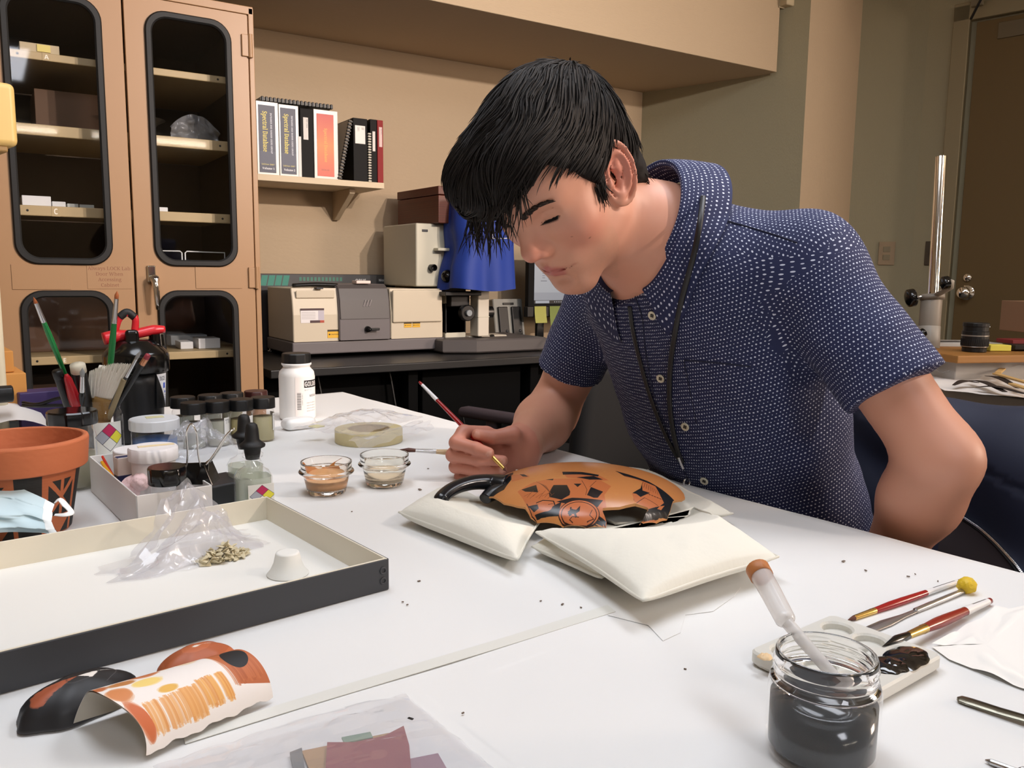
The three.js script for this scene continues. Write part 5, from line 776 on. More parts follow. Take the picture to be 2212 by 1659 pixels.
// ---------------------------------------------------------------- far left table corner: boxes, papers, cables
{
  const t = thing('grey_tray', 'grey plastic tray of white papers at the left edge', 'tray', on(10, 945, HT + 0.0024), 0.15);
  part(t, 'tray_body', G(box(0.15, 0.003, 0.1, 0.001, 0, 0.002, 0), box(0.15, 0.034, 0.003, 0.001, 0, 0.018, 0.05), box(0.15, 0.034, 0.003, 0.001, 0, 0.018, -0.05), box(0.003, 0.034, 0.1, 0.001, 0.075, 0.018, 0)), M(0x8f999d, 0.5));
  part(t, 'rolled_rim', G(tube([[-0.075, 0.034, 0.05], [0.075, 0.034, 0.05], [0.075, 0.034, -0.05]], 0.0025, 8)), M(0x8f999d, 0.5));
  const p = on(5, 938, HT + 0.02); solo('folded_paper', 'folded white paper lying in the grey tray', 'paper', toCreasedNormals(grid((u, v) => V((u - 0.5) * 0.12, 0.026 + 0.026 * Math.sin(Math.PI * Math.min(1, u * 0.9)) - 0.02 * v * v, (v - 0.4) * 0.1), 10, 8), 0.3), M(0xe8e2dc, 0.8, { side: THREE.DoubleSide }), p, 0.15);
  const pu = M(0x3a2a5c, 0.5); solo('purple_box', 'purple cardboard box upright behind the grey tray', 'box', box(0.075, 0.085, 0.05, 0.002, 0, 0.0425, 0), pu, on(92, 945, HT + 0.0024), 0.2);
  solo('purple_folder', 'dark purple folder lying low beside the pen jar', 'folder', box(0.09, 0.03, 0.06, 0.002, 0, 0.015, 0), M(0x332851, 0.5), on(100, 935, HT + 0.0024).addScaledVector(AWAY, 0.12), 0.2);
  for (const [i, dy] of [[0, 0], [1, 0.012]]) solo('audio_cable', i ? 'lower black cable looping behind the purple box to the pens' : 'upper black cable looping behind the purple box to the pens', 'cable', tube([at(50, 870 + i * 6, 1.33), at(85, 873 + i * 4, 1.3), at(120, 862 + i * 14, 1.3), at(142, 858 + i * 18, 1.3)], 0.0028, 8, 20), m.black);
  solo('black_cylinder', 'black cylinder lying at the left edge above the papers', 'roll', xf(disc(0.014, 0.11, 28, 0.002), 0, 0, 0, 0, 0, Math.PI / 2), m.black, at(28, 850, 1.36).add(V(0, 0, 0)), 0.1);
  const card = M(0xc98c45, 0.75);
  const oc = (px, d) => at(px, 800, d);
  solo('orange_carton', 'orange-brown carton, lower of two stacked at the left edge', 'box', box(0.16, 0.118, 0.12, 0.002, 0, 0.059, 0), card, [oc(48, 1.42).x - 0.08, HT + 0.0024, oc(48, 1.42).z - 0.06], 0.1);
  solo('orange_carton', 'orange-brown carton, upper of two stacked at the left edge', 'box', box(0.15, 0.037, 0.11, 0.002, 0, 0.0185, 0), card, [oc(27, 1.42).x - 0.077, HT + 0.121, oc(27, 1.42).z - 0.06], 0.1);
  const lp = at(-26, 600, 1.42), l = thing('task_light', 'cream plastic lamp head on a thin post at the left edge', 'lamp', [lp.x - 0.005, HT + 0.0024, lp.z + 0.055], 0.2);
  part(l, 'post', new THREE.CylinderGeometry(0.009, 0.009, 0.54, 16).translate(0.012, 0.27, 0), M(0xd9cdb0, 0.5)); part(l, 'base', disc(0.045, 0.02), M(0xb9a888, 0.5));
  part(l, 'lamp_head', box(0.1, 0.1, 0.08, 0.01, 0.004, 0.543, 0), M(0xd3b26c, 0.4)); part(l, 'lower_trim', box(0.08, 0.011, 0.065, 0.004, 0.0, 0.489, 0), M(0x9a7a4a, 0.5));
}
// ---------------------------------------------------------------- implicit surfaces for the figure
function surface(f, lo, hi, cell, slack = 1.5) {   // naive surface nets over a box; far blocks are skipped
  const n = [0, 1, 2].map((i) => Math.ceil((hi[i] - lo[i]) / cell / 4) * 4 + 1), [nx, ny, nz] = n, val = new Float32Array(nx * ny * nz).fill(1), at_ = (i, j, k) => (k * ny + j) * nx + i, B = 4, reach = cell * B * 0.87 * slack;
  for (let K = 0; K < nz - 1; K += B) for (let J = 0; J < ny - 1; J += B) for (let I = 0; I < nx - 1; I += B) {
    const d = f(lo[0] + (I + 2) * cell, lo[1] + (J + 2) * cell, lo[2] + (K + 2) * cell), far = Math.abs(d) > reach;
    for (let k = K; k <= K + B; k++) for (let j = J; j <= J + B; j++) for (let i = I; i <= I + B; i++) { if (far) { if (val[at_(i, j, k)] === 1) val[at_(i, j, k)] = d; } else val[at_(i, j, k)] = f(lo[0] + i * cell, lo[1] + j * cell, lo[2] + k * cell); }
  }
  const id = new Int32Array(nx * ny * nz).fill(-1), pos = [], idx = [], E = [[0, 1], [0, 2], [0, 4], [1, 3], [1, 5], [2, 3], [2, 6], [3, 7], [4, 5], [4, 6], [5, 7], [6, 7]];
  const c = new Float32Array(8);
  for (let k = 0; k < nz - 1; k++) for (let j = 0; j < ny - 1; j++) for (let i = 0; i < nx - 1; i++) {
    let mask = 0;
    for (let q = 0; q < 8; q++) { c[q] = val[at_(i + (q & 1), j + (q >> 1 & 1), k + (q >> 2))]; if (c[q] < 0) mask |= 1 << q; }
    if (mask === 0 || mask === 255) continue;
    let x = 0, y = 0, z = 0, s = 0;
    for (const [a, b] of E) if ((c[a] < 0) !== (c[b] < 0)) { const t = c[a] / (c[a] - c[b]); x += (a & 1) + t * ((b & 1) - (a & 1)); y += (a >> 1 & 1) + t * ((b >> 1 & 1) - (a >> 1 & 1)); z += (a >> 2) + t * ((b >> 2) - (a >> 2)); s++; }
    id[at_(i, j, k)] = pos.length / 3; pos.push(lo[0] + (i + x / s) * cell, lo[1] + (j + y / s) * cell, lo[2] + (k + z / s) * cell);
  }
  const quad = (a, b, d, e, flip) => { if (a < 0 || b < 0 || d < 0 || e < 0) return; flip ? idx.push(a, d, b, a, e, d) : idx.push(a, b, d, a, d, e); };
  for (let k = 1; k < nz - 1; k++) for (let j = 1; j < ny - 1; j++) for (let i = 1; i < nx - 1; i++) {
    const v = val[at_(i, j, k)] < 0;
    if (v !== val[at_(i + 1, j, k)] < 0) quad(id[at_(i, j - 1, k - 1)], id[at_(i, j, k - 1)], id[at_(i, j, k)], id[at_(i, j - 1, k)], !v);
    if (v !== val[at_(i, j + 1, k)] < 0) quad(id[at_(i - 1, j, k - 1)], id[at_(i - 1, j, k)], id[at_(i, j, k)], id[at_(i, j, k - 1)], !v);
    if (v !== val[at_(i, j, k + 1)] < 0) quad(id[at_(i - 1, j - 1, k)], id[at_(i, j - 1, k)], id[at_(i, j, k)], id[at_(i - 1, j, k)], !v);
  }
  const g = new THREE.BufferGeometry(); g.setAttribute('position', new THREE.Float32BufferAttribute(pos, 3)); g.setIndex(idx);
  // normals from the field
  const nor = new Float32Array(pos.length), e = cell * 0.7;
  for (let i = 0; i < pos.length; i += 3) { const [x, y, z] = [pos[i], pos[i + 1], pos[i + 2]]; let a = f(x + e, y, z) - f(x - e, y, z), b = f(x, y + e, z) - f(x, y - e, z), d = f(x, y, z + e) - f(x, y, z - e); const l = Math.hypot(a, b, d) || 1; nor[i] = a / l; nor[i + 1] = b / l; nor[i + 2] = d / l; }
  g.setAttribute('normal', new THREE.Float32BufferAttribute(nor, 3));
  return g;
}
const smin = (a, b, k) => { const h = Math.max(k - Math.abs(a - b), 0) / k; return Math.min(a, b) - h * h * k * 0.25; };
const smax = (a, b, k) => -smin(-a, -b, k);
const cap_ = (x, y, z, a, b, ra, rb) => { const bx = b[0] - a[0], by = b[1] - a[1], bz = b[2] - a[2], px = x - a[0], py = y - a[1], pz = z - a[2]; let h = (px * bx + py * by + pz * bz) / (bx * bx + by * by + bz * bz); h = h < 0 ? 0 : h > 1 ? 1 : h; return Math.hypot(px - h * bx, py - h * by, pz - h * bz) - (ra + (rb - ra) * h); };
const sph = (x, y, z, c, r) => Math.hypot(x - c[0], y - c[1], z - c[2]) - r;
const ell = (x, y, z, c, r) => { const a = (x - c[0]) / r[0], b = (y - c[1]) / r[1], d = (z - c[2]) / r[2], k0 = Math.hypot(a, b, d), k1 = Math.hypot(a / r[0], b / r[1], d / r[2]); return k1 < 1e-9 ? -Math.min(...r) : k0 * (k0 - 1) / k1; };
const arr = (v) => [v.x, v.y, v.z];

// ---------------------------------------------------------------- the man: head frame (forward, up, his left) and joints
const HO = V(0.625, 1.16, -0.863), HF = V(-0.644, -0.73, 0.228).normalize(), HS = V(0.287, 0.046, 0.956), HU = V(0, 0, 0);
HS.addScaledVector(HF, -HS.dot(HF)).normalize(); HU.copy(HF).cross(HS).normalize(); if (HU.y < 0) HU.negate();
const hp = (f, u, s) => HO.clone().addScaledVector(HF, f).addScaledVector(HU, u).addScaledVector(HS, s);   // head coordinates to room
const toHead = (x, y, z) => { const a = x - HO.x, b = y - HO.y, c = z - HO.z; return [a * HF.x + b * HF.y + c * HF.z, a * HU.x + b * HU.y + c * HU.z, a * HS.x + b * HS.y + c * HS.z]; };
const skull = (f, u, s) => ell(f, u, s, [-0.006, 0.05, 0], [0.098, 0.079, 0.074]);
function faceField(f, u, s0) {
  const s = Math.abs(s0);
  let d = skull(f, u, s);
  d = smin(d, ell(f, u, s, [0.036, 0.052, 0], [0.06, 0.05, 0.06]), 0.03);
  d = smin(d, ell(f, u, s, [0.04, -0.022, 0], [0.05, 0.078, 0.05]), 0.035);
  d = smin(d, cap_(f, u, s, [0.002, -0.048, 0.05], [0.066, -0.094, 0.014], 0.015, 0.0165), 0.03);
  d = smin(d, ell(f, u, s, [0.02, -0.03, 0.04], [0.035, 0.05, 0.02]), 0.03);
  d = smin(d, cap_(f, u, s, [0.0862, 0.0385, 0.007], [0.0655, 0.041, 0.044], 0.0085, 0.0085), 0.018);
  d = smin(d, sph(f, u, s, [0.054, -0.008, 0.042], 0.02), 0.03);
  d = smin(d, ell(f, u, s, [0.068, -0.052, 0], [0.025, 0.033, 0.032]), 0.024);
  d = smin(d, ell(f, u, s, [0.0745, -0.094, 0], [0.0155, 0.0155, 0.02]), 0.02);
  d = smax(d, -sph(f, u, s, [0.102, 0.0235, 0.0375], 0.0148), 0.018);                        // eye sockets
  d = smin(d, cap_(f, u, s, [0.0845, 0.033, 0], [0.1065, -0.005, 0], 0.0058, 0.0082), 0.012);  // nose
  d = smin(d, ell(f, u, s, [0.088, -0.006, 0], [0.02, 0.024, 0.0155]), 0.012);
  d = smin(d, sph(f, u, s, [0.1092, -0.0108, 0.0], 0.0098), 0.01);
  d = smin(d, ell(f, u, s, [0.095, -0.0168, 0.0128], [0.012, 0.0088, 0.0064]), 0.008);
  d = smax(d, -ell(f, u, s, [0.1045, -0.0265, 0.0068], [0.006, 0.0045, 0.0034]), 0.003);
  d = smin(d, cap_(f, u, s, [0.094, -0.0465, 0.003], [0.0785, -0.053, 0.0265], 0.0062, 0.0034), 0.006);  // lips
  d = smin(d, cap_(f, u, s, [0.0905, -0.0605, 0], [0.0785, -0.0565, 0.024], 0.0072, 0.0034), 0.006);
  d = smax(d, -cap_(f, u, s, [0.1012, -0.0532, 0], [0.0815, -0.055, 0.0285], 0.0021, 0.0017), 0.003);
  d = smax(d, -ell(f, u, s, [0.1, -0.074, 0], [0.0125, 0.0065, 0.016]), 0.012);              // hollow above the chin
  d = smin(d, sph(f, u, s, [0.0715, 0.0262, 0.0325], 0.0136), 0.004);                         // lids over the eyeball
  d = smax(d, -cap_(f, u, s, [0.0838, 0.0172, 0.021], [0.0785, 0.0182, 0.0435], 0.0025, 0.0014), 0.001);   // the lids' slit
  d = smax(d, -cap_(f, u, s, [0.0866, 0.0338, 0.0215], [0.0785, 0.0338, 0.0435], 0.0012, 0.0008), 0.003);     // lid crease
  // ear
  const ef = f + 0.006 + (u) * 0.22, eu = u - 0.002;
  let e = Math.abs(Math.hypot(ef / 0.0165, eu / 0.031) - 1) * 0.019 - 0.0035; e = Math.max(Math.hypot(e, Math.max(0, Math.abs(s - 0.0795 + ef * 0.55) - 0.0015)) - 0.0022, -1);
  e = smin(e, Math.max(ell(ef, eu, s, [0, 0, 0.0755 - ef * 0.55], [0.0165, 0.031, 0.0042]), 0), 0.004);
  e = smin(e, cap_(ef, eu, s, [-0.004, 0.012, 0.0785], [0.001, -0.017, 0.0775], 0.0026, 0.0028), 0.004);
  e = smin(e, sph(ef, eu, s, [0.005, -0.0265, 0.074], 0.0068), 0.006);
  e = smin(e, sph(ef, eu, s, [0.0145, -0.003, 0.0735], 0.0048), 0.004);
  e = smax(e, -ell(ef, eu, s, [0.004, -0.005, 0.081], [0.0072, 0.011, 0.007]), 0.004);
  return smin(d, e, 0.005);
}
const J = {
  Ls: at(1748, 573, 1.06), Le: at(2032, 993, 0.965), Lw: at(1900, 1245, 1.1), Rs: at(1325, 600, 1.31), Re: at(1192, 893, 1.46), Rw: at(1122, 966, 1.25),
  neck0: hp(-0.028, -0.052, 0), neck1: V(0.79, 1.098, -0.862), chest: V(0.9, 0.96, -0.868), waist: V(1.0, 0.72, -0.858), hip: V(1.09, 0.555, -0.85),
};
const A = {}; for (const k in J) A[k] = arr(J[k]);
const sideV = J.Ls.clone().sub(J.Rs).normalize();
// trunk: an elliptic tube along hip - waist - chest - neck
const spine = [[J.hip, 0.165, 0.115], [J.waist, 0.145, 0.1], [J.waist.clone().lerp(J.chest, 0.55), 0.155, 0.112], [J.chest, 0.158, 0.108], [J.chest.clone().lerp(J.neck1, 0.55), 0.135, 0.082], [J.neck1, 0.08, 0.055]];
function trunk(x, y, z, grow = 0) {
  let best = 1e9;
  for (let i = 0; i < spine.length - 1; i++) {
    const [a, wa, da] = spine[i], [b, wb, db] = spine[i + 1], bx = b.x - a.x, by = b.y - a.y, bz = b.z - a.z, L = bx * bx + by * by + bz * bz;
    let h = ((x - a.x) * bx + (y - a.y) * by + (z - a.z) * bz) / L; h = h < 0 ? 0 : h > 1 ? 1 : h;
    const px = x - a.x - h * bx, py = y - a.y - h * by, pz = z - a.z - h * bz, w = wa + (wb - wa) * h + grow, dp = da + (db - da) * h + grow, l = px * sideV.x + py * sideV.y + pz * sideV.z, o = Math.sqrt(Math.max(0, px * px + py * py + pz * pz - l * l));
    const k0 = Math.hypot(l / w, o / dp), k1 = Math.hypot(l / w / w, o / dp / dp), d = k1 < 1e-6 ? -dp : k0 * (k0 - 1) / k1;
    best = i ? smin(best, d, 0.04) : d;
  }
  return best;
}
const fleshArm = (x, y, z, s, e, w, r = [0.052, 0.0425, 0.043, 0.029]) => {
  const m1 = [0, 1, 2].map((i) => e[i] + (w[i] - e[i]) * 0.3);
  let d = cap_(x, y, z, s, e, r[0], r[1] * 0.96); d = smin(d, cap_(x, y, z, e, m1, r[1] * 0.93, r[2]), 0.03); return smin(d, cap_(x, y, z, m1, w, r[2], r[3]), 0.03);
};
const neckF = (x, y, z) => smin(cap_(x, y, z, A.neck0, A.neck1, 0.057, 0.064), cap_(x, y, z, arr(hp(0.01, -0.07, 0)), arr(J.neck1.clone().lerp(J.chest, 0.2).add(V(-0.03, 0.0, 0))), 0.036, 0.05), 0.03);
// hands as chains of joints
const handR = (() => {
  const k = (a, b, c) => arr(at(a, b, c));
  return { palm: [[k(1130, 966, 1.245), k(1048, 948, 1.236), 0.021, 0.0165], [k(1132, 975, 1.25), k(1030, 972, 1.248), 0.022, 0.016], [k(1128, 988, 1.25), k(1026, 998, 1.25), 0.02, 0.0155], [k(1120, 1000, 1.245), k(1028, 1022, 1.246), 0.019, 0.014]],
    fingers: [
      [[k(1050, 938, 1.228), k(1002, 934, 1.198), k(985, 956, 1.184), k(1028, 969, 1.172), k(1056, 978, 1.172)], [0.0125, 0.0108, 0.0098, 0.009, 0.0078]],
      [[k(1036, 962, 1.238), k(990, 968, 1.206), k(978, 983, 1.194), k(1036, 993, 1.18), k(1086, 995, 1.176)], [0.0125, 0.0108, 0.0098, 0.009, 0.0078]],
      [[k(1030, 990, 1.245), k(992, 996, 1.214), k(984, 1008, 1.202), k(1038, 1018, 1.188), k(1084, 1014, 1.186)], [0.012, 0.0102, 0.0094, 0.0086, 0.0074]],
      [[k(1032, 1012, 1.246), k(1000, 1020, 1.225), k(994, 1030, 1.214), k(1036, 1038, 1.2), k(1072, 1032, 1.198)], [0.0105, 0.009, 0.0084, 0.0076, 0.0066]],
      [[k(1122, 962, 1.24), k(1106, 940, 1.212), k(1064, 945, 1.192), k(1031, 938, 1.184)], [0.017, 0.0136, 0.0102, 0.0082]],
    ] };
})();
function handField(h) {
  return (x, y, z) => { let d = 1e9; for (const [a, b, ra, rb] of h.palm) d = smin(d, cap_(x, y, z, a, b, ra, rb), 0.014); let g = 1e9; for (const [p, r] of h.fingers) { let q = 1e9; for (let i = 0; i < p.length - 1; i++) q = smin(q, cap_(x, y, z, p[i], p[i + 1], r[i], r[i + 1]), 0.004); g = smin(g, q, 0.0022); } return smin(d, g, 0.007); };
}
const hR = handField(handR);
// the left hand rests on his lap under the table
const lapDir = J.Lw.clone().sub(J.Le).normalize();
const handL = (() => {
  const w = J.Lw, f = lapDir.clone().multiplyScalar(1).add(V(-0.2, -0.5, 0.15)).normalize(), s = sideV.clone().addScaledVector(f, -sideV.dot(f)).normalize(), n = f.clone().cross(s), p = (a, b, c) => arr(w.clone().addScaledVector(f, a).addScaledVector(s, b).addScaledVector(n, c));
  const o = { palm: [], fingers: [] };
  [-0.026, -0.009, 0.009, 0.026].forEach((b, i) => { o.palm.push([p(0.01, b * 0.6, 0), p(0.09, b, 0), 0.019, 0.0145]); const L = [0.038, 0.043, 0.04, 0.031][i]; o.fingers.push([[p(0.088, b, 0), p(0.088 + L, b * 1.08, -0.008), p(0.088 + L * 1.6, b * 1.1, -0.022), p(0.088 + L * 1.9, b * 1.1, -0.04)], [0.0112, 0.0095, 0.0086, 0.0072]]); });
  o.fingers.push([[p(0.03, -0.025, -0.004), p(0.06, -0.046, -0.012), p(0.086, -0.054, -0.02), p(0.108, -0.052, -0.028)], [0.016, 0.0122, 0.0102, 0.0082]]);
  return o;
})();
const hL = handField(handL);
const headF = (x, y, z) => { const [f, u, s] = toHead(x, y, z); return faceField(f, u, s); };
const hipC = J.hip, kneeL = V(0.62, 0.5, -0.7), kneeR = V(0.62, 0.5, -1.02), footL = V(0.66, 0.06, -0.72), footR = V(0.66, 0.06, -1.02);
const coarse = (x, y, z) => {
  let d = smin(trunk(x, y, z), neckF(x, y, z), 0.05);
  d = smin(d, cap_(x, y, z, A.neck1, A.Ls, 0.045, 0.05), 0.05); d = smin(d, cap_(x, y, z, A.neck1, A.Rs, 0.045, 0.05), 0.05);
  d = smin(d, fleshArm(x, y, z, A.Ls, A.Le, A.Lw), 0.03);
  return smin(d, fleshArm(x, y, z, A.Rs, A.Re, A.Rw), 0.03);
};
const skinF = (x, y, z) => { let d = coarse(x, y, z); d = smin(d, headF(x, y, z), 0.022); return d; };
const rightF = (x, y, z) => smin(coarse(x, y, z), hR(x, y, z), 0.02), leftF = (x, y, z) => smin(coarse(x, y, z), hL(x, y, z), 0.02);
// boxes with finer grids: each keeps what lies inside its own box, the body keeps the rest
const around = (pts, pad) => { const lo = [1e9, 1e9, 1e9], hi = [-1e9, -1e9, -1e9]; for (const p of pts) for (let i = 0; i < 3; i++) { lo[i] = Math.min(lo[i], p[i] - pad); hi[i] = Math.max(hi[i], p[i] + pad); } return [lo, hi]; };
const allF = (x, y, z) => { let d = skinF(x, y, z); d = smin(d, hR(x, y, z), 0.02); return smin(d, hL(x, y, z), 0.02); };
// skin: one continuous surface, finer at the head and the hands
const man = thing('person', 'young man with dark hair in a navy dotted shirt painting the bowl', 'person', [1.05, 0, -0.86]);
const inBox = (p, b, e = 0) => p.x > b[0][0] + e && p.x < b[1][0] - e && p.y > b[0][1] + e && p.y < b[1][1] - e && p.z > b[0][2] + e && p.z < b[1][2] - e;
function keep(g, test) { const q = g.attributes.position, ix = g.index.array, o = [], c = V(0, 0, 0), v = V(0, 0, 0); for (let i = 0; i < ix.length; i += 3) { c.set(0, 0, 0); for (let k = 0; k < 3; k++) c.add(v.fromBufferAttribute(q, ix[i + k])); c.multiplyScalar(1 / 3); if (test(c)) o.push(ix[i], ix[i + 1], ix[i + 2]); } g.setIndex(o); return g; }
const headBox = around([arr(hp(0.02, 0.03, 0))], 0.155), rBox = around(handR.fingers.flatMap((k) => k[0]).concat(handR.palm.map((k) => k[1])), 0.02), lBox = around(handL.fingers.flatMap((k) => k[0]).concat(handL.palm.map((k) => k[1])), 0.02);
const gBody = keep(surface(allF, [0.55, 0.4, -1.35], [1.3, 1.22, -0.38], 0.0085), (c) => !inBox(c, headBox, 0.016) && !inBox(c, rBox, 0.012) && !inBox(c, lBox, 0.012));
const gHead = keep(surface(skinF, headBox[0], headBox[1], 0.0022), (c) => inBox(c, headBox, 0.0025));
const gR = keep(surface(rightF, rBox[0].map((v) => v - 0.004), rBox[1].map((v) => v + 0.004), 0.0024), (c) => inBox(c, rBox, 0));
const gL = keep(surface(leftF, lBox[0].map((v) => v - 0.004), lBox[1].map((v) => v + 0.004), 0.004), (c) => inBox(c, lBox, 0));
function march(px, py, f, t0 = 0.6, t1 = 1.7) { const r = dirOf(px, py), L = r.length(); let t = t0; for (let i = 0; i < 200; i++) { const p = r.clone().multiplyScalar(t).add(camera.position), d = f(p.x, p.y, p.z); if (d < 0.0004) return p; t += Math.max(d * 0.7, 0.0006) / L; if (t > t1) return null; } return null; }
{
  const g = mergeGeometries([gBody, gHead, gR, gL]), q = g.attributes.position, col = new Float32Array(q.count * 3), base = new THREE.Color(0xc9937a), lip = new THREE.Color(0xb05a58), red = new THREE.Color(0xc57a68), mole = new THREE.Color(0x6b3f30), beard = new THREE.Color(0xa58268), nail = new THREE.Color(0xd6a493), c = new THREE.Color();
  const spots = [[1236, 513, 0.0014], [1274, 514, 0.0016], [1270, 608, 0.0012], [1934, 1163, 0.003], [2012, 880, 0.002], [1985, 882, 0.0015], [2040, 868, 0.0015]].map(([x, y, r]) => [march(x, y, allF), r]).filter((k) => k[0]);
  const nails = [[4, 3, 0.005, [-0.3, 0.5]], [0, 4, 0.0045], [1, 4, 0.0045], [2, 4, 0.004]].map(([f, i, r]) => [V(...handR.fingers[f][0][i]).addScaledVector(AWAY, -0.007), r]);
  const near = (p, a, r0, r1) => { const d = p.distanceTo(a); return d < r0 ? 1 : d > r1 ? 0 : 1 - (d - r0) / (r1 - r0); };
  for (let i = 0; i < q.count; i++) {
    const p = V(q.getX(i), q.getY(i), q.getZ(i)), [f, u, s] = toHead(p.x, p.y, p.z), as = Math.abs(s);
    c.copy(base);
    const n = 0.5 + 0.5 * fbm(p.x * 60, p.y * 60, p.z * 60, 3); c.lerp(red, 0.28 * n);
    if (p.distanceTo(HO) < 0.2) {
      const L = Math.min(cap_(f, u, as, [0.0975, -0.0475, 0], [0.0815, -0.053, 0.0265], 0.0045, 0.0028), cap_(f, u, as, [0.0945, -0.0605, 0], [0.081, -0.0565, 0.0235], 0.0068, 0.0034));
      if (L < 0.003) c.lerp(lip, Math.min(1, Math.max(0, (0.003 - L) / 0.002)) * 0.9);
      c.lerp(red, 0.5 * near(V(f, u, as), V(0.11, -0.012, 0.006), 0.008, 0.03)); c.lerp(red, 0.5 * near(V(f, u, as), V(0.06, -0.018, 0.048), 0.01, 0.04)); c.lerp(red, 0.8 * near(V(f, u, as), V(-0.01, 0.004, 0.085), 0.012, 0.045));
      if (u < -0.03 && f > 0.03) c.lerp(beard, 0.3 * Math.min(1, (-0.03 - u) / 0.03) * (0.6 + 0.4 * noise(p.x * 900, p.y * 900, p.z * 900)));
    }
    if (inBox(p, rBox)) { c.lerp(red, 0.55); for (const [a, r] of nails) if (p.distanceTo(a) < r) c.lerp(nail, 0.6); }
    for (const [a, r] of spots) if (p.distanceTo(a) < r) c.lerp(mole, 0.85);
    col.set([c.r, c.g, c.b], i * 3);
  }
  g.setAttribute('color', new THREE.BufferAttribute(col, 3));
  partW(man, 'body', g, MP(0xffffff, 0.48, { vertexColors: true, sheen: 0.15, sheenRoughness: 0.6, sheenColor: new THREE.Color(0xffc9b0) }));
}
// eyes, lashes, brows
for (const s of [1, -1]) {
  const c = [0.0711, 0.0255, 0.0325 * s], e = new THREE.SphereGeometry(0.0122, 40, 28), q = e.attributes.position, col = [], look = V(0.72, -0.66, 0.05 * s).normalize();
  for (let i = 0; i < q.count; i++) { const v = V(q.getX(i), q.getY(i), q.getZ(i)).normalize(), a = v.angleTo(look); const k = a < 0.2 ? [0.005, 0.005, 0.005] : a < 0.5 ? [0.05, 0.03, 0.015] : [0.6, 0.55, 0.5]; col.push(...k); const w = hp(c[0] + v.x * 0.0122, c[1] + v.y * 0.0122, c[2] + v.z * 0.0122); q.setXYZ(i, w.x, w.y, w.z); }
  e.setAttribute('color', new THREE.Float32BufferAttribute(col, 3)); e.computeVertexNormals();
  partW(man, 'eye', e, M(0xffffff, 0.1, { vertexColors: true, side: THREE.DoubleSide }));
  const lash = []; for (let i = 0; i < 26; i++) { const t = i / 25, a = hp(0.0845 - 0.005 * t * t, 0.0194 + 0.0006 * t, (0.0205 + 0.0235 * t) * s); lash.push(sweep([a, a.clone().addScaledVector(HF, 0.003).addScaledVector(HU, -0.0022), a.clone().addScaledVector(HF, 0.0062).addScaledVector(HU, -0.0028).addScaledVector(HS, 0.002 * (t - 0.3) * s)], [0.0006, 0.00045, 0.0001], 4)); }
  partW(man, 'eyelashes', G(...lash), M(0x120d0b, 0.7)).userData.kind = 'stuff';
  const brow = []; for (let i = 0; i < 150; i++) { const t = rnd(), w = rr(-1, 1), p = hp(0.0, 0, 0); const f0 = 0.0945 - 0.021 * t * t, u0 = 0.0385 + 0.009 * Math.sin(t * 2.2) + w * 0.0036 * (1 - 0.55 * t), s0 = (0.012 + 0.036 * t) * s; let a = hp(f0, u0, s0); for (let k = 0; k < 6; k++) { const d = headF(a.x, a.y, a.z); a.addScaledVector(HF, -d * 0.8); } const b = a.clone().addScaledVector(HS, 0.007 * s).addScaledVector(HU, 0.0022 * (1 - 1.8 * t)).addScaledVector(HF, 0.0014 - 0.003 * t); brow.push(sweep([a, a.clone().lerp(b, 0.5).addScaledVector(HF, 0.001), b], [0.0006, 0.0006, 0.00015], 4)); }
  partW(man, 'eyebrow', G(...brow), M(0x33241c, 0.85)).userData.kind = 'stuff';
}
// hair: a mass with loose locks over it
const hairline = (f, s) => (f > 0.017 ? Math.min(-0.001 + (f - 0.017) * 1.75, Math.max(0.02, Math.min(0.082, 0.053 + 0.49 * s))) : f > -0.03 ? -0.03 : -0.03 + (f + 0.03) * 1.0);
const hairMass = (f, u, s) => {
  let d = ell(f, u, s, [-0.014, 0.052, 0], [0.108, 0.091, 0.086]);
  d = smin(d, ell(f, u, s, [0.055, 0.08, -0.016], [0.06, 0.046, 0.074]), 0.03);
  d = smin(d, ell(f, u, s, [0.066, 0.07, -0.044], [0.038, 0.035, 0.04]), 0.03);
  d = smin(d, ell(f, u, s, [-0.06, -0.01, 0], [0.048, 0.07, 0.074]), 0.03);
  d = smin(d, ell(f, u, s, [-0.066, -0.05, 0], [0.034, 0.045, 0.064]), 0.02);
  return d;
};
const hairCut = (f, u, s) => {
  let d = smax(hairMass(f, u, s), (hairline(f, s) - u) * 0.75, 0.008);
  const e = (Math.hypot((f + 0.009) / 0.021, (u + 0.002) / 0.037) - 1) * 0.021; if (Math.abs(s) > 0.05) d = smax(d, -e, 0.008);
  return d;
};
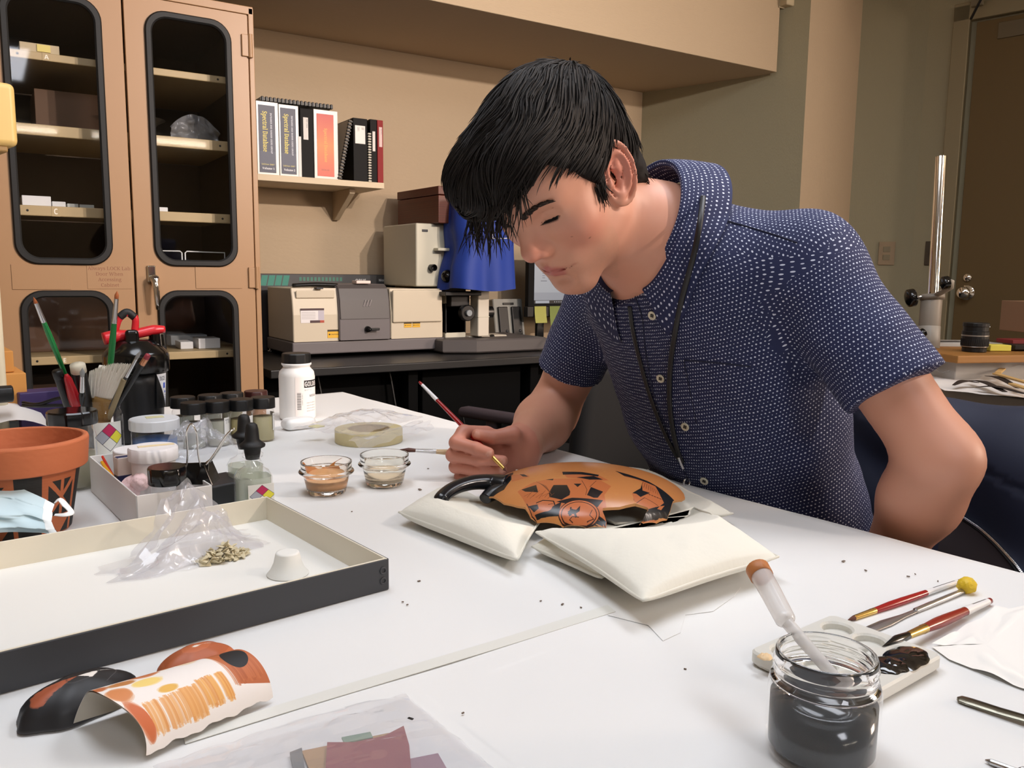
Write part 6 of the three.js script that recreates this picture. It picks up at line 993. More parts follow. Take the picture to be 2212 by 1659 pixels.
{
  const F = (x, y, z) => { const [f, u, s] = toHead(x, y, z); const w = hairCut(f, u, s); return w + (w < 0.02 ? 0.003 * noise(f * 50 + 20 * u, s * 160, u * 50) + 0.0015 * noise(s * 420, f * 90, u * 90) : 0); };
  const b = around([arr(hp(0.0, 0.05, 0))], 0.165);
  const mHair = MP(0x120d0a, 0.75, { specularIntensity: 0.5 }), mLock = MP(0x17110d, 0.62, { specularIntensity: 0.6 });
  const hair = partW(man, 'hair', surface(F, b[0], b[1], 0.0032), mHair);
  const locks = [], grav = [-HF.y, -HU.y, -HS.y], sd = (f, u, s) => hairMass(f, u, s);
  const grad = (f, u, s) => { const e = 0.002, g = [sd(f + e, u, s) - sd(f - e, u, s), sd(f, u + e, s) - sd(f, u - e, s), sd(f, u, s + e) - sd(f, u, s - e)], l = Math.hypot(...g); return g.map((k) => k / l); };
  for (let i = 0; i < 3400; i++) {
    const a = rnd() * 6.283, z = rr(-0.45, 1); let p = [-0.012 + 0.12 * Math.sqrt(1 - z * z) * Math.cos(a), 0.06 + 0.1 * z, 0.1 * Math.sqrt(1 - z * z) * Math.sin(a)];
    for (let k = 0; k < 6; k++) { const d = sd(...p), g = grad(...p); p = p.map((v, j) => v - g[j] * d); }
    if (p[1] < hairline(p[0], p[2]) + 0.006 || (Math.hypot((p[0] + 0.009) / 0.024, (p[1] + 0.002) / 0.04) < 1 && Math.abs(p[2]) > 0.04)) continue;
    const lift = rr(-0.0015, 0.0055), n = 8, step = rr(0.0045, 0.0085), pts = [], wob = rr(0, 9);
    let v = null;
    for (let k = 0; k < n; k++) {
      pts.push(hp(...p));
      const g = grad(...p), W = [-0.08, 0.1, 0.02];
      let dir = [p[0] - W[0] + 0.05, (p[1] - W[1]) * 0.9, (p[2] - W[2]) * 0.75]; const fr = p[0] > 0.03 ? 1 : 0;
      const l0 = Math.hypot(...dir); dir = dir.map((q, j) => q / l0 + grav[j] * 0.45 + 0.75 * noise(p[0] * 30 + wob * 0.07, p[1] * 30, p[2] * 30 + j * 7)); if (fr) dir[2] -= 0.3;
      const dn = dir[0] * g[0] + dir[1] * g[1] + dir[2] * g[2], inside = p[1] > hairline(p[0], p[2]) - 0.004; if (inside) dir = dir.map((q, j) => q - g[j] * dn);
      const l = Math.hypot(...dir); dir = dir.map((q) => q / l); if (v) { dir = dir.map((q, j) => 0.6 * q + 0.4 * v[j]); } v = dir;
      p = p.map((q, j) => q + dir[j] * step);
      if (inside) { const d = sd(...p) - lift * (0.3 + k / n); p = p.map((q, j) => q - g[j] * d); }
      if (Math.hypot((p[0] + 0.009) / 0.019, (p[1] + 0.002) / 0.033) < 1 && Math.abs(p[2]) > 0.05) break;
      if (p[1] < hairline(p[0], p[2]) - (p[0] > 0.05 ? 0.02 : 0.006)) break;
    }
    if (pts.length < 4) continue;
    const w = rr(0.0007, 0.002); locks.push(sweep(pts, pts.map((_, k) => w * (k === pts.length - 1 ? 0.12 : 1 - 0.75 * (k / pts.length) ** 2)), 4, 0, 0.55));
  }
  // loose wisps of the fringe, temple and nape
  for (let i = 0; i < 240; i++) {
    const kind = i % 4, s = kind < 2 ? rr(-0.085, 0.045) : kind === 2 ? rr(0.062, 0.078) : rr(-0.06, 0.07);
    let p = kind < 2 ? [rr(0.08, 0.11), hairline(0.1, s) + rr(0.004, 0.03), s] : kind === 2 ? [rr(0.014, 0.03), rr(0.0, 0.02), s] : [rr(-0.085, -0.06), rr(-0.07, -0.045), s];
    for (let k = 0; k < 5; k++) { const d = sd(...p), g = grad(...p); p = p.map((v, j) => v - g[j] * d); }
    const n = 7, step = kind < 2 ? rr(0.004, 0.0095) : rr(0.003, 0.005), pts = []; let v = kind < 2 ? [0.5, -0.75, rr(-0.6, 0.05)] : kind === 2 ? [0.25, -1, -0.05] : [-0.2, -0.9, 0];
    for (let k = 0; k < n; k++) { pts.push(hp(...p)); v = v.map((q, j) => q * 0.85 + grav[j] * 0.12 + 0.18 * noise(i * 1.7, k * 0.5, j * 9)); const l = Math.hypot(...v); p = p.map((q, j) => q + v[j] / l * step); if (kind < 2) { const w = hp(...p), d = headF(w.x, w.y, w.z); if (d < 0.003) p = [p[0] + 0.004 - d, p[1], p[2]]; } }
    const w = rr(0.0006, 0.0016); locks.push(sweep(pts, pts.map((_, k) => w * (k === n - 1 ? 0.1 : 1 - 0.7 * k / n)), 4, 0, 0.6));
  }
  const L = partW(man, 'hair_locks', G(...locks), mLock); L.userData.kind = 'stuff';
}
// ---------------------------------------------------------------- the shirt
const dotTex = picture(512, 512, (c, w, h) => {
  c.fillStyle = '#18214a'; c.fillRect(0, 0, w, h); for (let i = 0; i < 3000; i++) { c.fillStyle = rnd() < 0.5 ? 'rgba(12,16,38,0.25)' : 'rgba(50,60,110,0.2)'; c.fillRect(w * rnd(), h * rnd(), 3, 1.5); }
  const k = 8, s = w / k; c.fillStyle = '#c9d0e2'; for (let j = 0; j < k; j++) for (let i = 0; i < k; i++) { const r = s * (0.165 + 0.05 * Math.sin(i * 5.3 + j * 3.1)); c.beginPath(); c.ellipse((i + (j % 2 ? 0.75 : 0.25)) * s + 4 * Math.sin(j * 2.3 + i), (j + 0.5) * s + 3 * Math.sin(i * 4.1), r * 1.12, r, 0.4, 0, 7); c.fill(); }
});
dotTex.repeat.set(1 / 0.0395, 1 / 0.0395); dotTex.anisotropy = 8;
const mShirt = M(0xffffff, 0.8, { map: dotTex, side: THREE.DoubleSide, bumpMap: bumpTex(128, (u, v) => 0.5 + 0.5 * Math.sin(u * 400) * Math.sin(v * 400), 8), bumpScale: 0.0001 });
const armT = (p, s, e) => { const d = e.clone().sub(s); return p.clone().sub(s).dot(d) / d.lengthSq(); };
const folds = (x, y, z) => 0.0045 * noise(x * 9 + y * 6, y * 13 - x * 10, z * 10) + 0.0028 * Math.sin(34 * (y * 0.8 + x * 0.5 + 0.6 * z) + 3.5 * noise(x * 6, y * 6, z * 6)) * Math.max(0, Math.min(1, (1.02 - y) * 4)) + 0.0018 * noise(x * 28, y * 28, z * 28);
const HEM = { L: 0.66, R: 0.66 };
function sleeve(p, x, y, z, s, e, r0, r1, hem) { const d3 = [e.x - s.x, e.y - s.y, e.z - s.z], L = Math.hypot(...d3), t = ((x - s.x) * d3[0] + (y - s.y) * d3[1] + (z - s.z) * d3[2]) / (L * L); const end = [s.x + d3[0] * 1.0, s.y + d3[1] * 1.0, s.z + d3[2] * 1.0]; const d = cap_(x, y, z, [s.x, s.y, s.z], end, r0, r1); return [d, (t - hem) * L]; }
function shirtOuter(x, y, z) {
  let d = trunk(x, y, z, 0.014);
  d = smin(d, cap_(x, y, z, arr(J.neck1.clone().lerp(J.chest, 0.1)), A.Ls, 0.056, 0.06), 0.05); d = smin(d, cap_(x, y, z, arr(J.neck1.clone().lerp(J.chest, 0.1)), A.Rs, 0.056, 0.06), 0.05);
  const [l, lt] = sleeve(0, x, y, z, J.Ls, J.Le, 0.061, 0.062, HEM.L), [r, rt] = sleeve(0, x, y, z, J.Rs, J.Re, 0.058, 0.057, HEM.R);
  d = smin(d, Math.max(l, lt), 0.035); d = smin(d, Math.max(r, rt), 0.035);
  return d + folds(x, y, z);
}
const nk = J.neck0.clone().sub(J.neck1).normalize(), neckC = V(0.782, 1.108, -0.862);
function shirtF(x, y, z) {
  const o = shirtOuter(x, y, z); if (o > 0.03) return o;
  let inner = o + 0.009; const t = [[J.Ls, J.Le, HEM.L], [J.Rs, J.Re, HEM.R]];
  let cut = 0.4;   // depth behind an opening where the cloth is hollow
  for (const [s, e, h] of t) { const d = [e.x - s.x, e.y - s.y, e.z - s.z], L = Math.hypot(...d), q = ((x - s.x) * d[0] + (y - s.y) * d[1] + (z - s.z) * d[2]) / L; const off = Math.hypot(x - s.x - d[0] * q / L, y - s.y - d[1] * q / L, z - s.z - d[2] * q / L); if (off < 0.11) cut = Math.min(cut, h * L - 0.05 - q); }
  let d = smax(o, -Math.max(inner, cut), 0.002);
  const nq = (x - neckC.x) * nk.x + (y - neckC.y) * nk.y + (z - neckC.z) * nk.z; d = Math.max(d, nq - 0.004);   // neck opening
  return Math.max(d, 0.47 - y);
}
{
  const g = surface(shirtF, [0.68, 0.44, -1.3], [1.3, 1.26, -0.42], 0.0054, 1.7), q = g.attributes.position, ix = g.index.array, nor = g.attributes.normal, lists = { shirt: [], yoke: [], left_sleeve: [], right_sleeve: [] };
  const P = Array.from({ length: q.count }, (_, i) => V(q.getX(i), q.getY(i), q.getZ(i)));
  const frame = (s, e) => { const a = e.clone().sub(s).normalize(), b = V(0, 0, 1).addScaledVector(a, -a.z).normalize(); return [s, a, b, a.clone().cross(b)]; };
  const fr = { shirt: (() => { const a = J.neck1.clone().sub(J.hip).normalize(), b = sideV.clone().addScaledVector(a, -sideV.dot(a)).normalize(), f = a.clone().cross(b); if (f.x > 0) f.negate(); return [J.hip, a, f, b]; })(), left_sleeve: frame(J.Ls, J.Le), right_sleeve: frame(J.Rs, J.Re) };
  fr.yoke = fr.shirt;
  const uvOf = (k, p) => { if (k === 'yoke') { const d = p.clone().sub(J.neck1); return [d.dot(fr.shirt[3]), d.dot(fr.shirt[2]) * 1.1, 9]; } const [o, a, b, c] = fr[k], d = p.clone().sub(o), x = d.dot(b), y = d.dot(c), w = Math.atan2(y, x), R = k === 'shirt' ? 0.15 : 0.062; return [w * R, d.dot(a), R * 6.28319]; };
  for (let i = 0; i < ix.length; i += 3) {
    const t = [ix[i], ix[i + 1], ix[i + 2]], c = P[t[0]].clone().add(P[t[1]]).add(P[t[2]]).multiplyScalar(1 / 3), tl = armT(c, J.Ls, J.Le), tr = armT(c, J.Rs, J.Re);
    const near = (s, e, k) => cap_(c.x, c.y, c.z, arr(s), arr(e), 0, 0) < k, nm = V(nor.getX(t[0]), nor.getY(t[0]), nor.getZ(t[0])).dot(fr.shirt[1]);
    const k = tl > 0.08 && near(J.Ls, J.Le, 0.092) ? 'left_sleeve' : tr > 0.1 && near(J.Rs, J.Re, 0.08) ? 'right_sleeve' : nm > 0.55 && c.y > 0.98 ? 'yoke' : 'shirt'; lists[k].push(t);
  }
  for (const k in lists) {
    const pos = [], nn = [], uv = [];
    for (const t of lists[k]) { const nf = V(nor.getX(t[0]), nor.getY(t[0]), nor.getZ(t[0])), [o_, a_, b_, c_] = fr[k], flatTo = k !== 'yoke' && Math.abs(nf.dot(a_)) > 0.62, u = t.map((i) => { if (!flatTo) return uvOf(k, P[i]); const d = P[i].clone().sub(o_); return [d.dot(b_), d.dot(c_), 9]; }); for (let j = 1; j < 3; j++) { if (u[j][0] - u[0][0] > u[0][2] / 2) u[j][0] -= u[0][2]; if (u[j][0] - u[0][0] < -u[0][2] / 2) u[j][0] += u[0][2]; } t.forEach((i, j) => { pos.push(P[i].x, P[i].y, P[i].z); nn.push(nor.getX(i), nor.getY(i), nor.getZ(i)); uv.push(u[j][0], u[j][1]); }); }
    const h = new THREE.BufferGeometry(); h.setAttribute('position', new THREE.Float32BufferAttribute(pos, 3)); h.setAttribute('normal', new THREE.Float32BufferAttribute(nn, 3)); h.setAttribute('uv', new THREE.Float32BufferAttribute(uv, 2));
    if (pos.length) partW(man, k.replace(/^(left|right)_/, ''), h, mShirt);
  }
}
// collar, placket, pocket and buttons lie on the cloth
const onShirt = (px, py, out = 0) => { const p = march(px, py, shirtOuter) ?? at(px, py, 1.15); return out ? p.addScaledVector(dirOf(px, py).normalize(), -out) : p; };
{
  const e1 = V(-0.37, -0.93, 0.0).addScaledVector(nk, -V(-0.37, -0.93, 0).dot(nk)).normalize(), e2 = nk.clone().cross(e1).normalize(); if (e2.z < 0) e2.negate();
  const ring = (a, r, h) => neckC.clone().addScaledVector(e1, Math.cos(a) * r).addScaledVector(e2, Math.sin(a) * r * 0.98).addScaledVector(nk, h);
  const uvM = (g, a, b) => { const u = g.attributes.uv; for (let i = 0; i < u.count; i++) u.setXY(i, u.getX(i) * a, u.getY(i) * b); return g; };
  const mCol = mShirt;
  // the stand and the folded leaf, from the near front point round the back of the neck to the far front point
  const ang = (u) => 0.32 + u * (6.283 - 0.64);
  const top = (u) => { const a = ang(u), back = 0.5 - 0.5 * Math.cos(a); return ring(a, 0.071 + 0.012 * back, 0.016 + 0.016 * back); };
  const fold = (u) => { const a = ang(u), back = 0.5 - 0.5 * Math.cos(a); return ring(a, 0.076 + 0.0135 * back, 0.018 + 0.018 * back); };
  const low = (u) => { const a = ang(u), back = 0.5 - 0.5 * Math.cos(a), tip = Math.exp(-((Math.min(u, 1 - u) / 0.1) ** 2)); const p = ring(a, 0.098 + 0.02 * back + 0.018 * tip, -0.026 - 0.006 * back - 0.03 * tip); return p; };
  const lift = (p) => { for (let i = 0; i < 5; i++) { const d = shirtOuter(p.x, p.y, p.z); if (d < 0.003) { const e = 0.002, n = V(shirtOuter(p.x + e, p.y, p.z) - d, shirtOuter(p.x, p.y + e, p.z) - d, shirtOuter(p.x, p.y, p.z + e) - d).normalize(); p.addScaledVector(n, 0.0034 - d); } } return p; };
  const stand = uvM(grid((u, v) => ring(ang(u), 0.07 + 0.012 * (0.5 - 0.5 * Math.cos(ang(u))), -0.012).lerp(top(u), v), 90, 8), 0.5, 0.03);
  const leaf = uvM(grid((u, v) => { const q = v < 0.12 ? top(u).lerp(fold(u), v / 0.12) : fold(u).lerp(low(u), (v - 0.12) / 0.88).addScaledVector(nk, 0.005 * Math.sin(Math.PI * (v - 0.12) / 0.88)); return v > 0.3 ? lift(q) : q; }, 110, 20), 0.5, 0.06);
  partW(man, 'collar', G(stand, leaf), mCol);
  for (const [x, y] of [[1410, 681], [1428, 817], [1481, 921], [1522, 1038]]) {
    const p = onShirt(x, y), e = 0.003, d = shirtOuter(p.x, p.y, p.z), n = V(shirtOuter(p.x + e, p.y, p.z) - d, shirtOuter(p.x, p.y + e, p.z) - d, shirtOuter(p.x, p.y, p.z + e) - d).normalize();
    const mtx = new THREE.Matrix4().compose(p.clone().addScaledVector(n, 0.0012), new THREE.Quaternion().setFromUnitVectors(V(0, 1, 0), n), V(1, 1, 1));
    const bt = partW(man, 'button', lathe([[0, 0.0006], [0.003, 0.0006], [0.0042, 0.0016], [0.0056, 0.0018], [0.0062, 0.001], [0.006, -0.0006], [0, -0.0006]], 28).applyMatrix4(mtx), M(0xcfccb8, 0.3));
    const holes = G(...[[1, 1], [1, -1], [-1, 1], [-1, -1]].map(([a, c]) => disc(0.0011, 0.0014, 10, 0.0002).translate(a * 0.0012, 0.0002, c * 0.0012))); const hm = part(bt, 'thread', holes.applyMatrix4(mtx).applyMatrix4(man.matrixWorld.clone().invert()), m.black);
  }
  const strip = (pts, r, fl) => sweep(pts.map(([x, y]) => onShirt(x, y, 0.0004)), r, 6, pts.length * 4, fl);
  const mSeam = M(0x151a33, 0.85);
  partW(man, 'placket_edge', strip([[1372, 640], [1388, 690], [1395, 760], [1412, 850], [1440, 930], [1470, 1000], [1490, 1045]], 0.0009, 1), mSeam);
  partW(man, 'pocket_edge', strip([[1478, 778], [1530, 782], [1580, 787], [1622, 792]], 0.001, 1), mSeam);
  partW(man, 'pocket_side', strip([[1478, 780], [1492, 850], [1505, 915]], 0.0006, 1), mSeam);
  partW(man, 'shoulder_seam', strip([[1546, 470], [1610, 488], [1670, 506], [1722, 524]], 0.0009, 1), mSeam);
}
{ // lanyard
  const o = thing('lanyard', 'thin black lanyard hanging round the neck over the dotted shirt', 'lanyard', onShirt(1472, 1000));
  const L = (pts, r) => sweep(pts.map(([x, y, o_]) => onShirt(x, y, o_ ?? 0.004)), r, 8, 60, 0.5);
  partW(o, 'near_cord', L([[1519, 424, 0.03], [1512, 480, 0.026], [1501, 540, 0.02], [1488, 590, 0.012], [1472, 650], [1458, 720], [1448, 790], [1446, 860], [1452, 920], [1464, 975], [1474, 1000]], 0.0036), m.black);
  partW(o, 'far_cord', L([[1360, 662, 0.001], [1366, 710], [1382, 780], [1402, 850], [1428, 920], [1455, 975], [1472, 1000]], 0.0034), m.black);
  partW(o, 'clip', sweep([onShirt(1466, 988, 0.006), onShirt(1476, 1012, 0.006)], 0.0022, 10), m.chrome);
  partW(o, 'ring', new THREE.TorusGeometry(0.006, 0.0016, 8, 24).applyMatrix4(new THREE.Matrix4().setPosition(onShirt(1484, 1042, 0.008))), m.steel);
}
// trousers and shoes, under the table
{
  const T = (x, y, z) => { let d = trunk(x, y, z, 0.02); d = Math.max(d, y - 0.52); d = smin(d, cap_(x, y, z, arr(V(1.06, 0.545, -0.77)), arr(kneeL), 0.085, 0.062), 0.05); d = smin(d, cap_(x, y, z, arr(V(1.06, 0.545, -0.95)), arr(kneeR), 0.085, 0.062), 0.05); d = smin(d, cap_(x, y, z, arr(kneeL), arr(footL.clone().add(V(0, 0.04, 0))), 0.062, 0.052), 0.03); return smin(d, cap_(x, y, z, arr(kneeR), arr(footR.clone().add(V(0, 0.04, 0))), 0.062, 0.052), 0.03); };
  partW(man, 'trousers', surface(T, [0.5, 0.06, -1.2], [1.3, 0.6, -0.55], 0.012), M(0x23262e, 0.85));
  for (const f of [footL, footR]) partW(man, 'shoe', surface((x, y, z) => Math.max(smin(cap_(x, y, z, [f.x + 0.04, 0.05, f.z], [f.x - 0.14, 0.035, f.z], 0.045, 0.036), sph(x, y, z, [f.x + 0.03, 0.08, f.z], 0.045), 0.03), 0.002 - y), [f.x - 0.2, -0.01, f.z - 0.07], [f.x + 0.12, 0.15, f.z + 0.07], 0.008), M(0x1c1a19, 0.5));
}
// the red brush in his hand
brush('red-handled fine brush with white tag held in the painting hand', at(1096, 1020, 1.155), at(905, 824, 1.265), { tag: 0.27, r: 0.0038, hl: 0.03, fl: 0.15, hr: 0.4 });
// ---------------------------------------------------------------- the painted bowl fragment on the pillows
{
  const C = on(1262, 1083, 0.768), a = 0.13, b = 0.042, c = 0.118, cy = 0.7685;
  // bowl axes: R to the right of the photograph, N towards the photographer; tilted a little
  const R = RIGHT, N = AWAY.clone().negate();
  const loc = (p) => [p.clone().sub(C).dot(R), p.y - cy, p.clone().sub(C).dot(N)];
  const room = (x, y, z) => V(0, cy, 0).add(V(C.x, 0, C.z)).addScaledVector(R, x).addScaledVector(N, z).add(V(0, y, 0));
  const lift = (x, z, off = 0) => { const q = 1 - (x / a) ** 2 - (z / c) ** 2; return (b + off) * Math.sqrt(Math.max(0.0, q)); };
  // where a line of sight meets the dome, in the bowl's own plan
  const hit = (px, py) => { const d = dirOf(px, py), o = loc(camera.position), v = [d.dot(R), d.y, d.dot(N)], A_ = (v[0] / a) ** 2 + (v[1] / b) ** 2 + (v[2] / c) ** 2, B_ = 2 * (o[0] * v[0] / a / a + o[1] * v[1] / b / b + o[2] * v[2] / c / c), C_ = (o[0] / a) ** 2 + (o[1] / b) ** 2 + (o[2] / c) ** 2 - 1, D = B_ * B_ - 4 * A_ * C_; const t = D < 0 ? -B_ / 2 / A_ : (-B_ - Math.sqrt(D)) / 2 / A_; return [o[0] + t * v[0], o[2] + t * v[2]]; };
  // the painted face: everything drawn in the bowl's plan, 0.34 m across
  const S = 0.36, W = 2048, px_ = ([x, z]) => [(x / S + 0.5) * W, (z / S + 0.5) * W];
  const tex = picture(W, W, (g) => {
    const plas = '#bd7d47', black = '#17181a', clay = '#b4683c';
    g.fillStyle = plas; g.fillRect(0, 0, W, W); for (let i = 0; i < 1500; i++) { g.fillStyle = `rgba(${rnd() < 0.5 ? '160,100,55' : '205,145,90'},0.06)`; g.beginPath(); g.arc(W * rnd(), W * rnd(), 20 * rnd(), 0, 7); g.fill(); }
    const poly = (col, pts) => { g.fillStyle = col; g.beginPath(); pts.forEach(([x, y], i) => { const q = px_(hit(x, y)); i ? g.lineTo(...q) : g.moveTo(...q); }); g.closePath(); g.fill(); };
    const line = (pts, w = 3, col = '#4a2a1c') => { g.strokeStyle = col; g.lineWidth = w; g.beginPath(); pts.forEach(([x, y], i) => { const q = px_(hit(x, y)); i ? g.lineTo(...q) : g.moveTo(...q); }); g.stroke(); };
    const Z = (x, y) => [840 + x / 3.456, 780 + y / 3.456], ZP = (...p) => p.map(([x, y]) => Z(x, y));
    // middle figure group
    poly(clay, ZP([960, 975], [1080, 905], [1200, 880], [1440, 880], [1560, 880], [1660, 935], [1610, 1000], [1625, 1095], [1635, 1260], [1105, 1260], [1060, 1170], [1020, 1060]));
    poly(black, ZP([1195, 985], [1230, 925], [1330, 925], [1355, 975], [1350, 1000], [1290, 1035], [1200, 1015])); poly(black, ZP([990, 960], [1100, 925], [1115, 980], [1020, 975]));
    poly(black, ZP([1480, 1000], [1510, 940], [1560, 960], [1600, 975], [1560, 1020], [1530, 1020])); poly(black, ZP([1380, 915], [1440, 915], [1410, 940])); poly(black, ZP([1170, 885], [1230, 878], [1225, 890]));
    poly(black, ZP([1090, 1150], [1180, 1120], [1240, 1075], [1290, 1050], [1270, 1130], [1290, 1200], [1400, 1245], [1540, 1225], [1580, 1260], [1105, 1262])); poly(black, ZP([1040, 1085], [1110, 1070], [1120, 1100], [1085, 1130]));
    poly(black, ZP([1250, 1050], [1370, 1020], [1600, 1040], [1560, 1090], [1450, 1060], [1330, 1065])); poly(clay, ZP([1530, 1180], [1580, 1120], [1632, 1250], [1600, 1250])); line(ZP([1540, 1150], [1620, 1215]), 16, black); line(ZP([1545, 1195], [1600, 1215]), 12, black);
    const ring = (x, y, rx, ry, col, fill) => { const p = Array.from({ length: 40 }, (_, i) => Z(x + rx * Math.cos(i / 40 * 6.2832), y + ry * Math.sin(i / 40 * 6.2832))); fill ? poly(col, p) : line([...p, p[0]], 5, col); };
    ring(1420, 1145, 152, 108, '#b96a40', true); ring(1420, 1145, 152, 108, '#2a1a14'); ring(1420, 1145, 132, 94, '#2a1a14');
    poly(black, ZP([1335, 1125], [1365, 1105], [1400, 1110], [1430, 1080], [1425, 1120], [1395, 1140], [1360, 1140])); line(ZP([1340, 1130], [1355, 1145], [1345, 1150]), 12, black); line(ZP([1390, 1140], [1400, 1165]), 12, black); line(ZP([1360, 1090], [1358, 1105], [1375, 1110]), 9, black);
    line(ZP([1375, 1205], [1350, 1185], [1370, 1160], [1420, 1165]), 4); line(ZP([1520, 1110], [1500, 1150], [1530, 1180], [1480, 1200]), 4);
    ring(1170, 1080, 52, 42, '#b96a40', true); line(ZP([1100, 1060], [1150, 1040], [1230, 1045], [1245, 1090], [1200, 1120]), 7, '#231712'); line(ZP([1190, 1070], [1225, 1065]), 4); for (let i = 0; i < 9; i++) line(ZP([1010 + i * 22, 1010 + (i % 3) * 8], [1060 + i * 22, 985 - (i % 2) * 20]), 3, '#6b3d26');
    for (let i = 0; i < 8; i++) line(ZP([1100 + i * 10, 900 + i * 4], [1160 + i * 8, 930 + i * 10]), 2.5, '#6b3d26'); line(ZP([1030, 1065], [1070, 1160], [1105, 1240]), 4, '#241a16'); line(ZP([1440, 890], [1480, 960], [1470, 1000]), 3); line(ZP([1560, 885], [1500, 940]), 3);
    // upper band fragment, right group, left group
    poly(clay, ZP([1290, 830], [1450, 830], [1560, 850], [1640, 890], [1560, 895], [1440, 880], [1330, 870])); poly(black, ZP([1295, 826], [1440, 828], [1570, 850], [1560, 862], [1430, 846], [1300, 848])); poly(black, ZP([1400, 868], [1530, 858], [1600, 885], [1500, 885]));
    poly(black, ZP([1690, 820], [1800, 850], [1940, 900], [2040, 960], [2130, 1040], [2095, 1200], [1870, 1230], [1940, 1110], [1830, 1040], [1820, 985], [1880, 950], [1895, 900], [1760, 860]));
    poly(clay, ZP([1730, 850], [1880, 890], [1990, 935], [2030, 1010], [2055, 1060], [1980, 1130], [1880, 1220], [1990, 1220], [2060, 1080], [1940, 1105], [1835, 1050], [1815, 985], [1895, 1000], [1890, 900])); poly(black, ZP([1840, 985], [1890, 965], [1950, 985], [1880, 1015])); poly(black, ZP([1920, 1135], [1990, 1100], [2050, 1120], [2010, 1180], [1900, 1200]));
    for (let i = 0; i < 9; i++) line(ZP([1900 + i * 14, 900 + i * 9], [1885 + i * 18, 935 + i * 9]), 3, '#6b3d26'); line(ZP([1850, 1060], [1910, 1020], [2010, 1080]), 4); for (let i = 0; i < 7; i++) line(ZP([1920 + i * 20, 985 + i * 8], [1935 + i * 20, 992 + i * 8]), 8, '#3a2218');
    poly(black, ZP([600, 900], [760, 850], [930, 830], [920, 880], [860, 960], [780, 1010], [740, 1060], [640, 1020])); poly(clay, ZP([915, 850], [1040, 850], [1050, 865], [960, 890], [915, 900])); poly(black, ZP([975, 845], [1010, 845], [1040, 862], [1000, 862])); poly(clay, ZP([670, 870], [800, 862], [790, 880], [680, 885]));
  });
  // outline of the whole fragment, traced and carried onto the dome
  const Zp = (x, y) => hit(840 + x / 3.456, 780 + y / 3.456);
  const front = [[700, 1040], [780, 1010], [860, 1060], [960, 1082], [1018, 1090], [1060, 1170], [1108, 1238], [1300, 1246], [1480, 1250], [1632, 1250], [1600, 1130], [1590, 1098], [1720, 1090], [1838, 1062], [1942, 1098], [1900, 1180], [1868, 1224], [2000, 1214], [2078, 1190], [2100, 1120], [2122, 1045]].map(([x, y]) => Zp(x, y));
  const pts = []; for (const p of front) pts.push(p);
  const e0 = front[front.length - 1], e1 = front[0]; for (let i = 0; i <= 26; i++) { const t = i / 26, ang = Math.atan2(e0[1] / c, e0[0] / a) + ((Math.atan2(e1[1] / c, e1[0] / a) - Math.PI * 2) - Math.atan2(e0[1] / c, e0[0] / a)) * t; if (t > 0.03 && t < 0.97) pts.push([Math.cos(ang) * a * (0.93 + 0.03 * Math.sin(t * 23)), Math.sin(ang) * c * (0.86 + 0.03 * Math.sin(t * 17))]); }
  const o = thing('bowl_fragment', 'restored orange and black figured bowl fragment lying dome upward on pillows', 'bowl', [C.x, cy, C.z]);
  const inside = ([x, z]) => { let w = false; for (let i = 0, j = pts.length - 1; i < pts.length; j = i++) { const [xi, zi] = pts[i], [xj, zj] = pts[j]; if ((zi > z) !== (zj > z) && x < (xj - xi) * (z - zi) / (zj - zi) + xi) w = !w; } return w; };
  // fine triangulation: shape split on a grid by clipping to the outline
  const N_ = 150, cell = S / N_, P3 = [], UV = [], I3 = [], id = new Map();
  const snap = (x, z) => { let best = null, bd = cell * 0.75; for (let i = 0, j = pts.length - 1; i < pts.length; j = i++) { const [ax, az] = pts[j], [bx, bz] = pts[i], L = (bx - ax) ** 2 + (bz - az) ** 2 || 1e-9; let t = ((x - ax) * (bx - ax) + (z - az) * (bz - az)) / L; t = Math.max(0, Math.min(1, t)); const qx = ax + t * (bx - ax), qz = az + t * (bz - az), d = Math.hypot(x - qx, z - qz); if (d < bd) { bd = d; best = [qx, qz]; } } return best ?? [x, z]; };
  const vert = (i, j) => { const k = i * 1000 + j; if (!id.has(k)) { const [x, z] = snap((i / N_ - 0.5) * S, (j / N_ - 0.5) * S); id.set(k, P3.length); P3.push([x, z]); UV.push(x / S + 0.5, 0.5 - z / S); } return id.get(k); };
  for (let i = 0; i < N_; i++) for (let j = 0; j < N_; j++) { if (!inside([((i + 0.5) / N_ - 0.5) * S, ((j + 0.5) / N_ - 0.5) * S])) continue; const q = [vert(i, j), vert(i + 1, j), vert(i + 1, j + 1), vert(i, j + 1)]; I3.push(q[0], q[3], q[2], q[0], q[2], q[1]); }
  const skin = (off, flip) => { const g = new THREE.BufferGeometry(), ps = []; for (const [x, z] of P3) { const v = room(x, lift(x, z, off), z); ps.push(v.x, v.y, v.z); } g.setAttribute('position', new THREE.Float32BufferAttribute(ps, 3)); g.setAttribute('uv', new THREE.Float32BufferAttribute(UV, 2)); const ix = I3.slice(); if (flip) for (let i = 0; i < ix.length; i += 3) [ix[i], ix[i + 1]] = [ix[i + 1], ix[i]]; g.setIndex(ix); g.computeVertexNormals(); return g; };
  tex.flipY = true;
  partW(o, 'outer_face', skin(0, false), MP(0xffffff, 0.27, { map: tex, side: THREE.DoubleSide }));
  partW(o, 'inner_face', skin(-0.0065, true), M(0x3d2417, 0.6, { side: THREE.DoubleSide }));
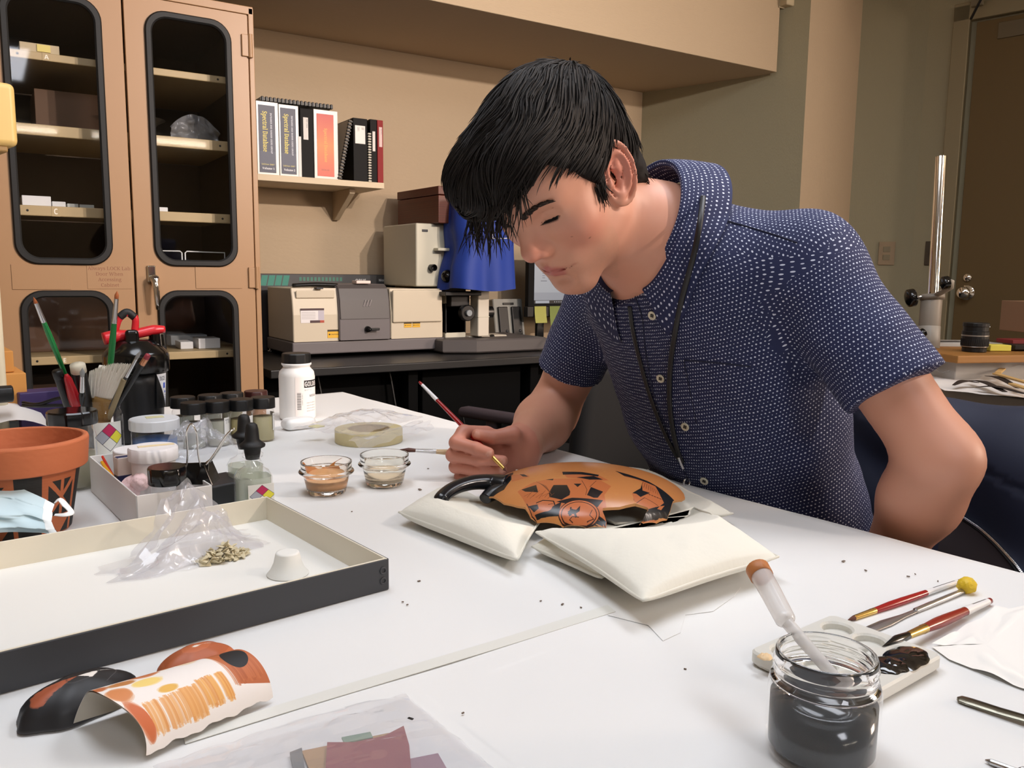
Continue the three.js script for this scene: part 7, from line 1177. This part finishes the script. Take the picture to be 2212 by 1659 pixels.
  { const cnt = new Map(); for (let i = 0; i < I3.length; i += 3) for (const [p, q] of [[0, 1], [1, 2], [2, 0]]) { const u = I3[i + p], v = I3[i + q], k = u < v ? u + '_' + v : v + '_' + u; cnt.set(k, cnt.has(k) ? null : [u, v]); }
    const ps = []; for (const e of cnt.values()) if (e) { const [A1, B1] = e.map((k) => P3[k]), q = [room(A1[0], lift(...A1), A1[1]), room(B1[0], lift(...B1), B1[1]), room(B1[0], lift(...B1, -0.0065), B1[1]), room(A1[0], lift(...A1, -0.0065), A1[1])]; for (const k of [0, 1, 2, 0, 2, 3]) ps.push(q[k].x, q[k].y, q[k].z); }
    const g = new THREE.BufferGeometry(); g.setAttribute('position', new THREE.Float32BufferAttribute(ps, 3)); g.computeVertexNormals(); g.setAttribute('uv', new THREE.Float32BufferAttribute(new Float32Array(ps.length / 3 * 2), 2)); partW(o, 'broken_edge', g, M(0xc08a55, 0.7, { side: THREE.DoubleSide })); }
  const Zr = (x, y, d) => at(840 + x / 3.456, 780 + y / 3.456, d);
  partW(o, 'handle', sweep([Zr(880, 930, 1.03), Zr(760, 905, 1.035), Zr(640, 905, 1.025), Zr(520, 935, 1.01), Zr(430, 985, 0.995), Zr(390, 1030, 0.985), Zr(384, 1062, 0.98)], [0.017, 0.0125, 0.0112, 0.01, 0.0095, 0.0095, 0.006], 20, 40, 0.8), MP(0x14161a, 0.22));
  partW(o, 'handle_root', sweep([Zr(880, 950, 1.025), Zr(780, 985, 1.02), Zr(715, 1030, 1.01)], [0.016, 0.013, 0.009], 16, 16, 0.7), MP(0x17181b, 0.3));
}
// ---------------------------------------------------------------- his chair with the navy coat over its back
{
  const o = thing('padded_chair', 'dark padded chair the man sits on, its back covered by the navy coat', 'chair', [1.12, 0, -0.84]);
  const f = M(0x1b1b20, 0.8);
  part(o, 'seat', box(0.46, 0.07, 0.48, 0.03, 0, 0.425, 0), f);
  part(o, 'backrest', box(0.05, 0.36, 0.42, 0.02, 0.255, 0.63, 0.0), f);
  for (const sx of [-0.18, 0.2]) for (const sz of [-0.2, 0.2]) part(o, 'leg', sweep([[sx, 0.4, sz], [sx * 1.15, 0.0, sz * 1.1]], [0.016, 0.013], 10), m.darkGrey);
  for (const sz of [-0.16, 0.16]) part(o, 'back_post', sweep([[0.21, 0.4, sz], [0.255, 0.6, sz]], 0.012, 10), m.darkGrey);
  const F = (x, y, z) => {
    const rb = (cx, cy, cz, hx, hy, hz, r) => { const a = Math.max(Math.abs(x - cx) - hx + r, 0), b = Math.max(Math.abs(y - cy) - hy + r, 0), c = Math.max(Math.abs(z - cz) - hz + r, 0); return Math.hypot(a, b, c) - r; };
    let d = rb(1.385, 0.64, -0.73, 0.055, 0.205, 0.31, 0.055);
    d = smin(d, cap_(x, y, z, [1.38, 0.74, -0.6], [1.3, 0.46, -0.52], 0.07, 0.06), 0.08);
    d = smin(d, cap_(x, y, z, [1.38, 0.79, -0.98], [1.4, 0.775, -0.55], 0.045, 0.05), 0.05);
    d = smin(d, cap_(x, y, z, [1.33, 0.55, -0.62], [1.28, 0.42, -0.6], 0.06, 0.06), 0.06);
    return d + 0.006 * Math.sin(38 * (y * 0.9 + z * 0.35) + 4 * noise(x * 5, y * 5, z * 5)) + 0.005 * noise(x * 14, y * 14, z * 14) + (Math.abs((y - 0.735) + 0.25 * (z + 0.6)) < 0.006 ? 0.003 : 0);
  };
  const c = thing('navy_coat', 'dark navy quilted coat with a silver zip hung over the chair back', 'coat', [1.385, 0.35, -0.79]);
  const g = surface(F, [1.15, 0.3, -1.1], [1.55, 0.98, -0.34], 0.008, 1.6);
  const zip0 = [[2050, 1100], [2085, 1122], [2120, 1146], [2155, 1178], [2185, 1212], [2212, 1248]].map(([x, y]) => march(x, y, F, 0.9, 2.4)).filter(Boolean), zip = zip0.map((p) => p.clone().add(V(-0.004, 0.002, 0.004)));
  partW(c, 'shell', g, M(0x161d33, 0.7));
  if (zip.length > 2) {
    const cu = new THREE.CatmullRomCurve3(zip), teeth = [], N = 60;
    for (let i = 0; i < N; i++) { const p = cu.getPointAt(i / (N - 1)), t = cu.getTangentAt(i / (N - 1)); teeth.push(box(0.0034, 0.004, 0.0085, 0.0008).applyQuaternion(new THREE.Quaternion().setFromUnitVectors(V(1, 0, 0), t)).translate(p.x, p.y, p.z)); }
    partW(c, 'zip_teeth', G(...teeth), m.steel).userData.kind = 'stuff';
    partW(c, 'zip_tape', sweep(zip0, 0.007, 8, 40, 0.4), M(0x0d0d10, 0.8));
    const low = zip.map((p) => p.clone()); const q = zip.map((p, i) => p.clone().add(V(-0.05, -0.12, 0.02)));
    partW(c, 'lining', grid((u, v) => { const p = new THREE.CatmullRomCurve3(low).getPoint(u), r = new THREE.CatmullRomCurve3(q).getPoint(u); return p.lerp(r, v).add(V(0.004 - 0.02 * Math.sin(Math.PI * v), 0, -0.002)); }, 24, 12), M(0x1a0d10, 0.9, { side: THREE.DoubleSide }));
  }
}
// ---------------------------------------------------------------- second table on the right with the copy stand
{
  const H2 = 0.752, p0 = on(2212, 866, H2), o = thing('side_table', 'second white-covered table behind the man on the right', 'table', [2.75, 0, -1.1]);
  part(o, 'tabletop', box(1.5, 0.04, 1.1, 0.004, 0.2, H2 - 0.022, -0.06), M(0xcfcbc4, 0.5));
  for (const sx of [-0.5, 0.9]) for (const sz of [-0.55, 0.42]) part(o, 'leg', box(0.05, H2 - 0.04, 0.05, 0.004, sx, (H2 - 0.04) / 2, sz), m.darkGrey);
  const bz = at(2070, 757, 2.5), by = bz.y, b = thing('copy_stand', 'copy stand with chrome column and brown baseboard on the side table', 'stand', [bz.x, H2, bz.z], -0.35);
  const bh = by - H2;
  part(b, 'baseboard', box(0.5, 0.022, 0.42, 0.003, 0.12, bh - 0.011, -0.06), M(0xffffff, 0.5, { map: picture(256, 256, (c, w, h) => { c.fillStyle = '#9a6a32'; c.fillRect(0, 0, w, h); for (let i = 0; i < 120; i++) { c.fillStyle = `rgba(${rnd() < 0.5 ? '110,70,28' : '190,140,80'},0.16)`; c.fillRect(0, h * rnd(), w, 1 + 2 * rnd()); } }) }));
  part(b, 'plinth', box(0.44, bh - 0.023, 0.36, 0.004, 0.12, (bh - 0.023) / 2, -0.07), M(0xaaa6a0, 0.6));
  const W = (px, py, d) => at(px, py, d), D = 2.6;
  partW(b, 'column', sweep([W(2010, 742, D), W(2033, 339, D)], [0.0165, 0.0165], 28), MP(0xe6e2dc, 0.1, { metalness: 1 }));
  partW(b, 'column_socket', sweep([W(2004, 752, D), W(2006, 705, D)], 0.034, 28), M(0x8a857c, 0.5));
  const cl = partW(b, 'carriage', G(sweep([W(2007, 712, D), W(2013, 640, D)], 0.031, 28), sweep([W(2014, 648, D), W(2014, 636, D)], 0.036, 28)), M(0x857c70, 0.5));
  partW(b, 'arm', sweep([W(2014, 642, D), W(2052, 622, D - 0.1), W(2056, 605, D - 0.1)], [0.013, 0.012, 0.012], 10, 0, 0.5), M(0x8f887d, 0.45));
  const knob = (a, c2, r) => partW(b, 'knob', sweep([a, a.clone().lerp(c2, 0.15), a.clone().lerp(c2, 0.85), c2], [r * 0.7, r, r, r * 0.7], 20), m.blackGloss);
  knob(W(1960, 645, D), W(1976, 642, D), 0.028); partW(b, 'knob_stem', sweep([W(1975, 643, D), W(1996, 640, D)], 0.007, 10), m.steel); knob(W(2034, 612, D - 0.1), W(2050, 610, D - 0.1), 0.02); knob(W(1988, 722, D - 0.06), W(1998, 716, D - 0.06), 0.013);
  const L = thing('camera_lens', 'black camera lens with silver rings standing on the brown baseboard', 'lens', at(2104, 757, 2.46).setY(by + 0.0005));
  part(L, 'barrel', creased(lathe([[0, 0], [0.0315, 0], [0.033, 0.002], [0.033, 0.0125], [0.0355, 0.0145], [0.0365, 0.018], [0.0365, 0.038], [0.0365, 0.06], [0.034, 0.062], [0.034, 0.074], [0.0355, 0.0755], [0.0355, 0.084], [0.034, 0.086], [0, 0.086]], 56), 0.5), m.black);
  part(L, 'zoom_grip', G(...Array.from({ length: 44 }, (_, i) => box(0.002, 0.02, 0.0014, 0.0004, 0, 0.029, 0.0368).rotateY(i / 44 * 6.2832))), m.rubber);
  part(L, 'silver_ring', G(xf(new THREE.TorusGeometry(0.0362, 0.0011, 8, 56), 0, 0.016, 0, Math.PI / 2), xf(G(new THREE.CylinderGeometry(0.0369, 0.0369, 0.004, 56, 1, true)), 0, 0.0485, 0)), M(0xb9b4ae, 0.3, { metalness: 0.9 }));
  part(L, 'white_dot', new THREE.SphereGeometry(0.0018, 10, 8).translate(0.012, 0.075, 0.0335), m.white);
  const flat = (name, label, cat, pts, d, t, mt) => { const q = pts.map(([x, y]) => on(x, y, H2 + d)); return solo(name, label, cat, slab(q, t, H2 + d), mt); };
  const back = (px, py, d, w, h, dd) => box(w, h, dd, 0.002, 0, h / 2, 0);
  const put = (name, label, cat, px, py, d, w, h, dd, mt, turn = -0.5) => { const p = at(px, py, d); solo(name, label, cat, box(w, h, dd, 0.002, 0, h / 2, 0), mt, p, turn); };
  put('white_tray', 'flat grey-white tray behind the lens on the side table', 'tray', 2060, 752, 2.72, 0.24, 0.022, 0.14, M(0xb4b4b0, 0.5));
  put('black_ruler', 'dark bar lying on the flat tray left of the lens', 'ruler', 2043, 742, 2.7, 0.09, 0.008, 0.02, m.black);
  put('sticky_pad', 'bright yellow sticky note pad right of the lens', 'note pad', 2150, 757, 2.5, 0.066, 0.018, 0.05, M(0xdcd055, 0.8));
  put('cardboard_box', 'brown cardboard box at the right edge behind the lens', 'box', 2228, 716, 2.75, 0.13, 0.1, 0.14, M(0x8b6a50, 0.8));
  put('red_folder', 'dark red folder lying flat at the right edge', 'folder', 2215, 741, 2.6, 0.14, 0.012, 0.08, M(0x7a1d20, 0.6));
  put('black_case', 'flat black case in front of the red folder', 'case', 2222, 754, 2.52, 0.13, 0.014, 0.06, m.black);
  // papers and film in front
  const film = MP(0xf6f2f0, 0.14, { transmission: 0.6, thickness: 0, side: THREE.DoubleSide });
  const sheet = (name, label, cat, a, b2, c2, d2, y0, amp, mt, sd, cr = 0.4) => { const [A, B, C, D2] = [a, b2, c2, d2].map(([x, y]) => on(x, y, H2 + 0.01)), ctr = A.clone().add(C).multiplyScalar(0.5).setY(H2); solo(name, label, cat, toCreasedNormals(grid((u, v) => A.clone().lerp(B, u).lerp(D2.clone().lerp(C, u), v).sub(ctr).setY(y0 + amp * (0.5 + 0.5 * noise(u * 5 + sd, v * 4, sd)) + 0.35 * amp * noise(u * 13, v * 9, sd)), 40, 24), cr), mt, ctr); };
  sheet('white_papers', 'stack of white papers on the side table beside the coat', 'papers', [1990, 806], [2330, 812], [2420, 880], [2040, 842], 0.006, 0.004, M(0xe6e2de, 0.7, { side: THREE.DoubleSide }), 3);
  sheet('plastic_sheet', 'rumpled clear plastic sheet across the side table', 'plastic film', [2010, 792], [2330, 762], [2360, 818], [2000, 818], 0.016, 0.04, film, 8, 0.25);
  const bits = [[2095, 822, 2170, 846], [2110, 836, 2212, 850], [2130, 812, 2200, 838], [2060, 832, 2110, 826]];
  bits.forEach(([x0, y0, x1, y1], i) => { const a = on(x0, y0, H2 + 0.02), b3 = on(x1, y1, H2 + 0.022); solo('dark_strip', ['dark curled strip under the wooden strips, left', 'dark curled strip nearest the coat', 'dark curled strip under the wooden strips, back', 'thin black strip lying on the white papers'][i], 'strip', sweep([a, a.clone().lerp(b3, 0.4).add(V(0, 0.008, 0)), b3], [0.005, 0.014, 0.008], 8, 14, 0.16), M(0x2a1e18, 0.7)); });
  const strip = (label, x0, y0, x1, y1, h) => { const a = on(x0, y0, H2 + h), b3 = on(x1, y1, H2 + h + 0.002), L2 = a.distanceTo(b3), t = Math.atan2(-(b3.z - a.z), b3.x - a.x); solo('wooden_strip', label, 'strip', box(L2, 0.005, 0.016, 0.001), M(0xc9a468, 0.6), a.clone().lerp(b3, 0.5), t, 'wooden strips on the side table'); };
  strip('tan wooden strip on top, pointing at the man', 2150, 808, 2240, 832, 0.034); strip('lower tan wooden strip nearer the coat', 2185, 830, 2260, 852, 0.03); strip('short pale wooden strip standing behind the others', 2156, 806, 2166, 796, 0.038);
}
renderer.render(scene, camera);
